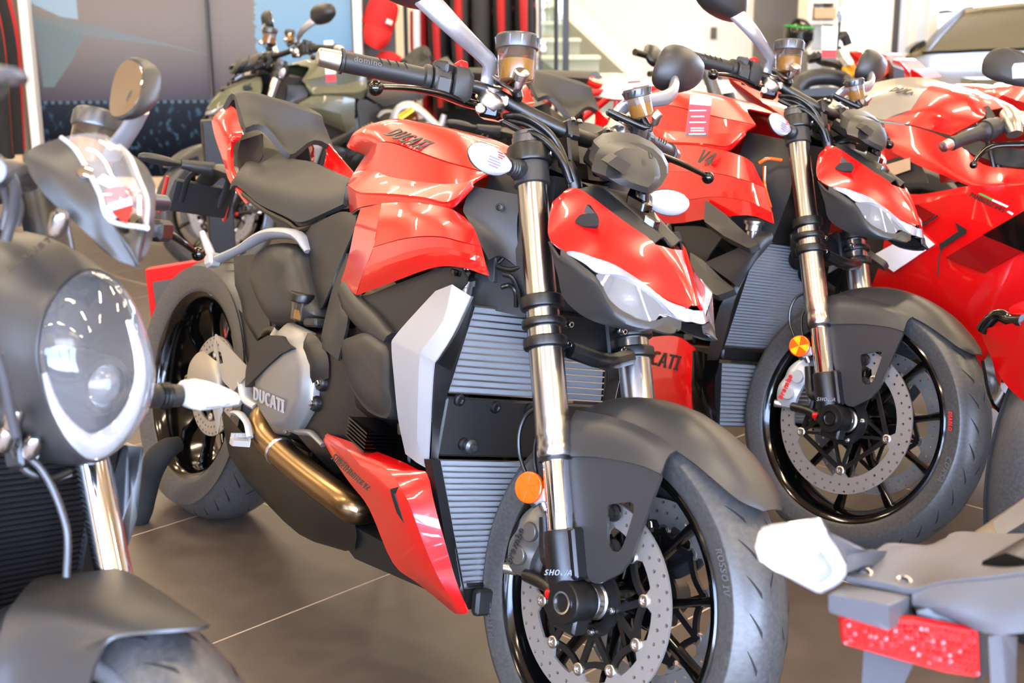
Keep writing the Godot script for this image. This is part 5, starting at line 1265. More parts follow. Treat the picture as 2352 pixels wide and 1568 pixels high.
	for q in [V(1.17, 0.63, -0.02), V(1.17, 0.60, -0.06)]: obj("horn", mb().lathe([W2(0.025, -0.01), W2(0.03, 0), W2(0.028, 0.012), W2(0.01, 0.016)], q, V(1, 0, 0), 18), M.satin_black, bike)
func build_green() -> void:
	var bike := thing("motorcycle", "olive green naked motorcycle with a price tag on its grip, beside the poster wall", "motorcycle", TF([-0.59752,0.00000,0.80185,0.11539,0.98959,0.08598,-0.79351,0.14390,-0.59130,-0.54340,0.00000,-7.26960]), "motorcycles in the showroom")
	var S := steer(-0.4255)
	build_front(bike, S, S, {"paint": M.green, "sticker": false, "wheel": {"pairs": 5, "nb": 10, "rb": 0.11, "ro": 0.16, "zd": 0.0695, "a0": 0.3, "style": 0, "discs": [1, -1]}})
	body_upper(bike, {"paint": M.green})
	body_v2(bike, {"paint": M.green})
	body_lower(bike, {"letters": false})
	var inv := bike.transform.affine_inverse()
	var sa: Vector3 = inv * V(-0.7368,0.6039,-6.5)
	var sb: Vector3 = inv * V(-0.6675,0.6351,-6.5)
	obj("shock_body", mb().tube([sa, sb, inv * V(-0.5703,0.674,-6.55)], [0.03, 0.028, 0.04], 14, 2), M.alu_dark, bike)
	var cl := mb()
	for k in 4: cl.lathe([W2(0.03, -0.012), W2(0.05, 0), W2(0.03, 0.012)], sa.lerp(sb, 0.25 + k * 0.22), sb - sa, 18)
	obj("shock_spring", cl, M.yellow, bike)
	obj("shock_reservoir", mb().tube([inv * V(-0.5496,0.6897,-6.5), inv * V(-0.4765,0.7325,-6.5)], 0.03, 16), M.gold, bike)
	obj("peg_hanger", mb().tube([inv * V(-0.5907,0.6544,-6.5), inv * V(-0.5643,0.7332,-6.5), inv * V(-0.5077,0.7603,-6.5), inv * V(-0.4445,0.7323,-6.5), inv * V(-0.3583,0.6565,-6.5), inv * V(-0.3291,0.7116,-6.5)], [0.03, 0.022, 0.024, 0.02, 0.018, 0.014], 10, 4, 0.6), M.silver, bike)
func build_distant_red() -> void:
	var bike := thing("motorcycle", "red motorcycle before the dark car, only its twin tail and black bars showing", "motorcycle", Transform3D(), "motorcycles in the showroom")
	var deep := V(0.12, 0.0, -0.16)
	for q in [P([1.3641,1.0397,-5.3, 1.4401,1.0354,-5.25, 1.4893,1.0235,-5.2, 1.4934,0.9647,-5.15, 1.4482,0.933,-5.15, 1.4196,0.9056,-5.2, 1.3934,0.9505,-5.25, 1.385,0.9995,-5.3]), P([1.5012,1.0122,-5.15, 1.5298,0.9939,-5.12, 1.5588,0.9557,-5.1, 1.56,0.938,-5.1, 1.5276,0.9383,-5.1, 1.5044,0.941,-5.12, 1.4951,0.9718,-5.15]), P([1.5422,0.9775,-5.05, 1.575,0.9474,-5, 1.5755,0.9405,-5, 1.5447,0.9405,-5.05])]:
		obj("tail_fin", mb().loft([inset(q, 0.9, V(0, 0, 0.01)), q, off(inset(q, 0.9), deep)], 2, 1), M.red, bike)
	obj("tail_core", mb().loft([P([1.5002,1.0184,-5.25, 1.5379,1.0073,-5.25, 1.5352,0.9371,-5.2, 1.4916,0.9303,-5.2]), P([1.4594,0.9884,-5, 1.5026,0.9743,-5, 1.5059,0.9258,-5, 1.4634,0.9261,-5])]), M.plastic_dark, bike)
	obj("front_mirror", mb().loft([P([1.3799,1.1767,-5.6, 1.3882,1.2107,-5.6, 1.4057,1.1765,-5.6, 1.3957,1.1462,-5.6]), off(P([1.3799,1.1767,-5.6, 1.3882,1.2107,-5.6, 1.4057,1.1765,-5.6, 1.3957,1.1462,-5.6]), V(0.01, 0, -0.03))]), M.gloss_black, bike)
	obj("mirror_stem", mb().tube(P([1.3955,1.15,-5.6, 1.391,1.0891,-5.6, 1.3899,1.0355,-5.6, 1.4074,0.9909,-5.55]), [0.006, 0.007, 0.009, 0.014], 8, 3), M.satin_black, bike)
	for q in [P([1.3992,1.0814,-5.6, 1.418,1.0965,-5.6, 1.4359,1.0582,-5.6]), P([1.3848,1.0399,-5.58, 1.4058,1.013,-5.58, 1.4199,0.9756,-5.55, 1.4365,0.9393,-5.5]), P([1.3078,1.0102,-5.7, 1.3571,0.9863,-5.7, 1.4015,0.9759,-5.65, 1.4459,0.9503,-5.6]), P([1.2925,0.9946,-5.7, 1.3322,1.0021,-5.7, 1.3475,1.0177,-5.7])]: obj("bar_cluster", mb().tube(q, 0.02, 8, 3), M.satin_black, bike)
	obj("front_cowl", mb().loft([P([1.3728,1.0397,-5.5, 1.4027,1.0355,-5.45, 1.4112,0.996,-5.4, 1.393,0.9812,-5.4]), off(P([1.3728,1.0397,-5.5, 1.4027,1.0355,-5.45, 1.4112,0.996,-5.4, 1.393,0.9812,-5.4]), V(0, -0.01, -0.08))], 2, 1), M.white_paint, bike)
	obj("fork_tube", mb().tube(P([1.4235,0.9622,-5.5, 1.4273,0.9138,-5.4]), 0.035, 12), M.yellow, bike)
	obj("rider_seat", mb().loft([P([1.178,0.937,-5.6, 1.2719,0.9556,-5.6, 1.3355,0.9473,-5.6, 1.3294,0.9125,-5.6, 1.2114,0.8979,-5.6]), off(P([1.178,0.937,-5.6, 1.2719,0.9556,-5.6, 1.3355,0.9473,-5.6, 1.3294,0.9125,-5.6, 1.2114,0.8979,-5.6]), V(0.05, -0.02, -0.2))], 2, 1), M.tail_tan, bike)
	obj("seat_rail", mb().tube(P([1.1921,0.8856,-5.4, 1.2283,0.9266,-5.4, 1.3195,0.9333,-5.4, 1.3815,0.9141,-5.4, 1.4034,0.8747,-5.3]), 0.035, 10, 3), M.plastic, bike)
	obj("tail_bag", mb().loft([P([1.1556,0.8896,-5.2, 1.2433,0.9033,-5.2, 1.332,0.8954,-5.2, 1.3332,0.8737,-5.2, 1.164,0.8678,-5.2]), off(P([1.1556,0.8896,-5.2, 1.2433,0.9033,-5.2, 1.332,0.8954,-5.2, 1.3332,0.8737,-5.2, 1.164,0.8678,-5.2]), V(0, -0.05, -0.15))], 2, 1), M.satin_black, bike)
	for q in [[1.35, -5.75, 0.18, 0.324, "rear_tyre"], [2.05, -4.72, 0.12, 0.30, "front_tyre"]]:
		obj(q[4], got("t%.3f" % q[2], func(): return tyre_mesh(q[3], q[2], 0.2255)), M.tyre, bike, Transform3D(Basis(V(0, 1, 0), -0.97), V(q[0], q[3], q[1])))
	obj("engine_block", mb().box(V(1.7, 0.5, -5.25), V(0.7, 0.5, 0.3), Basis(V(0, 1, 0), -0.97), 0.05), M.engine, bike)
func build_monster() -> void:
	var bike := thing("motorcycle", "dark grey motorcycle with one oval headlight, clear fly screen and MONSTER on its lamp shell", "motorcycle", TF([0.82534,0.00000,0.56464,0.11218,0.98007,-0.16397,-0.55339,0.19867,0.80888,-1.70274,0.00214,-2.00014]), "motorcycles in the showroom")
	wheel(bike, Transform3D(Basis(), V(1.465, 0.3, 0)), 0.30, 0.12, "front", {"pairs": 5, "nb": 5, "rb": 0.11, "ro": 0.16, "zd": 0.07, "a0": 0.3, "style": 1, "discs": [1, -1]})
	for s in [1, -1]:
		obj("fork_slider", mb().tube([V(1.45, 0.31, s * 0.105), V(1.335, 0.575, s * 0.105), V(1.245, 0.78, s * 0.105)], [0.0215, 0.0215, 0.0215], 32), M.chrome, bike)
		obj("fork_foot", mb().tube([V(1.465, 0.285, s * 0.105), V(1.41, 0.41, s * 0.105)], [0.03, 0.028], 20), M.satin_black, bike)
		obj("fork_outer_tube", mb().tube([V(1.27, 0.725, s * 0.105), V(1.14, 1.02, s * 0.105)], 0.028, 24), M.satin_black, bike)
		obj("axle_end", mb().lathe([W2(0.016, 0.06), W2(0.016, 0.135), W2(0.012, 0.137)], V(1.465, 0.3, 0), V(0, 0, s), 18), M.alu, bike)
	# fender
	var fd := [P([1.2708,0.5622,-0.06, 1.338,0.5812,-0.065, 1.3919,0.5971,-0.065, 1.4626,0.5909,-0.06, 1.5832,0.5914,-0.02]), P([1.3221,0.5763,0, 1.3931,0.5907,0, 1.4607,0.6011,0, 1.5258,0.6026,0, 1.6001,0.5975,-0.005]), P([1.3736,0.5791,0.055, 1.4382,0.591,0.06, 1.4987,0.5967,0.062, 1.5484,0.5964,0.055, 1.6009,0.5998,0.02]), P([1.386,0.5653,0.075, 1.4339,0.571,0.08, 1.4873,0.5751,0.08, 1.5286,0.5784,0.078, 1.5543,0.5909,0.07]), P([1.3977,0.5335,0.088, 1.4306,0.5396,0.09, 1.4762,0.548,0.09, 1.5172,0.5581,0.088, 1.548,0.5708,0.085]), P([1.4067,0.4966,0.094, 1.4419,0.5038,0.095, 1.4821,0.5123,0.095, 1.516,0.5201,0.093, 1.5421,0.5335,0.09])]
	obj("front_fender", mb().patch(fd, 0.004, 5, 5), M.fender, bike)
	# headlight: shell, bowl, bright ring, projector and domed glass
	var rim := P([1.375,0.9432,0, 1.3751,0.9296,-0.04, 1.3809,0.8945,-0.065, 1.3909,0.8512,-0.077, 1.3978,0.819,-0.077, 1.4018,0.7821,-0.065, 1.4039,0.7513,-0.04, 1.4095,0.7363,0, 1.4128,0.7557,0.036, 1.4083,0.7905,0.06, 1.4046,0.8331,0.075, 1.3996,0.8626,0.077, 1.3943,0.8981,0.067, 1.3857,0.9266,0.04])
	var c := Vector3.ZERO
	for q in rim: c += q / rim.size()
	var shell := obj("headlight_shell", mb().loft([inset(rim, 0.93, V(0.0, 0, 0)), inset(rim, 1.0, V(0.006, 0, 0)), inset(rim, 1.05, V(-0.005, 0, 0)), inset(rim, 1.17, V(-0.05, 0.005, 0.005)), inset(rim, 1.2, V(-0.10, 0.01, 0.005)), inset(rim, 1.05, V(-0.14, 0.015, 0))], 3, 3, false), M.fender, bike)
	obj("headlight_bowl", mb().loft([inset(rim, 0.95, V(0.002, 0, 0)), inset(rim, 0.86, V(-0.015, 0, 0)), inset(rim, 0.62, V(-0.06, 0, 0)), inset(rim, 0.3, V(-0.085, 0, 0)), inset(rim, 0.02, V(-0.088, 0, 0))], 3, 3, false), M.bowl, shell)
	var dr := []
	for k in range(2, 11): dr.append(c + (rim[k] - c) * 0.87 + V(0.0, 0, 0))
	obj("running_light", mb().tube(dr, [0.005, 0.007, 0.0085, 0.010, 0.013, 0.016, 0.014, 0.008, 0.004], 10, 3, 0.5, V(1, 0, 0)), M.lamp_silver, shell)
	var pj := V(1.3868,0.8134,-0.03)
	obj("projector_ring", mb().lathe([W2(0.036, -0.055), W2(0.034, -0.006), W2(0.031, 0.0), W2(0.0245, 0.0), W2(0.0235, -0.006), W2(0.0235, -0.05)], pj, V(1, 0, 0), 28), M.satin_black, shell)
	obj("projector_lens", mb().ball(pj + V(-0.012, 0, 0), 0.0225, V(0.9, 1, 1), 24), M.lamp_clear, shell)
	obj("lamp_divider", mb().loft([P([1.3812,0.8437,0.02, 1.3726,0.8319,-0.02, 1.3797,0.8318,-0.06]).map(func(q): return q + V(-0.02, 0, 0)) + P([1.3801,0.8286,-0.06, 1.3733,0.8255,-0.02, 1.3817,0.8391,0.02]).map(func(q): return q + V(-0.02, 0, 0)), P([1.3812,0.8437,0.02, 1.3726,0.8319,-0.02, 1.3797,0.8318,-0.06]).map(func(q): return q + V(-0.06, 0, 0)) + P([1.3801,0.8286,-0.06, 1.3733,0.8255,-0.02, 1.3817,0.8391,0.02]).map(func(q): return q + V(-0.06, 0, 0))]), M.chrome, shell)
	obj("headlight_glass", mb().loft([inset(rim, 0.985, V(0.007, 0, 0)), inset(rim, 0.9, V(0.022, 0, 0)), inset(rim, 0.65, V(0.036, 0, 0)), inset(rim, 0.3, V(0.043, 0, 0)), inset(rim, 0.01, V(0.045, 0, 0))], 3, 2, false), M.glass, shell)
	var ta := V(1.4056,0.9163,0.088) + V(-0.022, 0.012, 0.012)
	var te := V(1.4343,0.9573,0.06) + V(-0.022, 0.016, 0.0)
	obj("shell_lettering", letters("MONSTER", 0.011, 0.001, on_plane((ta + te) * 0.5 + V(0.012, 0.012, 0.01), te - ta, V(-0.5, 0.6, -0.5)), true), M.plastic_dark, shell)
	# fly screen cowl and clear visor
	var k0 := P([1.3764,1.0406,0.084, 1.3903,1.0209,0.075, 1.4042,1.0044,0.062, 1.4236,0.9855,0.046, 1.4364,0.969,0.03, 1.4435,0.957,0.015])
	var k1 := P([1.3658,1.0624,0.075, 1.3913,1.0432,0.066, 1.4109,1.0212,0.055, 1.4267,1.0004,0.042, 1.4344,0.9804,0.026, 1.4485,0.9549,0.008])
	var k2 := P([1.3656,1.079,0.038, 1.3873,1.0679,0.036, 1.4088,1.0447,0.033, 1.4267,1.0229,0.031, 1.4364,0.9981,0.024, 1.4557,0.9518,0])
	var k3 := P([1.4244,1.0761,0.055, 1.4411,1.0662,0.05, 1.4504,1.0446,0.045, 1.4601,1.0202,0.04, 1.4572,0.9965,0.03, 1.4563,0.9532,-0.004])
	for s in [1, -1]:
		var b := mb().patch([k0, k1, k2], 0.004, 4, 4)
		obj("fly_screen_cowl", b if s > 0 else b.flipz(), M.fender, bike)
	obj("cowl_nose", mb().patch([P([1.437,0.9988,0.0245, 1.4416,0.983,0.016, 1.4568,0.9519,0]), P([1.4378,0.9849,0.004, 1.4515,0.9728,0.005, 1.4589,0.9524,0]), mir(P([1.437,0.9988,0.0245, 1.4416,0.983,0.016, 1.4568,0.9519,0]))], 0.004, 4, 4), M.fender, bike)
	obj("screen_backing", mb().patch([k2.slice(0, 5).map(func(q): return q + V(-0.02, -0.02, -0.005)), mir(k2.slice(0, 5).map(func(q): return q + V(-0.02, -0.02, -0.005)))], 0.003, 3, 3), M.plastic, bike)
	var vs := obj("clear_visor", mb().patch([k2.slice(0, 5), k2.slice(0, 5).map(func(q): return V(q.x + 0.008, q.y + 0.007, q.z * 0.5)), k2.slice(0, 5).map(func(q): return V(q.x + 0.011, q.y + 0.01, 0)), mir(k2.slice(0, 5).map(func(q): return V(q.x + 0.008, q.y + 0.007, q.z * 0.5))), mir(k2.slice(0, 5))], 0.0025, 4, 4), M.glass, bike)
	var rimv := k2.slice(0, 5)
	rimv.append(V(k2[4].x + 0.03, k2[4].y - 0.004, 0))
	obj("visor_trim", mb().tube(rimv, 0.0028, 8, 4), M.silver, vs)
	obj("visor_trim", mb().tube(mir(rimv), 0.0028, 8, 4), M.silver, vs)
	obj("visor_screw", mb().lathe([W2(0.008, 0), W2(0.0075, 0.003), W2(0.004, 0.004)], V(1.4076,1.0445,0.037), V(0.6, 0.5, 0.6), 16), M.chrome, vs)
	var em := V(1.4354,1.012,0.012) + V(0.004, 0.003, 0.001)
	var ex := V(0.55, 0.25, -0.8).normalized()
	var ey := V(-0.62, 0.75, -0.1)
	ey = (ey - ex * ey.dot(ex)).normalized()
	var eo := []
	for q in [[0.0, 1.0], [0.35, 0.95], [0.55, 0.75], [0.55, 0.2], [0.4, -0.4], [0.0, -1.0], [-0.4, -0.4], [-0.55, 0.2], [-0.55, 0.75], [-0.35, 0.95]]: eo.append(em + ex * q[0] * 0.024 + ey * q[1] * 0.024)
	obj("shield_emblem", mb().plate(eo, ex.cross(ey) * 0.001), M.red_knob, vs)
	obj("emblem_stripe", mb().plate([em + ex * 0.012 + ey * 0.008, em + ex * 0.011 - ey * 0.002, em - ex * 0.0125 - ey * 0.006, em - ex * 0.0125 + ey * 0.003], ex.cross(ey) * 0.0016), M.white_lens, vs)
	obj("inner_label", mb().plate(P([1.4171,1.0368,0.03, 1.4149,1.0434,0.02, 1.4165,1.0341,-0.005, 1.4188,1.0279,0]), V(0.001, 0.002, 0)), M.paper, bike)
	# left mirror on its flat stem
	var g := [V(-0.4418,1.1434,-1.53), V(-0.4295,1.1388,-1.525), V(-0.421,1.128,-1.51), V(-0.4191,1.1016,-1.48), V(-0.4278,1.0857,-1.465), V(-0.443,1.0808,-1.465), V(-0.4508,1.0862,-1.47), V(-0.4534,1.1031,-1.485), V(-0.4544,1.1236,-1.51), V(-0.4514,1.1363,-1.525)]
	var inv := bike.transform.affine_inverse()
	g = g.map(func(q): return inv * q)
	var bk := (inv.basis * V(0.35, -0.1, -0.93)).normalized()
	var sh := obj("mirror_housing", mb().loft([inset(g, 0.985), inset(g, 1.06, bk * 0.004), inset(g, 1.06, bk * 0.022), inset(g, 0.85, bk * 0.04), inset(g, 0.5, bk * 0.05)], 2, 2), M.plastic, bike)
	obj("mirror_glass", mb().plate(inset(MB.cr(g, 3, true), 0.96, -bk * 0.0012), bk * 0.001), M.mirror, sh)
	obj("mirror_stem", mb().tube([inv * V(-0.4335,1.0842,-1.53), inv * V(-0.4513,1.0609,-1.54), inv * V(-0.469,1.0421,-1.55), inv * V(-0.4816,1.0263,-1.56)], [0.012, 0.013, 0.014, 0.012], 10, 3, 0.55), M.stem, bike)
	# reservoir
	var rc := V(1.209,1.1042,-0.13)
	var rs := obj("fluid_reservoir", mb().lathe([W2(0.015, -0.055), W2(0.027, -0.052), W2(0.0285, 0.0)], rc, V(-0.05, 0.97, -0.22), 26), M.smoke, bike)
	obj("brake_fluid", mb().lathe([W2(0.01, -0.05), W2(0.0245, -0.048), W2(0.026, -0.02), W2(0.01, -0.02)], rc, V(-0.05, 0.97, -0.22), 24), M.fluid, rs)
	obj("reservoir_cap", mb().lathe([W2(0.031, -0.003), W2(0.032, 0), W2(0.032, 0.015), W2(0.029, 0.019), W2(0.01, 0.019)], rc, V(-0.05, 0.97, -0.22), 32), M.alu_dark, rs)
	# bars, levers and cables
	obj("handlebar", mb().tube([V(1.4875,1.0355,0.2), V(1.3754,1.0361,0.1), V(1.3312,1.0309,0.05), V(1.12, 1.0, 0), V(1.1, 1.02, -0.15), V(1.03, 1.02, -0.4)], 0.0125, 14, 4), M.alu_dark, bike)
	obj("hand_lever", mb().tube(P([1.1194,0.9984,-0.3, 1.1326,0.9815,-0.32, 1.1344,0.9694,-0.345, 1.1266,0.9528,-0.385]), [0.009, 0.0085, 0.0075, 0.006], 12, 4, 0.7), M.gloss_black, bike)
	obj("lever_ball", mb().ball(V(1.127,0.9525,-0.386), 0.0105), M.gloss_black, bike)
	obj("lever_pivot", mb().box(V(1.1416,0.9823,-0.29), V(0.04, 0.03, 0.05), Basis(V(0, 1, 0), 0.5), 0.006), M.satin_black, bike)
	obj("lever_adjuster", mb().lathe([W2(0.009, -0.006), W2(0.009, 0.006)], V(1.1405,0.9757,-0.31), V(0.3, 0.3, -0.8), 14), M.alu, bike)
	for q in [P([1.4337,1.0482,0.16, 1.4402,1.0364,0.15, 1.4389,1.0186,0.14, 1.4232,0.9939,0.13, 1.4148,0.97,0.13]), P([1.4205,1.0366,0.15, 1.4208,1.0227,0.14, 1.4153,1.0042,0.13, 1.4115,0.9793,0.13]), P([1.4237,1.0274,0.15, 1.416,1.0165,0.13, 1.4165,1.0051,0.12, 1.4145,0.9843,0.12]), P([1.4145,0.8566,0.13, 1.4151,0.8288,0.12, 1.4138,0.7988,0.11, 1.4123,0.7711,0.1])]:
		obj("control_cable", mb().tube(q, 0.0055, 9, 4), M.cable_grey, bike)
	obj("brake_hose", mb().tube(P([1.3691,0.7518,0.07, 1.3709,0.7309,0.06, 1.38,0.7197,0.05, 1.3829,0.7157,0.03, 1.3852,0.7211,0.01]), 0.006, 10, 5), M.cable, bike)
	obj("brake_hose", mb().tube(P([1.3779,0.7407,0.06, 1.3897,0.7284,0.05, 1.4032,0.7026,0.04, 1.4174,0.6724,0.035, 1.424,0.6499,0.035, 1.4318,0.6182,0.04]), 0.0042, 10, 5), M.hose_grey, bike)
	for q in [V(1.3928,0.7852,0.09), V(1.3819,0.7636,0.09), V(1.3861,0.7536,0.06), V(1.4285,0.9922,0.08)]:
		obj("hose_union", mb().lathe([W2(0.008, -0.014), W2(0.010, -0.008), W2(0.010, 0.006), W2(0.006, 0.012)], q, V(0.4, 0.9, 0.1), 14), M.bolt, bike)
	obj("lamp_bracket", mb().box(V(1.3594,0.759,0.06), V(0.03, 0.07, 0.02), Basis(V(0, 0, 1), 0.3), 0.004), M.satin_black, bike)
	# left indicator
	obj("indicator_stalk", mb().tube(P([1.3352,0.7915,-0.12, 1.3268,0.7881,-0.145, 1.3297,0.7877,-0.165, 1.3331,0.7873,-0.185]), [0.017, 0.0155, 0.0145, 0.014], 14, 2), M.plastic, bike)
	for k in 3: obj("stalk_ring", mb().lathe([W2(0.0145, -0.002), W2(0.0165, 0), W2(0.0145, 0.002)], V(1.3312,0.7882,-0.158).lerp(V(1.3305,0.7876,-0.17), k / 2.0), V(0.15, 0, -1), 18), M.satin_black, bike)
	var il := P([1.3348,0.784,-0.185, 1.3391,0.7989,-0.19, 1.3476,0.8088,-0.2, 1.3547,0.8055,-0.22, 1.366,0.7932,-0.25, 1.369,0.7789,-0.25, 1.3585,0.773,-0.225, 1.3522,0.7706,-0.2, 1.3419,0.7758,-0.19])
	var lens := obj("indicator_lens", mb().loft([off(inset(il, 0.9), V(-0.022, 0, 0)), off(inset(il, 1.0), V(-0.01, 0, 0)), inset(il, 0.95, V(0.004, 0, 0)), inset(il, 0.6, V(0.011, 0, 0))], 2, 2), M.white_lens, bike)
	obj("indicator_cells", mb().loft([inset(il, 0.62, V(0.0095, -0.002, 0)), inset(il, 0.5, V(0.0125, -0.002, 0))], 2, 1), M.lamp_silver, lens)
	# radiator with its rows of tubes, and the plate beside it
	var core := obj("radiator_core", mb().box(V(1.205, 0.62, -0.0), V(0.02, 0.24, 0.31), Basis(V(0, 0, 1), -0.12), 0.003), M.fin_dark, bike)
	for k in 32: obj("radiator_tube", mb().box(V(1.2185 + 0.0009 * (k - 16) * 0.98, 0.62 + (k - 15.5) * 0.0073, 0), V(0.006, 0.0022, 0.305), Basis(V(0, 0, 1), -0.12)), M.tube_dark, core)
	obj("radiator_tank", mb().box(V(1.207, 0.62, -0.17), V(0.03, 0.26, 0.035), Basis(V(0, 0, 1), -0.12), 0.005), M.satin_black, core)
	obj("radiator_tank", mb().box(V(1.207, 0.62, 0.17), V(0.03, 0.26, 0.035), Basis(V(0, 0, 1), -0.12), 0.005), M.satin_black, core)
	obj("radiator_side", mb().loft([rnd(P([1.238,0.7075,-0.19, 1.2578,0.7086,-0.2, 1.2605,0.704,-0.2, 1.2584,0.6159,-0.2, 1.2564,0.5754,-0.19, 1.2529,0.6091,-0.18]), 0.004), off(rnd(P([1.238,0.7075,-0.19, 1.2578,0.7086,-0.2, 1.2605,0.704,-0.2, 1.2584,0.6159,-0.2, 1.2564,0.5754,-0.19, 1.2529,0.6091,-0.18]), 0.004), V(-0.05, 0, 0.01))]), M.gloss_grey, bike)
	obj("fuel_tank", mb().loft([[V(1.1, 0.98, 0.08), V(1.1, 1.0, 0), V(1.1, 0.98, -0.08), V(1.1, 0.80, -0.1), V(1.1, 0.80, 0.1)], [V(0.85, 0.99, 0.15), V(0.85, 1.04, 0), V(0.85, 0.99, -0.15), V(0.85, 0.80, -0.14), V(0.85, 0.80, 0.14)], [V(0.55, 0.88, 0.1), V(0.55, 0.9, 0), V(0.55, 0.88, -0.1), V(0.55, 0.78, -0.1), V(0.55, 0.78, 0.1)]], 2, 4), M.fender, bike)
	obj("engine_block", mb().box(V(0.85, 0.45, 0), V(0.5, 0.4, 0.34), Basis(), 0.05), M.engine, bike)
	obj("rider_seat", mb().loft([[V(0.6, 0.84, 0.1), V(0.6, 0.87, 0), V(0.6, 0.84, -0.1), V(0.6, 0.78, 0)], [V(0.2, 0.84, 0.13), V(0.2, 0.88, 0), V(0.2, 0.84, -0.13), V(0.2, 0.78, 0)], [V(-0.1, 0.93, 0.07), V(-0.1, 0.95, 0), V(-0.1, 0.93, -0.07), V(-0.1, 0.88, 0)]], 2, 4), M.seat, bike)
	wheel(bike, Transform3D(Basis(), V(0, 0.319, 0)), 0.324, 0.18, "rear", {"pairs": 5, "nb": 6, "rb": 0.077, "ro": 0.1225, "zd": 0.02, "a0": 0.2, "style": 1, "discs": [1]})
	obj("swingarm", mb().tube([V(0.0, 0.319, -0.12), V(0.3, 0.36, -0.13), V(0.65, 0.42, -0.08)], 0.035, 12, 3).tube([V(0.0, 0.319, 0.12), V(0.3, 0.36, 0.13), V(0.65, 0.42, 0.08)], 0.035, 12, 3), M.satin_black, bike)
	# the other mirror, seen edge on
	obj("mirror_housing", mb().loft([P([1.7787,1.0974,0.4, 1.7626,1.1031,0.38, 1.7478,1.1034,0.36, 1.7438,1.0997,0.35, 1.7402,1.0951,0.35, 1.764,1.0907,0.38, 1.7795,1.0911,0.4]), off(P([1.7787,1.0974,0.4, 1.7626,1.1031,0.38, 1.7478,1.1034,0.36, 1.7438,1.0997,0.35, 1.7402,1.0951,0.35, 1.764,1.0907,0.38, 1.7795,1.0911,0.4]), V(-0.03, 0, 0.03))], 2, 1), M.plastic, bike)
	obj("mirror_stem", mb().tube([V(1.05, 1.0, 0.3), V(1.7682,1.0888,0.39)], 0.008, 10), M.satin_black, bike)
func build_sport() -> void:
	var bike := thing("motorcycle", "red fully faired sports motorcycle with silver tank cover and PANIGALE V4 S on its fairing", "motorcycle", TF([0.54030,0.00000,0.84147,0.16717,0.98007,-0.10734,-0.82470,0.19867,0.52953,0.66041,-0.00283,-4.16954]), "motorcycles in the showroom")
	for q in [[1.465, 0.3, 0.30, 0.12, "front", {"pairs": 5, "nb": 5, "rb": 0.113, "ro": 0.165, "zd": 0.07, "a0": 0.3, "style": 1, "discs": [1, -1]}], [0.0, 0.319, 0.324, 0.18, "rear", {"pairs": 5, "nb": 6, "rb": 0.077, "ro": 0.1225, "zd": 0.02, "a0": 0.2, "style": 1, "discs": [1]}]]:
		wheel(bike, Transform3D(Basis(), V(q[0], q[1], 0)), q[2], q[3], q[4], q[5])
	var silver := [P([0.4118,0.9829,0, 0.4765,1.0078,0, 0.5599,1.024,0, 0.6494,1.0272,0, 0.7389,1.0119,0]), P([0.4761,0.9514,0.06, 0.5421,0.9626,0.07, 0.6152,0.9739,0.08, 0.683,0.9807,0.085, 0.7392,0.9914,0.085]), P([0.5268,0.9042,0.1, 0.5896,0.8977,0.12, 0.6473,0.889,0.135, 0.6967,0.9049,0.142, 0.7452,0.92,0.145])]
	var tk := obj("tank_cover", mb().patch(silver, 0.004, 4, 4).mirror(), M.grey_paint, bike)
	var ta := V(0.6362,0.9768,0.088)
	var te := V(0.715,0.9702,0.096)
	obj("tank_lettering", letters("DUCATI", 0.026, 0.0015, on_plane((ta + te) * 0.5 + V(0, 0.004, 0.003), te - ta, V(0, 0.6, -0.8)), true, true), M.print_dark, tk)
	obj("fuel_tank", mb().patch([P([0.7389,1.0119,0, 0.7925,1.004,0, 0.8615,0.9898,0, 0.9198,0.9582,0]), P([0.7392,0.9914,0.085, 0.8278,0.9809,0.1, 0.899,0.9656,0.1, 0.9388,0.9342,0.09]), P([0.7452,0.92,0.145, 0.8157,0.9268,0.155, 0.8967,0.9137,0.15, 0.9643,0.9146,0.125]), P([0.6502,0.8878,0.138, 0.7567,0.8804,0.165, 0.8421,0.8696,0.17, 0.9085,0.8596,0.165])], 0.004, 4, 4).mirror(), M.red, bike)
	both(bike, "upper_fairing", func(): return mb().patch([P([0.6486,0.8772,0.14, 0.7604,0.8757,0.168, 0.8632,0.8608,0.18, 0.9636,0.8319,0.19, 1.0404,0.7914,0.19, 1.1082,0.7884,0.18, 1.2053,0.7906,0.17]), P([0.7264,0.8329,0.18, 0.8585,0.8009,0.21, 0.9521,0.7765,0.225, 1.0367,0.7495,0.232, 1.0929,0.7447,0.232, 1.1604,0.7542,0.228, 1.2451,0.7658,0.22]), P([0.7521,0.7993,0.19, 0.8845,0.7669,0.218, 0.9783,0.7503,0.23, 1.0535,0.7346,0.236, 1.1028,0.7364,0.236, 1.1669,0.7451,0.234, 1.2539,0.7575,0.23])], 0.004, 4, 4), M.red)
	both(bike, "seat_side", func(): return mb().patch([P([0.6275,0.8039,0.15, 0.6813,0.8161,0.16, 0.7313,0.8317,0.175]), P([0.6536,0.7498,0.15, 0.7169,0.763,0.165, 0.7948,0.7893,0.19])], 0.004, 3, 2), M.red)
	both(bike, "knee_pad", func(): return mb().patch([P([0.6806,0.759,0.17, 0.7467,0.7813,0.185, 0.8137,0.7918,0.2, 0.8651,0.775,0.21]), P([0.7163,0.7293,0.175, 0.7781,0.7426,0.19, 0.8448,0.7515,0.205, 0.8918,0.7503,0.215]), P([0.7499,0.7067,0.18, 0.8003,0.717,0.195, 0.861,0.7258,0.21, 0.912,0.7289,0.22])], 0.005, 3, 3), M.plastic)
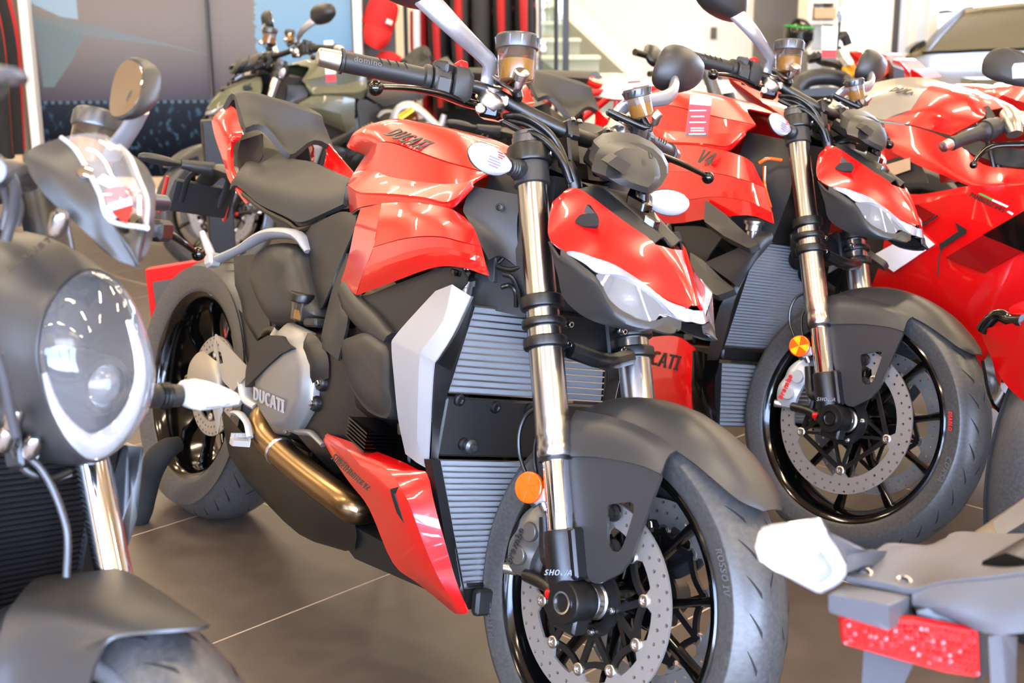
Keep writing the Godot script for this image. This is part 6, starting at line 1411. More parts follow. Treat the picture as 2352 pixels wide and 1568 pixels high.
	obj("spec_label", mb().plate(P([0.7213,0.7614,0.187, 0.8254,0.7895,0.208, 0.8394,0.7579,0.214, 0.7325,0.7273,0.185]), V(0.001, 0, 0.003)), M.paper_tan, bike)
	# flat side of the fairing; dye lies on it below, and dark plates paint the shade of slots
	var z := 0.24
	both(bike, "side_fairing", func(): return mb().patch([P([0.8064,0.6917,0.222, 0.9011,0.6966,0.23, 0.9871,0.716,0.237, 1.0568,0.7336,0.24, 1.148,0.7423,0.24, 1.2608,0.7569,0.24]), P([0.8091,0.6013,0.225, 0.9056,0.6084,0.235, 1.0019,0.6249,0.24, 1.0841,0.6441,0.24, 1.1733,0.6596,0.24, 1.2794,0.6811,0.24]), P([0.8148,0.5113,0.225, 0.9156,0.5257,0.235, 1.0178,0.5408,0.24, 1.1114,0.555,0.24, 1.196,0.5679,0.24, 1.2965,0.5842,0.23]), P([0.7884,0.4071,0.21, 0.9185,0.4172,0.225, 1.0295,0.4022,0.235, 1.1113,0.3728,0.235, 1.1548,0.3379,0.22, 1.2156,0.2864,0.18]), P([0.7854,0.3376,0.15, 0.9091,0.3012,0.16, 1.0026,0.2738,0.16, 1.0878,0.2353,0.15, 1.1548,0.2057,0.14, 1.2251,0.1786,0.12])], 0.004, 3, 3), M.red)
	for q in [["fairing_stripe", P([1.1293,0.6183,0.242, 1.2249,0.6871,0.242, 1.2712,0.7199,0.242, 1.3005,0.5842,0.236, 1.2469,0.5951,0.241]), M.gloss_black], ["fairing_stripe", P([1.0336,0.5465,0.242, 1.1296,0.6171,0.242, 1.247,0.5943,0.241, 1.1537,0.5271,0.241]), M.red_dark], ["fairing_panel", P([0.8745,0.6316,0.238, 0.9223,0.6093,0.239, 0.9924,0.5759,0.241, 0.8781,0.4856,0.238, 0.7905,0.5161,0.232, 0.8924,0.5799,0.237]), M.white_paint], ["slot_shade_plate", P([0.9162,0.6686,0.24, 0.9773,0.6496,0.242, 0.9253,0.6114,0.24, 0.8527,0.6417,0.235, 0.8524,0.6649,0.235]), M.red_dark], ["slot_shade_plate", P([1.0415,0.6384,0.242, 1.0802,0.6256,0.242, 1.0801,0.6159,0.242, 1.0136,0.5637,0.242, 1.0074,0.578,0.242, 1.0568,0.6182,0.242]), M.void_black]]:
		obj(q[0], mb().plate(off(q[1], V(0, 0, 0.007)), V(0, 0, 0.0015)), q[2], bike)
	obj("slot_edge", mb().tube(P([0.9834,0.6487,0.2495, 0.9561,0.6266,0.2495, 0.932,0.6105,0.248]), 0.0025, 6, 2), M.void_black, bike)
	obj("panel_gap", mb().tube(P([1.0203,0.575,0.2475, 1.0125,0.5479,0.2475, 1.0206,0.4973,0.247]), 0.0016, 6, 2), M.void_black, bike)
	for q in [[P([1.0914,0.7177,0.243, 1.0974,0.7196,0.243, 1.1382,0.7087,0.243, 1.1355,0.7043,0.243]), M.flag_green], [P([1.1355,0.7043,0.243, 1.1382,0.7087,0.243, 1.1852,0.6969,0.243, 1.1814,0.6931,0.243]), M.white_paint], [P([1.1839,0.6828,0.243, 1.188,0.6857,0.243, 1.2033,0.6811,0.243, 1.1997,0.6765,0.243]), M.white_paint]]:
		obj("flag_decal", mb().plate(off(q[0], V(0, 0, 0.007)), V(0, 0, 0.0012)), q[1], bike)
	var pa := V(1.061,0.7156,0.243)
	var pe := V(1.1841,0.682,0.243)
	obj("fairing_lettering", letters("PANIGALE V4 S", 0.0115, 0.001, on_plane((pa + pe) * 0.5 + V(0, 0, 0.007), pe - pa, V(0, 1, 0)), true, true), M.print_dark, bike)
	for q in [V(0.8915,0.4505,0.228), V(1.0573,0.4328,0.235)]: obj("fairing_bolt", got("fb", func(): return mb().lathe([W2(0.009, 0), W2(0.008, 0.003), W2(0.004, 0.003)], Vector3.ZERO, V(0, 0, 1), 14).mesh()), M.satin_black, bike, Transform3D(Basis(), q))
	# clip-on, lever, fork, mirror
	var ge := V(1.0618,0.8234,0.355)
	var gi := V(1.0607,0.8729,0.235)
	var gd := (gi - ge).normalized()
	obj("bar_end_weight", mb().lathe([W2(0.008, -0.03), W2(0.0135, -0.027), W2(0.015, -0.004), W2(0.012, 0.002)], ge, gd, 20), M.alu, bike)
	obj("handlebar_grip", mb().lathe([W2(0.013, 0), W2(0.0175, 0.003), W2(0.0165, 0.03), W2(0.0175, 0.11), W2(0.0175, ge.distance_to(gi) - 0.012), W2(0.023, ge.distance_to(gi) - 0.006), W2(0.023, ge.distance_to(gi))], ge, gd, 24), M.rubber, bike)
	obj("switch_block", mb().lathe([W2(0.02, 0.0), W2(0.027, 0.003), W2(0.027, 0.03), W2(0.024, 0.034), W2(0.024, 0.05), W2(0.018, 0.055)], gi, gd, 18).tube([gi + gd * 0.04, gi + gd * 0.2], 0.011, 12), M.plastic, bike)
	obj("hand_lever", mb().tube(P([1.0988,0.7849,0.3, 1.0932,0.802,0.285, 1.0937,0.8289,0.255, 1.1109,0.8433,0.23, 1.1477,0.8535,0.19]), [0.0055, 0.006, 0.008, 0.009, 0.010], 12, 4, 0.7), M.gloss_black, bike)
	obj("lever_ball", mb().ball(V(1.099,0.7831,0.301), 0.010), M.gloss_black, bike)
	obj("master_cylinder", mb().tube(P([1.0589,0.9302,0.16, 1.0868,0.9052,0.17, 1.1047,0.8765,0.175]), [0.02, 0.024, 0.02], 14, 2).box(V(1.0821,0.9178,0.14), V(0.05, 0.04, 0.05), Basis(V(0, 1, 0), 0.4), 0.008), M.alu, bike)
	obj("screen_edge", mb().loft([rnd(P([0.9149,0.946,0.09, 0.9392,0.9555,0.08, 0.9666,0.9286,0.08, 0.9546,0.9169,0.095]), 0.006), off(rnd(P([0.9149,0.946,0.09, 0.9392,0.9555,0.08, 0.9666,0.9286,0.08, 0.9546,0.9169,0.095]), 0.006), V(0, -0.02, -0.02))]), M.plastic, bike)
	for s in [1, -1]: obj("fork_outer_tube", mb().tube([V(1.12, 0.84, s * 0.105), V(1.33, 0.5, s * 0.105)], 0.027, 20), M.gold, bike)
	both(bike, "cockpit_panel", func(): return mb().patch([P([0.9474,0.8356,0.17, 0.9875,0.8531,0.16, 1.033,0.8452,0.15, 1.108,0.8455,0.13]), P([0.9984,0.8132,0.175, 1.0278,0.8085,0.165, 1.0747,0.7977,0.15, 1.1688,0.802,0.12])], 0.004, 3, 2), M.plastic_dark)
	for q in 3: obj("wiring", mb().tube([V(1.0251,0.8545,0.17) + V(0, 0, -0.02 * q), V(1.043,0.8184,0.165) + V(0, 0, -0.02 * q), V(1.0539,0.7902,0.16) + V(0, 0, -0.02 * q)], 0.006, 8, 3), M.cable, bike)
	var mm := P([1.1113,1.0371,0.34, 1.1201,1.0582,0.33, 1.1442,1.0643,0.32, 1.1738,1.0555,0.3, 1.208,1.0365,0.29, 1.2204,0.986,0.29, 1.1933,0.9785,0.3, 1.1611,0.9815,0.315, 1.124,0.9906,0.335, 1.1135,1.0054,0.34])
	var mh := obj("mirror_housing", mb().loft([inset(mm, 0.8, V(-0.03, 0, 0)), off(mm, V(-0.012, 0, 0)), off(mm, V(0.006, 0, 0)), inset(mm, 0.7, V(0.022, 0, 0))], 2, 2), M.plastic, bike)
	obj("mirror_indicator", mb().loft([rnd(P([1.1544,1.0196,0.322, 1.1621,1.0292,0.32, 1.195,1.0346,0.31, 1.2127,1.0223,0.305, 1.2006,0.9936,0.31, 1.1691,0.9916,0.32]), 0.004), off(inset(rnd(P([1.1544,1.0196,0.322, 1.1621,1.0292,0.32, 1.195,1.0346,0.31, 1.2127,1.0223,0.305, 1.2006,0.9936,0.31, 1.1691,0.9916,0.32]), 0.004), 0.9), V(0.024, 0, 0.004))]), M.white_lens, mh)
	obj("mirror_stem", mb().tube([V(1.28, 0.93, 0.18), V(1.1988,0.9913,0.3)], [0.016, 0.012], 10), M.satin_black, bike)
	# what the frame edge hides: nose, engine, seat and tail
	obj("nose_fairing", mb().loft([[V(1.2, 0.95, 0.12), V(1.2, 1.0, 0), V(1.2, 0.95, -0.12), V(1.2, 0.72, -0.2), V(1.2, 0.72, 0.2)], [V(1.45, 0.92, 0.1), V(1.45, 0.95, 0), V(1.45, 0.92, -0.1), V(1.45, 0.72, -0.16), V(1.45, 0.72, 0.16)], [V(1.62, 0.80, 0.04), V(1.62, 0.81, 0), V(1.62, 0.80, -0.04), V(1.62, 0.74, -0.05), V(1.62, 0.74, 0.05)]], 2, 3), M.red, bike)
	obj("engine_block", mb().box(V(0.9, 0.45, 0), V(0.55, 0.4, 0.36), Basis(), 0.05), M.engine, bike)
	obj("rider_seat", mb().loft([[V(0.62, 0.82, 0.11), V(0.62, 0.86, 0), V(0.62, 0.82, -0.11), V(0.62, 0.76, 0)], [V(0.3, 0.82, 0.12), V(0.3, 0.85, 0), V(0.3, 0.82, -0.12), V(0.3, 0.76, 0)]], 2, 3), M.seat, bike)
	obj("tail_unit", mb().loft([[V(0.34, 0.84, 0.12), V(0.34, 0.9, 0), V(0.34, 0.84, -0.12), V(0.34, 0.78, 0)], [V(0.12, 0.92, 0.1), V(0.12, 0.97, 0), V(0.12, 0.92, -0.1), V(0.12, 0.84, 0)], [V(-0.12, 1.0, 0.05), V(-0.12, 1.02, 0), V(-0.12, 1.0, -0.05), V(-0.12, 0.96, 0)]], 2, 3), M.red, bike)
func build_near_tail() -> void:
	# the tail of a motorcycle standing close to the camera: plate carrier, red reflector, white indicator
	var o := thing("motorcycle_tail", "blurred grey rear plate carrier with a red reflector and white indicator lens", "motorcycle tail")
	var il := P([0.2293,0.7126,-1.12, 0.2577,0.7137,-1.13, 0.2954,0.7106,-1.15, 0.3042,0.7013,-1.16, 0.3265,0.666,-1.17, 0.3223,0.6525,-1.16, 0.2966,0.6538,-1.13, 0.2847,0.6587,-1.12, 0.2539,0.6831,-1.1, 0.2272,0.6998,-1.1])
	var lens := obj("indicator_lens", mb().loft([inset(il, 0.9, V(0.004, 0.002, -0.03)), inset(il, 1.0, V(0, 0, -0.006)), inset(il, 0.94, V(0, 0, 0.004)), inset(il, 0.7, V(0, 0, 0.013))], 2, 2), M.white_lens, o)
	obj("indicator_cells", mb().loft([inset(il, 0.58, V(0.0, 0, 0.0115)), inset(il, 0.45, V(0.0, 0, 0.016))], 2, 1), M.lamp_silver, lens)
	obj("indicator_stalk", mb().loft([P([0.306,0.7005,-1.165, 0.3444,0.6684,-1.2, 0.3322,0.665,-1.19, 0.3265,0.666,-1.17]), P([0.3231,0.6763,-1.21, 0.3645,0.6526,-1.23, 0.3525,0.6409,-1.22, 0.3348,0.642,-1.2])]).loft([P([0.3309,0.6663,-1.19, 0.3598,0.6613,-1.21, 0.3529,0.6498,-1.2, 0.3265,0.6556,-1.17]), P([0.3759,0.6409,-1.26, 0.4003,0.6306,-1.28, 0.3874,0.6227,-1.26, 0.3558,0.6296,-1.23])]), M.tail_grey, o)
	obj("plate_box", mb().loft([rnd(P([0.2929,0.6644,-1.105, 0.3439,0.6618,-1.085, 0.3477,0.6347,-1.09, 0.346,0.6341,-1.09, 0.2958,0.6433,-1.11]), 0.003), rnd(P([0.3326,0.6359,-1.19, 0.3909,0.6369,-1.16, 0.3956,0.6082,-1.165, 0.3933,0.6069,-1.165, 0.3344,0.6145,-1.19]), 0.003)]), M.tail_grey, o)
	obj("tail_deck", mb().patch([P([0.3298,0.6412,-1.18, 0.3609,0.6305,-1.24, 0.3972,0.6227,-1.3, 0.424,0.6117,-1.33]), P([0.3621,0.6407,-1.165, 0.3989,0.6201,-1.25, 0.4348,0.6086,-1.32, 0.4782,0.5968,-1.36]), P([0.3876,0.6417,-1.15, 0.4257,0.6248,-1.23, 0.4729,0.6054,-1.32, 0.5243,0.5868,-1.42]), P([0.4132,0.6532,-1.14, 0.4524,0.6383,-1.2, 0.5088,0.6095,-1.3, 0.568,0.5841,-1.42]), P([0.446,0.6673,-1.12, 0.4814,0.6471,-1.18, 0.5393,0.6214,-1.26, 0.6102,0.5922,-1.4]), P([0.4773,0.6812,-1.1, 0.508,0.6631,-1.15, 0.539,0.6509,-1.2, 0.616,0.6133,-1.35])], 0.006, 4, 4), M.tail_grey, o)
	obj("tail_skirt", mb().patch([P([0.3876,0.6417,-1.15, 0.4132,0.6532,-1.14, 0.446,0.6673,-1.12, 0.4773,0.6812,-1.1]), P([0.3902,0.6331,-1.145, 0.4132,0.6424,-1.12, 0.4439,0.6469,-1.1, 0.4735,0.6613,-1.08]), P([0.4027,0.6348,-1.14, 0.4274,0.6321,-1.115, 0.4474,0.6301,-1.09, 0.4735,0.6406,-1.075])], 0.006, 4, 3), M.tail_grey, o)
	obj("tail_beam", mb().loft([P([0.5435,0.5775,-1.44, 0.5822,0.5894,-1.46, 0.5738,0.5841,-1.42, 0.5598,0.578,-1.42]), P([0.7559,0.5172,-1.75, 0.7805,0.5377,-1.75, 0.77,0.5233,-1.7, 0.7461,0.5014,-1.7])]), M.tail_tan, o)
	for q in [V(0.3535,0.6391,-1.2), V(0.3872,0.6387,-1.18)]: obj("screw", mb().lathe([W2(0.008, -0.003), W2(0.008, 0.004), W2(0.005, 0.005), W2(0.004, 0.001)], q, V(0, 0.9, 0.4), 16), M.bolt, o)
	var rp := rnd(P([0.3106,0.6305,-1.125, 0.3787,0.6325,-1.115, 0.4346,0.6276,-1.1, 0.4403,0.5795,-1.1, 0.407,0.5828,-1.105, 0.3145,0.6025,-1.125]), 0.003)
	var rf := obj("red_reflector", mb().loft([off(rp, V(0, 0, -0.008)), off(rp, V(0, 0, -0.001)), inset(rp, 0.98, V(0, 0, 0.001))]), M.red_lens, o)
	var cells := mb()
	var rng := RandomNumberGenerator.new()
	rng.seed = 4
	for i in 26:
		for j in 7:
			var u := (i + 0.5) / 26.0
			var v := (j + 0.5) / 7.0
			var p: Vector3 = rp[1].lerp(rp[8], u).lerp((V(0.315,0.6031,-1.125) as Vector3).lerp(V(0.4397,0.5801,-1.1), u), v)
			cells.box(p + V(0, 0, 0.001), V(0.0032, 0.0032, 0.002), Basis(V(0, 0, 1), 0.785 + rng.randf_range(-0.2, 0.2)).rotated(V(1, 0, 0), rng.randf_range(-0.3, 0.3)))
	var ce := obj("reflector_prisms", cells, M.red_lens, rf)
	ce.set_meta("kind", "stuff")
	obj("reflector_frame", mb().loft([rnd(P([0.4339,0.628,-1.098, 0.4412,0.625,-1.1, 0.4473,0.5851,-1.1, 0.4418,0.575,-1.1, 0.4359,0.5763,-1.1, 0.4394,0.5812,-1.098]), 0.002), off(rnd(P([0.4339,0.628,-1.098, 0.4412,0.625,-1.1, 0.4473,0.5851,-1.1, 0.4418,0.575,-1.1, 0.4359,0.5763,-1.1, 0.4394,0.5812,-1.098]), 0.002), V(0, 0, -0.02))]).loft([P([0.3855,0.634,-1.13, 0.3993,0.6377,-1.13, 0.4166,0.6349,-1.125, 0.4369,0.6219,-1.115, 0.4087,0.6247,-1.12, 0.3861,0.625,-1.13]), off(P([0.3855,0.634,-1.13, 0.3993,0.6377,-1.13, 0.4166,0.6349,-1.125, 0.4369,0.6219,-1.115, 0.4087,0.6247,-1.12, 0.3861,0.625,-1.13]), V(0, 0, -0.02))]), M.satin_black, o)
	obj("plate_stay", mb().loft([P([0.3399,0.588,-1.14, 0.3857,0.5798,-1.13, 0.3963,0.5596,-1.16, 0.3765,0.5571,-1.18]), P([0.3459,0.5358,-1.16, 0.3836,0.541,-1.15, 0.3969,0.5185,-1.19, 0.38,0.513,-1.2]), P([0.3489,0.4777,-1.17, 0.383,0.4835,-1.16, 0.3962,0.4592,-1.2, 0.384,0.4532,-1.21])]), M.tail_grey, o)
	obj("tail_column", mb().loft([P([0.4437,0.6219,-1.1, 0.4561,0.6243,-1.1, 0.4798,0.6113,-1.12, 0.4854,0.5842,-1.16]), P([0.4503,0.571,-1.1, 0.4642,0.5709,-1.1, 0.4807,0.5882,-1.12, 0.4859,0.5507,-1.16]), P([0.4557,0.506,-1.1, 0.4698,0.5059,-1.1, 0.4891,0.4934,-1.12, 0.4929,0.4687,-1.16])]), M.tail_grey, o)
	obj("tail_frame", mb().tube([V(0.5105,0.6109,-1.2), V(0.75, 0.62, -1.4), V(1.0, 0.5, -1.7), V(1.2, 0.32, -2.0)], 0.05, 10, 3), M.satin_black, o)
	obj("rear_tyre", got("t0.180", func(): return tyre_mesh(0.324, 0.18, 0.2255)), M.tyre, o, Transform3D(Basis(V(0, 1, 0), 0.9), V(0.98, 0.322, -1.42)))
	obj("rear_rim", got("r0.1805", func(): return rim_mesh(0.2255, 0.155, 5)), M.gloss_black, o, Transform3D(Basis(V(0, 1, 0), 0.9), V(0.98, 0.322, -1.42)))
func build_near_light() -> void:
	var o := thing("motorcycle_tail", "red rear lamp and black tyre of a motorcycle beside the tyre of the V4", "motorcycle tail")
	obj("tail_lamp", mb().loft([P([0.8839,0.6065,-2.35, 0.901,0.6298,-2.3, 0.9205,0.6485,-2.25, 0.9347,0.6548,-2.2, 0.948,0.5132,-2.2, 0.9339,0.4995,-2.25, 0.9098,0.5263,-2.3, 0.898,0.5703,-2.35]), off(inset(P([0.8839,0.6065,-2.35, 0.901,0.6298,-2.3, 0.9205,0.6485,-2.25, 0.9347,0.6548,-2.2, 0.948,0.5132,-2.2, 0.9339,0.4995,-2.25, 0.9098,0.5263,-2.3, 0.898,0.5703,-2.35]), 0.7), V(0.03, 0.01, 0.05))], 3, 3), M.red_lens, o)
	obj("tail_fairing", mb().loft([P([0.9104,0.6618,-2.3, 0.9293,0.68,-2.28, 0.9562,0.6972,-2.25, 0.948,0.6553,-2.22, 0.9247,0.6447,-2.26, 0.9217,0.6422,-2.3]), off(P([0.9104,0.6618,-2.3, 0.9293,0.68,-2.28, 0.9562,0.6972,-2.25, 0.948,0.6553,-2.22, 0.9247,0.6447,-2.26, 0.9217,0.6422,-2.3]), V(0.1, 0.0, -0.1))], 2, 1), M.red, o)
	obj("lamp_seam", mb().tube(P([0.8837,0.6079,-2.35, 0.8936,0.6302,-2.34, 0.9055,0.6424,-2.33, 0.9165,0.6395,-2.3, 0.9245,0.6474,-2.26]), 0.012, 10, 3), M.gloss_black, o)
	obj("tail_frame", mb().tube([V(0.9629,0.6082,-2.3), V(1.3, 0.7, -2.5), V(1.5, 0.5, -2.6)], 0.05, 10, 3), M.satin_black, o)
	var at: Vector3 = V(1.0426,0.509,-2.42)
	obj("rear_tyre", got("t0.180", func(): return tyre_mesh(0.324, 0.18, 0.2255)), M.tyre, o, Transform3D(Basis(V(0, 1, 0), 0.75), V(at.x + 0.12, 0.322, at.z)))
	obj("rear_rim", got("r0.1805", func(): return rim_mesh(0.2255, 0.155, 5)), M.gloss_black, o, Transform3D(Basis(V(0, 1, 0), 0.75), V(at.x + 0.12, 0.322, at.z)))
	obj("rear_hugger", mb().patch([P([0.8813,0.5582,-2.32, 0.9156,0.468,-2.34, 0.9845,0.4106,-2.36]), P([0.9293,0.5489,-2.42, 0.9591,0.4706,-2.42, 1.0211,0.4275,-2.42])], 0.006, 4, 2), M.gloss_black, o)
func build_white() -> void:
	var bike := thing("motorcycle", "tall white motorcycle with a red trellis frame and round black mirrors, before the stairs", "motorcycle", TF([0.90045,0.00000,0.43497,0.06500,0.98877,-0.13456,-0.43008,0.14944,0.89034,-0.32596,-0.00169,-5.71523]), "motorcycles in the showroom")
	for q in [[1.5, "front", 0.12, 0.3], [0.0, "rear", 0.18, 0.324]]:
		wheel(bike, Transform3D(Basis(), V(q[0], q[3], 0)), q[3], q[2], q[1], {"pairs": 5, "nb": 5, "rb": 0.113, "ro": 0.165, "zd": 0.07, "a0": 0.3, "style": 1, "discs": [1]})
	obj("fuel_tank", mb().loft([P([0.699,0.8716,0.06, 0.7125,0.9287,0.03, 0.705,0.9507,-0.06]).map(func(q): return q) + [V(0.6, 0.92, -0.12), V(0.6, 0.88, 0.0)], P([0.8139,0.8476,0.15, 0.8089,0.9426,0.08, 0.7751,0.972,-0.08]) + [V(0.85, 0.95, -0.15), V(0.85, 0.86, 0.05)], P([0.9128,0.8399,0.16, 0.8946,0.9152,0.1, 0.8493,0.9511,-0.08]) + [V(1.05, 0.95, -0.14), V(1.05, 0.86, 0.05)]], 3, 4), M.white_paint, bike)
	obj("front_cowl", mb().loft([P([0.9159,0.8523,0.12, 0.9061,0.9174,0.08, 0.8819,0.9494,-0.06]) + [V(1.15, 0.95, -0.1), V(1.15, 0.88, 0.05)], P([0.9871,0.8399,0.08, 0.9914,0.8954,0.05, 0.9876,0.9131,-0.04]) + [V(1.35, 0.95, -0.06), V(1.35, 0.9, 0.03)]], 2, 3), M.white_paint, bike)
	obj("tail_unit", mb().tube(P([0.6847,0.9352,0.05, 0.7117,0.9141,0.05, 0.7816,0.8919,0.05]), [0.03, 0.04, 0.05], 12, 3, 0.6), M.red, bike)
	obj("rider_seat", mb().loft([[V(0.7, 0.93, 0.1), V(0.7, 0.97, 0), V(0.7, 0.93, -0.1), V(0.7, 0.88, 0)], [V(0.1, 0.95, 0.09), V(0.1, 0.98, 0), V(0.1, 0.95, -0.09), V(0.1, 0.9, 0)]], 2, 3), M.seat, bike)
	for s in [1, -1]:
		for q in [[V(1.1, 0.82, 0.1), V(0.85, 0.66, 0.13)], [V(0.85, 0.66, 0.13), V(0.85, 0.88, 0.13)], [V(0.85, 0.88, 0.13), V(0.6, 0.68, 0.13)], [V(1.1, 0.90, 0.09), V(0.6, 0.86, 0.12)], [V(1.1, 0.80, 0.1), V(0.6, 0.62, 0.13)], [V(0.6, 0.86, 0.12), V(0.1, 0.88, 0.09)], [V(0.6, 0.68, 0.12), V(0.1, 0.84, 0.09)]]:
			obj("frame_tube", mb().tube([V(q[0].x, q[0].y, q[0].z * s), V(q[1].x, q[1].y, q[1].z * s)], 0.014, 10), M.red_knob, bike)
		obj("fork_outer_tube", mb().tube([V(1.2, 1.0, s * 0.105), V(1.5, 0.3, s * 0.105)], 0.027, 16), M.alu_dark, bike)
	obj("engine_block", mb().box(V(0.8, 0.48, 0), V(0.45, 0.36, 0.3), Basis(), 0.05), M.engine, bike)
	obj("swingarm", mb().tube([V(0, 0.324, -0.12), V(0.5, 0.42, -0.1)], 0.035, 12), M.alu_dark, bike)
	obj("handlebar", mb().tube([V(1.02, 1.0, 0.42), V(1.12, 0.98, 0.15), V(1.12, 0.98, -0.15), V(1.02, 1.0, -0.42)], 0.014, 12, 3), M.satin_black, bike)
	obj("cable_bundle", mb().tube(P([0.9745,0.9491,0.12, 1.0053,0.9605,0.05, 1.0183,0.9644,-0.05]), 0.012, 8, 3), M.satin_black, bike)
	for s in [1, -1]:
		var c := V(1.045,1.0005,0.3)
		if s < 0: c = V(c.x, c.y, -c.z)
		var ring := []
		for k in 12: ring.append(c + V(-0.02 * sin(TAU * k / 12) * s, sin(TAU * k / 12) * 0.045 + cos(TAU * k / 12) * 0.014 * s, -cos(TAU * k / 12) * 0.075 * s))
		var mh := obj("mirror_housing", mb().loft([ring, inset(ring, 0.9, V(0.025, 0, 0)), inset(ring, 0.4, V(0.04, 0, 0))], 1, 2), M.satin_black, bike)
		obj("mirror_glass", mb().plate(inset(ring, 0.9, V(-0.002, 0, 0)), V(-0.001, 0, 0)), M.mirror, mh)
		obj("mirror_stem", mb().tube([c + V(0.02, -0.03, -0.04 * s), V(1.09, 0.99, s * 0.22)], 0.008, 8), M.satin_black, bike)
func build_wheel_lock() -> void:
	solo("wheel_lock", mb().tube([V(0.026,0.1785,0.1), V(0.0305,0.1661,0.13), V(0.0235,0.137,0.15), V(-0.005,0.0861,0.15), V(-0.0175,0.0336,0.15), V(-0.0253,-0.0178,0.15), V(-0.0636,-0.0628,0.15)].map(func(q): return TF([0.60741,0.00000,0.79439,0.18420,0.97275,-0.14084,-0.77274,0.23187,0.59086,-0.77400,0.00000,-3.00000]) * q), [0.018, 0.026, 0.03, 0.03, 0.03, 0.027, 0.012], 12, 4), M.cloth_black, "black fabric sleeved lock hanging from the rear wheel of the main red motorcycle", "lock")
func build_tags() -> void:
	# price tags hung on grips
	var hang := func(called: String, q: Array, label: String, z0: float) -> void:
		var t := thing(called, label, "price tag", Transform3D(), "price tags")
		obj("card", mb().plate(q, V(0, 0, -0.002)), M.paper, t)
		obj("red_field", mb().plate([q[0].lerp(q[3], z0), q[1].lerp(q[2], z0), q[1].lerp(q[2], 0.93), q[0].lerp(q[3], 0.93)].map(func(v): return v + V(0, 0, 0.001)), V(0, 0, -0.0005)), M.tag_red, t)
		obj("grey_field", mb().plate([q[0].lerp(q[3], 0.93), q[1].lerp(q[2], 0.93), q[2], q[3]].map(func(v): return v + V(0, 0, 0.001)), V(0, 0, -0.0005)), M.tag_grey, t)
	hang.call("price_tag", P([-0.8713,1.081,-6.2, -0.8269,1.0828,-6.2, -0.8199,0.8762,-6.2, -0.8691,0.8743,-6.2]), "white price tag with a red foot hung on the grip of the olive green motorcycle", 0.75)
	hang.call("price_tag", P([0.4346,0.9999,-3.15, 0.4866,0.9943,-3.15, 0.4786,0.9004,-3.15, 0.4246,0.9016,-3.15]), "red and grey price tag hung beside the V4 lettering of a red motorcycle", 0.22)
	hang.call("price_tag", P([1.2493,1.1382,-5.3, 1.3147,1.1348,-5.3, 1.3129,1.0044,-5.3, 1.2561,1.0048,-5.3]), "white price tag with a red band on the motorcycle before the dark car", 0.7)
	hang.call("price_tag", P([0.4608,1.0038,-5.2, 0.5163,1.0034,-5.2, 0.5176,0.9276,-5.2, 0.4668,0.9232,-5.2]), "plain white price tag on the tall white motorcycle", 0.9)
	var e := -1
	for k in 6:
		obj("tag_print", mb().box(V(0.4529,0.9631,-3.146) + V(0, -0.014 * k if k < 5 else -0.048, 0), V(0.032 if k % 2 else 0.04, 0.0025, 0.0008)), M.paper, get_node("price_tag_001"))

func build_room() -> void:
	structure("floor", mb().box(V(1, -0.0507, -5.7), V(20, 0.1, 16.4)), M.grout)
	var fl := get_node("floor")
	# square tiles laid at forty-five degrees to the camera, with open joints
	var e := Vector3(1, 0, -1).normalized()
	var n := Vector3(1, 0, 1).normalized()
	var tile := mb().box(V(0, -0.006, 0), V(0.601, 0.012, 0.601), Basis(e, Vector3.UP, -n), 0.0012).mesh()
	for i in range(-12, 16):
		for j in range(-14, 9):
			var c := e * (1.714 + 0.605 * (i + 0.5)) + n * (-1.443 + 0.605 * (j + 0.5))
			if c.z > -0.6 or c.z < -9.0 or absf(c.x) > 0.46 * -c.z + 0.9: continue
			obj("tile", tile, M.floor_tile, fl, Transform3D(Basis(), c))
	structure("ceiling", mb().box(V(1, 4.05, -5.7), V(20.4, 0.1, 16.6)), M.ceiling)
	# the far wall, open where daylight shows beyond the car and beside it
	var wx := (V(3.9236,1.0514,-13.6) as Vector3).x
	var wy := (V(4.1293,1.0498,-13.6) as Vector3).x
	var wz := (V(4.3798,1.0479,-13.6) as Vector3).x
	structure("wall_back", mb().box(V((-9.0 + wx) / 2, 2, -13.7), V(wx + 9.0, 4, 0.2)).box(V((wy + wz) / 2, 2, -13.7), V(wz - wy, 4, 0.2)).box(V((wx + 11) / 2, 3.5, -13.7), V(11 - wx, 1.0, 0.2)), M.wall_white)
	structure("window_9", mb().box(V((wx + wy) / 2, 1.5, -13.65), V(wy - wx, 3.0, 0.012)), M.pane)
	structure("window_10", mb().box(V((wz + 11) / 2, 1.5, -13.65), V(11 - wz, 3.0, 0.012)), M.pane)
	structure("wall_left", mb().box(V(-9.1, 2, -5.7), V(0.2, 4, 16.4)), M.wall_white)
	structure("wall_right", mb().box(V(11.1, 2, -5.7), V(0.2, 4, 16.4)), M.wall_white)
	# glazed front behind the camera: sill, lintel and mullions around the openings
	structure("wall_front", mb().box(V(1, 0.1, 2.4), V(20, 0.2, 0.2)).box(V(1, 3.35, 2.4), V(20, 1.3, 0.2)).box(V(-6.3, 1.45, 2.4), V(5.4, 2.5, 0.2)).box(V(8.0, 1.45, 2.4), V(6.0, 2.5, 0.2)), M.wall_white)
	for k in 5:
		var x := -3.6 + k * 8.6 / 4.0
		structure("trim_%d" % (k + 1), mb().box(V(x, 1.45, 2.4), V(0.1, 2.5, 0.1)), M.satin_black)
		if k < 4: structure("window_%d" % (k + 1), mb().box(V(x + 4.3 / 4.0, 1.45, 2.4), V(8.6 / 4.0 - 0.1, 2.5, 0.012)), M.pane)
	lamps()
	poster_wall()
	clothing()
	stairs()
	shop_end()
	car()
	stands()
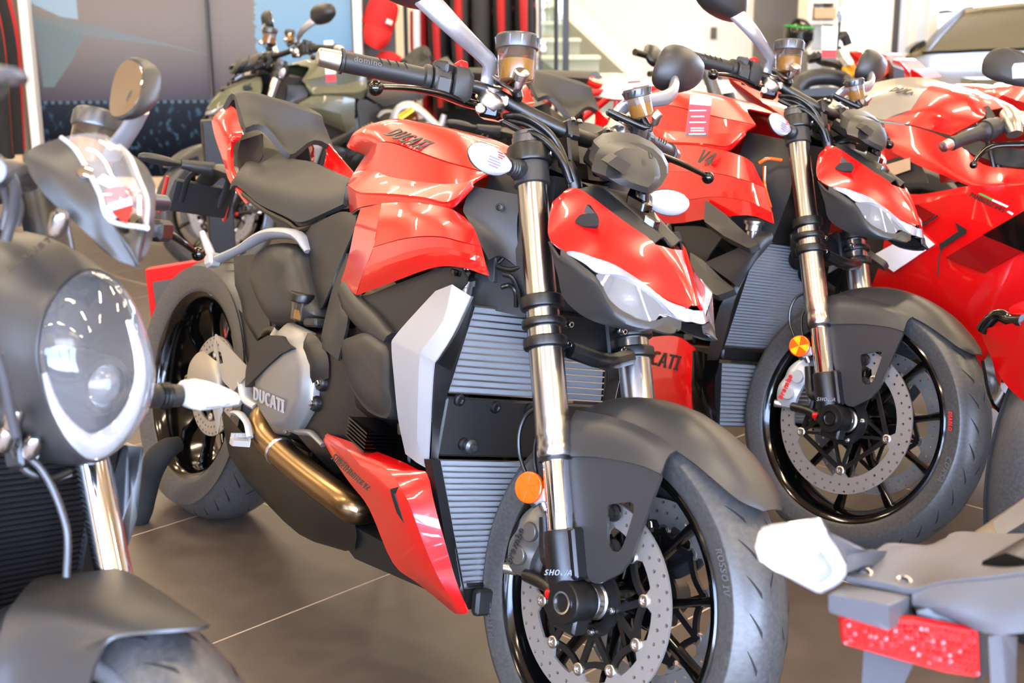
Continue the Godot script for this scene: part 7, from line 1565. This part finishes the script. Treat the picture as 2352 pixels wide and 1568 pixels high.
func lamps() -> void:
	for i in 5:
		for j in 6:
			var at := V(-5.5 + i * 3.0, 3.93, 1.2 - j * 2.5)
			var L := thing("ceiling_lamp", "long warm white lamp on the ceiling of the showroom", "lamp", Transform3D(Basis(), at), "long lamps on the ceiling")
			obj("housing", mb().box(V(0, 0.02, 0), V(1.5, 0.05, 0.16), Basis(), 0.006), M.wall_white, L)
			obj("diffuser", mb().box(V(0, -0.012, 0), V(1.46, 0.014, 0.12), Basis(), 0.004), M.lamp_glow, L)
			var a := AreaLight3D.new()
			a.name = "light"
			a.area_size = Vector2(1.46, 0.12)
			a.transform = Transform3D(Basis(V(1, 0, 0), -PI / 2), V(0, -0.03, 0))
			a.light_color = LAMP_COLOR
			a.light_energy = LAMP_ENERGY
			a.area_range = 30.0
			a.shadow_enabled = true
			L.add_child(a)
# the print of the poster, painted in the photograph's own pixels: x from left edge, y from 200 above the frame
func in_poly(p: Vector2, q: Array) -> bool: return Geometry2D.is_point_in_polygon(p, PackedVector2Array(q))
func poster_print(x0: int, x1: int, called: String) -> StandardMaterial3D:
	var im := Image.create(x1 - x0, 640, false, Image.FORMAT_RGB8)
	var nz := FastNoiseLite.new()
	nz.seed = 11
	nz.frequency = 0.03
	var facade := [W2(70, 45), W2(185, 82), W2(150, 140), W2(100, 203), W2(75, 202)]
	var band := [W2(60, 35), W2(150, 44), W2(400, 108), W2(500, 135), W2(380, 108), W2(200, 84), W2(60, 62)]
	var skyp := [W2(55, -200), W2(172, -200), W2(172, 45), W2(130, 38), W2(55, 2)]
	for y in 640:
		for x in x1 - x0:
			var p := W2(x + x0, y - 220)
			var c: Color
			var u := clampf(p.y / 235.0, 0.0, 1.0)
			c = Color(0.60, 0.58, 0.575).lerp(Color(0.36, 0.36, 0.42), u * u)
			if p.y > 235.0: c = Color(0.22, 0.25, 0.31).lerp(Color(0.07, 0.09, 0.13), clampf((p.y - 235.0) / 130.0, 0, 1))
			var edge := 587.0 + 8.0 * nz.get_noise_2d(p.x * 0.2, p.y * 3.0)
			if p.x > edge and p.y < 250.0: c = Color(0.60, 0.76, 0.88).lerp(Color(0.50, 0.68, 0.84), clampf(p.y / 200.0, 0, 1))
			elif p.y < 235.0:
				if in_poly(p, skyp): c = Color(0.66, 0.78, 0.88)
				elif in_poly(p, facade): c = Color(0.52, 0.60, 0.64) * (0.96 + 0.06 * sin(p.x * 1.7))
				elif in_poly(p, band): c = Color(0.54, 0.59, 0.62)
			elif absf(p.y - 239.0) < 4.0 and int(p.x / 9.0) % 2 == 0: c = Color(0.42, 0.52, 0.60)
			elif p.y < 420.0:
				var g := nz.get_noise_2d(p.x * 1.4, p.y * 1.0)
				if g > 0.22 and p.x < 470.0: c = c.lerp(Color(0.30, 0.44, 0.55), clampf((g - 0.22) * 3.0, 0, 0.8))
			c = c * (1.0 + 0.03 * nz.get_noise_2d(p.x * 8.0, p.y * 8.0))
			im.set_pixel(x, y, c)
	return mat(called, Color(0.80, 0.80, 0.80), 0.9, 0.0, {"metallic_specular": 0.15, "albedo_texture": ImageTexture.create_from_image(im)})
func poster_wall() -> void:
	var z := -8.2
	var o := thing("display_wall", "tall printed display wall in white posts, grey building and blue sky, behind the motorcycles", "display wall")
	for q in [[64, 476, V(-2.9458,1.3034,-8.2), V(-1.8748,1.2952,-8.2)], [484, 806, V(-1.8534,1.295,-8.2), V(-0.9748,1.2882,-8.2)]]:
		var a: Vector3 = q[2]
		var b: Vector3 = q[3]
		var m := poster_print(q[0], q[1], "poster_%d" % q[0])
		var top: float = a.y + 220.0 * (b.x - a.x) / (q[1] - q[0])
		var hgt: float = 640.0 * (b.x - a.x) / (q[1] - q[0])
		var qm := QuadMesh.new()
		qm.size = Vector2(b.x - a.x, hgt)
		obj("poster_sheet", qm, m, o, Transform3D(Basis(), V((a.x + b.x) / 2, top - hgt / 2, z + 0.003)))
		obj("backing_board", mb().box(V((a.x + b.x) / 2, top - hgt / 2, z - 0.03), V(b.x - a.x, hgt, 0.06)), M.satin_black, o)
	for q in [[V(-2.9943,1.3033,-8.15), 0.055, M.post_white], [V(-3.0984,1.3052,-8.25), 0.05, M.tail_tan], [V(-0.9555,1.2875,-8.15), 0.05, M.post_white], [V(-1.8618,1.295,-8.19), 0.012, M.alu_dark]]:
		var p: Vector3 = q[0]
		obj("post", mb().box(V(p.x + q[1] * 0.5, 1.6, p.z), V(q[1], 3.2, 0.08), Basis(), 0.004), q[2], o)
	obj("foot_rail", mb().box(V(-2.6, 0.12, -8.12), V(2.7, 0.04, 0.08), Basis(), 0.004), M.post_white, o)
func jacket(x: float, top: float, z: float, w: float, h: float, turn: float, m: Material, stripe: Material, label: String, sleeve_red := true) -> void:
	var o := thing("jacket", label, "jacket", Transform3D(Basis(V(0, 1, 0), turn), V(x, top - h, z)), "riding jackets on the rack")
	var ring := func(y: float, a: float, b: float) -> Array:
		var out := []
		for k in 14: out.append(V(cos(TAU * k / 14) * a * (1.0 + 0.06 * sin(k * 2.3 + y * 20.0)), y, sin(TAU * k / 14) * b))
		return out
	obj("torso", mb().loft([ring.call(0.0, w * 0.5, 0.05), ring.call(h * 0.35, w * 0.46, 0.052), ring.call(h * 0.75, w * 0.52, 0.055), ring.call(h * 0.93, w * 0.40, 0.05), ring.call(h, w * 0.16, 0.04)], 1, 4), m, o)
	for s in [-1, 1]:
		obj("sleeve", mb().tube([V(s * w * 0.42, h * 0.9, 0), V(s * w * 0.55, h * 0.65, 0.005), V(s * w * 0.57, h * 0.35, 0.01), V(s * w * 0.54, h * 0.02, 0.02)], [0.055, 0.058, 0.05, 0.04], 12, 4), m, o)
		if sleeve_red: obj("sleeve_stripe", mb().tube([V(s * (w * 0.46 + 0.035), h * 0.93, 0.0), V(s * (w * 0.57 + 0.04), h * 0.66, 0.005), V(s * (w * 0.59 + 0.03), h * 0.36, 0.01), V(s * (w * 0.56 + 0.025), h * 0.04, 0.02)], [0.025, 0.027, 0.024, 0.018], 8, 4, 1.0), stripe, o)
	obj("chest_badge", mb().box(V(w * 0.2, h * 0.72, 0.056), V(0.035, 0.03, 0.004)), M.tag_red, o)
	obj("zip", mb().box(V(0, h * 0.45, 0.054), V(0.012, h * 0.8, 0.006)), M.void_black, o)
	obj("hanger", mb().tube([V(0, h, 0), V(0, h + 0.06, 0), V(0.02, h + 0.1, 0)], 0.006, 8, 3), M.chrome, o)
func clothing() -> void:
	var z := -8.6
	var k := [V(-0.449,1.2886,-8.6), V(-0.3067,1.287,-8.55), V(-0.1725,1.2859,-8.55), V(-0.0384,1.2849,-8.55), V(0.1014,1.2838,-8.55)]
	var labels := ["black riding jacket with a round red badge, next to the white and red leathers", "grey riding jacket with broad red sleeve stripes in the middle of the rack", "charcoal riding jacket between two red-striped jackets", "dark riding jacket with a white slash, close to the glass railing", "black and red riding jacket at the end of the rack by the glass railing"]
	for i in 5: jacket(k[i].x, k[i].y + 0.12 + 0.02 * i, k[i].z, 0.36, 0.82, 1.5, [M.cloth_black, M.cloth_grey, M.cloth_grey, M.cloth_dark, M.cloth_black][i], M.cloth_red, labels[i], i != 2)
	var p: Vector3 = V(-0.5736,1.2907,-8.7)
	jacket(p.x, p.y + 0.02, -8.7, 0.22, 0.95, 1.4, M.cloth_red, M.paper, "red leather suit with white sleeves beside the black jackets")
	solo("garment_rail", mb().tube([V(p.x - 0.1, k[0].y + 0.24, -8.6), V(k[4].x + 0.2, k[0].y + 0.24, -8.55)], 0.014, 10).tube([V(k[4].x + 0.2, k[0].y + 0.24, -8.55), V(k[4].x + 0.2, 0, -8.55)], 0.014, 10).tube([V(p.x - 0.1, k[0].y + 0.24, -8.6), V(p.x - 0.1, 0, -8.6)], 0.014, 10), M.satin_black, "black tubular garment rail carrying the riding jackets", "clothes rail")
	# backdrop behind the rack and the perforated panel with caps
	solo("rack_backdrop", mb().box(V(-0.27, 1.2, -9.0), V(0.76, 2.4, 0.06)), M.cloth_dark, "dark backdrop board behind the riding jackets", "board")
	var a: Vector3 = V(-0.9435,1.2896,-8.35)
	var b: Vector3 = V(-0.7225,1.2879,-8.35)
	var pan := thing("pegboard", "dark grey perforated panel carrying red caps beside the display wall", "wall panel", Transform3D())
	obj("board", mb().box(V((a.x + b.x) / 2, 1.25, -8.38), V(b.x - a.x, 2.5, 0.03)), M.panel_grey, pan)
	for i in 7:
		for j in 10:
			obj("perforation", got("perf", func(): return mb().box(Vector3.ZERO, V(0.008, 0.003, 0.004)).mesh()), M.void_black, pan, Transform3D(Basis(), V(lerpf(a.x, b.x, (i + 0.5) / 7.0), a.y + 0.05 - j * 0.055, -8.364)))
	for q in [[V(-0.8018,1.1699,-8.2), "red cap with a white crest hung high on the perforated panel", 1.0], [V(-0.7688,0.8534,-8.2), "red cap hung low on the perforated panel, behind the black grip", 0.9], [V(-0.9899,0.895,-8.2), "red and white cap half hidden beside the display wall post", 0.6]]:
		var c: Vector3 = q[0]
		var s: float = q[2]
		var cap := thing("cap", q[1], "cap", Transform3D(Basis(V(0, 0, 1), -0.35).rotated(V(0, 1, 0), 0.3).scaled(V(s, s, s)), c), "red caps on the panel")
		var rings := []
		for t in [[0.14, 0.02], [0.13, 0.06], [0.11, 0.088], [0.06, 0.1], [0.0, 0.102], [-0.05, 0.1]]:
			var r := []
			for kk in 16: r.append(V(cos(TAU * kk / 16) * t[1], t[0] * 1.0, sin(TAU * kk / 16) * t[1] * 0.8))
			rings.append(r)
		obj("crown", mb().loft(rings, 1, 2), M.cap_red, cap)
		obj("brim", mb().patch([[V(-0.09, -0.05, 0.05), V(-0.04, -0.05, 0.09), V(0.03, -0.05, 0.085), V(0.085, -0.05, 0.05)], [V(-0.085, -0.11, 0.085), V(-0.03, -0.115, 0.13), V(0.03, -0.115, 0.125), V(0.08, -0.11, 0.08)], [V(-0.06, -0.165, 0.09), V(-0.02, -0.18, 0.13), V(0.02, -0.18, 0.125), V(0.055, -0.165, 0.085)]], 0.004), M.cap_red, cap)
		obj("crest", mb().box(V(0.045, 0.0, 0.085), V(0.05, 0.03, 0.01), Basis(V(0, 1, 0), 0.5), 0.004), M.paper, cap)
	# plain white box put in for the bright opening beyond the panel
	var na: Vector3 = V(-0.9125,1.1803,-10.5)
	var nb: Vector3 = V(-0.724,0.8761,-10.5)
	solo("bright_gap_block", mb().box(V((na.x + nb.x) / 2, 0.9, -10.6), V(nb.x - na.x + 0.1, 1.8, 0.3)), M.wall_white, "cream cabinet put in for the bright opening between the caps and the jackets", "block")
	# garments at the left edge, beyond the display wall
	for q in [[-4, 6.6, 0.9, "black riding jacket with red piping hanging left of the display wall", M.cloth_black], [22, 6.9, 0.4, "black trousers and jacket with a red panel hanging against the display wall post", M.cloth_dark]]:
		var lp: Vector3 = V(-2.5218,1.2823,-6.6)
		jacket(lp.x - 0.16 + q[0] * 0.0023 - (q[1] - 6.6) * 0.39, 1.42, -q[1], 0.2, 0.95, q[2], q[4], M.cloth_red, q[3])
func stairs() -> void:
	var o := thing("staircase", "pale green-grey staircase behind the glass railing, against the white wall", "staircase")
	var pts := [[V(0.2769,1.2756,-11.6), V(0.3687,1.2749,-11.6), V(0.2837,1.1316,-11.6)], [V(0.2695,1.1332,-11.3), V(0.442,1.1318,-11.3), V(0.2761,0.992,-11.3)], [V(0.262,0.9973,-11), V(0.5854,0.9948,-11), V(0.2685,0.8525,-11)], [V(0.2546,0.8617,-10.7), V(0.728,0.858,-10.7), V(0.2608,0.7134,-10.7)], [V(0.3305,0.7261,-10.4), V(0.8565,0.722,-10.4), V(0.3433,0.5809,-10.4)], [V(0.3834,0.5981,-10.1), V(0.9585,0.5935,-10.1), V(0.3962,0.4498,-10.1)]]
	for q in pts:
		var a: Vector3 = q[0]
		var b: Vector3 = q[1]
		var h: float = a.y - q[2].y
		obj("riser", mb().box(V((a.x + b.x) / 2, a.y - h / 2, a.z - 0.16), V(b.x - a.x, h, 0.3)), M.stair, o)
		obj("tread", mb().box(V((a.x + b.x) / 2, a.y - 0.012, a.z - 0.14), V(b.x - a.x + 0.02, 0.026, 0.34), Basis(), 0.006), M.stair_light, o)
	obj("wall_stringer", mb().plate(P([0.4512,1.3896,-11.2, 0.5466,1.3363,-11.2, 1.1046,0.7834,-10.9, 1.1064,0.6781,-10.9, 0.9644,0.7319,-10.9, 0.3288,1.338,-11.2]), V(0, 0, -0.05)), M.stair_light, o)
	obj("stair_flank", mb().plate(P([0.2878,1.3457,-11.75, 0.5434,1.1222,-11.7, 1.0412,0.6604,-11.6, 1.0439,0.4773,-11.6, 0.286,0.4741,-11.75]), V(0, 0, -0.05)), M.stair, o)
	obj("near_stringer", mb().plate(P([0.2176,0.8772,-10.2, 0.4536,0.7005,-10, 0.5843,0.584,-9.9, 0.4498,0.464,-9.9, 0.217,0.6679,-10.2]), V(0, 0, -0.05)), M.alu_dark, o)
	var rl := thing("glass_railing", "glass railing with a black square post and steel clamps before the staircase", "railing")
	var p1: Vector3 = V(0.4082,1.18,-9.6)
	var p0: Vector3 = V(0.1763,1.1817,-9.6)
	var p2: Vector3 = V(0.2213,1.1814,-9.62)
	obj("post", mb().box(V(p1.x, 1.0, -9.6), V(0.045, 2.0, 0.045), Basis(), 0.003), M.post_black, rl)
	obj("post", mb().box(V(p0.x, 1.0, -9.6), V(0.045, 2.0, 0.045), Basis(), 0.003), M.alu, rl)
	obj("post", mb().box(V(p2.x, 1.0, -9.65), V(0.02, 2.0, 0.03), Basis(), 0.003), M.alu_dark, rl)
	obj("glass_panel", mb().box(V((p0.x + p1.x) / 2 + 0.02, 1.1, -9.6), V(p1.x - p0.x - 0.08, 1.7, 0.012)), M.pane_green, rl)
	for q in [V(0.2399,0.9934,-9.58), V(0.2433,0.9475,-9.58), V(0.1805,0.8041,-9.58)]: obj("clamp", mb().box(q, V(0.05, 0.05, 0.04), Basis(), 0.006), M.alu, rl)
	solo("wall_switch", mb().box(V(2.0924,0.9954,-13.57), V(0.06, 0.12, 0.03), Basis(), 0.006).box(V(2.0893,0.9956,-13.55), V(0.03, 0.06, 0.012), Basis(), 0.003), M.tail_tan, "small grey switch box on the white wall", "switch")
func shop_end() -> void:
	var wall := func(a: Vector3, b: Vector3, z: float, called: String, label: String, cat: String, m: Material):
		solo(called, mb().box(V((a.x + b.x) / 2, 1.9, z), V(b.x - a.x, 3.8, 0.3), Basis(), 0.01), m, label, cat)
	wall.call(V(2.8506,1.113,-11.5), V(3.3154,1.1094,-11.5), -11.6, "column", "broad white column between the shelves and the window", "column", M.wall_white)
	wall.call(V(3.6177,1.107,-11.5), V(3.7084,1.1063,-11.5), -11.6, "column", "slim white column beside the windscreen of the dark car", "column", M.wall_white)
	wall.call(V(3.4552,1.1083,-11.5), V(3.493,1.108,-11.5), -11.6, "column", "thin white window post between the glass and the dark doorway", "column", M.wall_white)
	var a: Vector3 = V(2.5637,1.1157,-11.4)
	var b: Vector3 = V(2.8258,1.1136,-11.4)
	var sh := thing("shelf_unit", "white shelf unit with printed boxes beside the broad white column", "shelf")
	obj("side", mb().box(V(a.x + 0.02, 1.3, -11.6), V(0.04, 2.6, 0.4), Basis(), 0.004), M.wall_white, sh)
	obj("side", mb().box(V(b.x - 0.02, 1.3, -11.6), V(0.04, 2.6, 0.4), Basis(), 0.004), M.wall_white, sh)
	obj("back", mb().box(V((a.x + b.x) / 2, 1.3, -11.79), V(b.x - a.x, 2.6, 0.02)), M.wall_white, sh)
	for yy in [V(2.686,1.2849,-11.4), V(2.6949,1.111,-11.4), V(2.7079,0.8588,-11.4)]: obj("shelf", mb().box(V((a.x + b.x) / 2, yy.y, -11.6), V(b.x - a.x - 0.08, 0.03, 0.4)), M.wall_white, sh)
	solo("product_box", mb().box(V(2.703,1.1836,-11.45), V(0.18, 0.09, 0.2), Basis(), 0.004), M.paper_tan, "tan printed box on the white shelf unit", "box")
	var hc: Vector3 = V(2.4683,1.0086,-11.3)
	var hl := thing("helmet", "black helmet with a green band in the dark gap left of the white shelf unit", "helmet", Transform3D(Basis(), hc))
	obj("shell", mb().ball(Vector3.ZERO, 0.14, V(0.9, 1, 1.05), 20), M.gloss_black, hl)
	obj("band", mb().lathe([W2(0.128, 0.055), W2(0.133, 0.06), W2(0.126, 0.075), W2(0.121, 0.075)], Vector3.ZERO, V(0.1, 1, 0), 24, true), M.flag_green, hl)
	obj("visor", mb().patch([[V(-0.1, 0.02, 0.105), V(0, 0.02, 0.15), V(0.1, 0.02, 0.105)], [V(-0.1, -0.05, 0.105), V(0, -0.05, 0.148), V(0.1, -0.05, 0.105)]], 0.004), M.gloss_grey, hl)
	solo("helmet_stand", mb().box(V(hc.x, (hc.y - 0.14) / 2, hc.z), V(0.14, hc.y - 0.14, 0.2), Basis(), 0.01), M.tail_tan, "tan stand under the black helmet", "stand")
	solo("doorway_board", mb().box(V(hc.x + 0.02, 1.9, -12.4), V(0.4, 3.8, 0.1)), M.tail_tan, "brown panel at the back of the gap behind the helmet", "panel")
	var d: Vector3 = V(3.7079,1.104,-12)
	solo("doorway_board", mb().box(V(d.x + 0.06, 1.9, -12.9), V(0.16, 3.8, 0.1)), M.panel_grey, "dark narrow panel between two white posts by the car", "panel")
func car() -> void:
	var c := thing("car", "dark olive-brown car with glossy bonnet and windscreen, parked at the end of the showroom", "car")
	var base := P([2.9697,0.8457,-9.9, 3.1237,0.8798,-10, 3.3957,0.8845,-10.1, 3.7152,0.8918,-10.2, 4.0986,0.8947,-10.3, 4.4306,0.8924,-10.4])
	var hood := [P([2.6654,0.7576,-8.9, 2.7819,0.7056,-8.7, 2.9587,0.6855,-8.6, 3.2034,0.6716,-8.6, 3.4472,0.6697,-8.6, 3.7932,0.6855,-8.7]), P([2.7407,0.8157,-9.3, 2.9049,0.8309,-9.2, 3.1249,0.8355,-9.2, 3.3837,0.8398,-9.2, 3.6684,0.8439,-9.2, 4.0353,0.844,-9.3]), base]
	obj("bonnet", mb().patch(hood, 0.02, 5, 5), M.car_paint, c)
	var roof := P([3.7088,1.1792,-10.9, 3.8391,1.1961,-10.95, 4.0392,1.214,-11, 4.2717,1.2319,-11.05, 4.5377,1.2406,-11.1, 4.8691,1.2384,-11.15])
	obj("windscreen", mb().patch([base.map(func(q): return q + V(0.01, 0.01, -0.01)), roof], 0.006, 4, 5), M.car_glass, c)
	obj("windscreen_pillar", mb().tube(P([3.0218,0.8427,-9.98, 3.1457,0.8878,-10.05, 3.3696,1.0116,-10.4, 3.7154,1.1822,-10.92, 3.8249,1.2082,-11]), 0.04, 10, 4, 0.8), M.car_paint, c)
	obj("windscreen_trim", mb().tube(base.slice(1).map(func(q): return q + V(0, 0.008, 0.01)), 0.014, 8, 3), M.gloss_black, c)
	obj("roof", mb().patch([roof, roof.map(func(q): return q + V(0.05, 0.03, -0.6)), roof.map(func(q): return q + V(0.1, -0.02, -1.4))], 0.02, 4, 4), M.car_paint, c)
	obj("roof_edge", mb().tube(P([3.6869,1.1676,-10.9, 3.8319,1.1976,-10.93, 4.0316,1.2169,-10.98, 4.2635,1.2362,-11.03, 4.5291,1.245,-11.08]), 0.03, 10, 3), M.car_trim, c)
	obj("door_mirror", mb().loft([P([3.0775,0.8662,-10.1, 3.0666,0.9217,-10.1, 3.1481,0.9736,-10.1, 3.1793,0.9733,-10.1, 3.1803,0.8792,-10.1]), off(inset(P([3.0775,0.8662,-10.1, 3.0666,0.9217,-10.1, 3.1481,0.9736,-10.1, 3.1793,0.9733,-10.1, 3.1803,0.8792,-10.1]), 0.8), V(0, 0, -0.15))], 2, 1), M.gloss_black, c)
	var l: Vector3 = hood[0][0]
	obj("body_side", mb().box(V(l.x + 1.25, 0.45, -9.7), V(1.9, 0.62, 2.4), Basis(), 0.08), M.car_paint, c)
	obj("cabin_interior", mb().box(V(l.x + 1.6, 0.80, -10.9), V(1.1, 0.2, 0.8), Basis(), 0.05), M.plastic_dark, c)
	for q in [[0.45, -9.0], [2.05, -9.0], [0.95, -11.4], [2.55, -11.4]]:
		obj("wheel", mb().lathe([W2(0.2, -0.1), W2(0.31, -0.1), W2(0.33, -0.07), W2(0.33, 0.07), W2(0.31, 0.1), W2(0.2, 0.1)], V(l.x + q[0], 0.33, q[1]), V(1, 0, 0), 32), M.tyre, c)
	obj("body_rear", mb().box(V(l.x + 1.75, 0.45, -11.4), V(1.7, 0.6, 1.4), Basis(), 0.08), M.car_paint, c)
	# another red machine further back, only its tank and tail showing past the faired one
	var r := thing("motorcycle", "red motorcycle behind the mirror of the faired one, only tank and tail in view", "motorcycle", Transform3D(), "motorcycles in the showroom")
	obj("fuel_tank", mb().loft([P([1.5529,0.9195,-4.3, 1.6119,0.9569,-4.35, 1.6964,0.9447,-4.5, 1.6536,0.8795,-4.4]), P([1.5901,0.8829,-4.2, 1.6207,0.9617,-4.2, 1.7376,0.9451,-4.4, 1.7446,0.8677,-4.4]), P([1.6284,0.8585,-4.1, 1.6514,0.9512,-4.1, 1.7713,0.9285,-4.3, 1.7795,0.8419,-4.3])], 2, 4), M.red, r)
	obj("tail_unit", mb().loft([P([1.6539,0.9245,-4.9, 1.6849,0.9267,-4.9, 1.7199,0.9138,-5, 1.6945,0.9128,-5]), P([1.6545,0.9065,-4.7, 1.6941,0.9344,-4.7, 1.7671,0.9213,-4.85, 1.733,0.8852,-4.85]), P([1.6562,0.8784,-4.5, 1.6978,0.9289,-4.5, 1.7727,0.9143,-4.65, 1.7238,0.8621,-4.65])], 2, 3), M.red, r)
	obj("front_tyre", got("t0.120", func(): return tyre_mesh(0.30, 0.12, 0.2255)), M.tyre, r, Transform3D(Basis(V(0, 1, 0), -1.0), V(2.35, 0.3, -3.6)))
	obj("rear_tyre", got("t0.180", func(): return tyre_mesh(0.324, 0.18, 0.2255)), M.tyre, r, Transform3D(Basis(V(0, 1, 0), -1.0), V(1.6, 0.324, -4.85)))
	obj("engine_block", mb().loft([[V(1.7, 0.25, -4.7), V(1.85, 0.25, -4.85), V(1.85, 0.8, -4.85), V(1.7, 0.8, -4.7)], [V(2.2, 0.25, -3.9), V(2.35, 0.25, -4.0), V(2.35, 0.8, -4.0), V(2.2, 0.8, -3.9)]]), M.engine, r)
func stands() -> void:
	# red-framed sign behind the rear wheel, and the black post with vertical lettering
	var s := thing("floor_sign", "grey sign in a red frame standing behind the rear wheel of the main motorcycle", "sign")
	var q := P([-1.1571,0.4179,-4, -0.9733,0.4241,-4.15])
	var dn := V(0.03, -0.55, 0.02)
	obj("board", mb().loft([[q[0], q[1], q[1] + dn, q[0] + dn], [q[0] + V(0, 0, -0.05), q[1] + V(0, 0, -0.05), q[1] + dn + V(0, 0, -0.05), q[0] + dn + V(0, 0, -0.05)]]), M.sign_red, s)
	var ins := func(u: float, v: float) -> Vector3: return q[0].lerp(q[1], u) + dn * v + V(0, 0, 0.003)
	obj("face", mb().plate([ins.call(0.09, 0.075), ins.call(0.99, 0.075), ins.call(0.99, 0.97), ins.call(0.09, 0.97)], V(0, 0, -0.002)), M.panel_grey, s)
	obj("sign_lettering", letters("DUCATI", 0.05, 0.002, on_plane(ins.call(0.62, 0.27) + V(0, 0, 0.001), q[1] - q[0], V(0, 1, 0)), true), M.paper, s)
	var p: Vector3 = V(-1.0456,0.4916,-4.6)
	var pt := thing("banner_post", "black upright post with white and red vertical lettering behind the plate carrier", "post")
	obj("post", mb().box(V(p.x, 0.42, p.z), V(0.09, 0.84, 0.09), Basis(V(0, 1, 0), 0.3), 0.004), M.banner, pt)
	obj("foot_plate", mb().box(V(p.x, 0.008, p.z), V(0.3, 0.016, 0.3), Basis(V(0, 1, 0), 0.3), 0.004), M.satin_black, pt)
	var face := Basis(V(0, 1, 0), 0.3)
	obj("red_lettering", letters("BOX", 0.055, 0.002, on_plane(V(p.x - 0.008, (V(-1.0412,0.3894,-4.55) as Vector3).y, p.z) + face * V(0, 0, 0.0455), V(0, -1, 0), face * V(1, 0, 0)), true), M.sign_red, pt)
	obj("white_lettering", letters("CU", 0.055, 0.002, on_plane(V(p.x - 0.008, (V(-1.0313,0.5459,-4.55) as Vector3).y, p.z) + face * V(0, 0, 0.0455), V(0, -1, 0), face * V(1, 0, 0)), true), M.paper, pt)
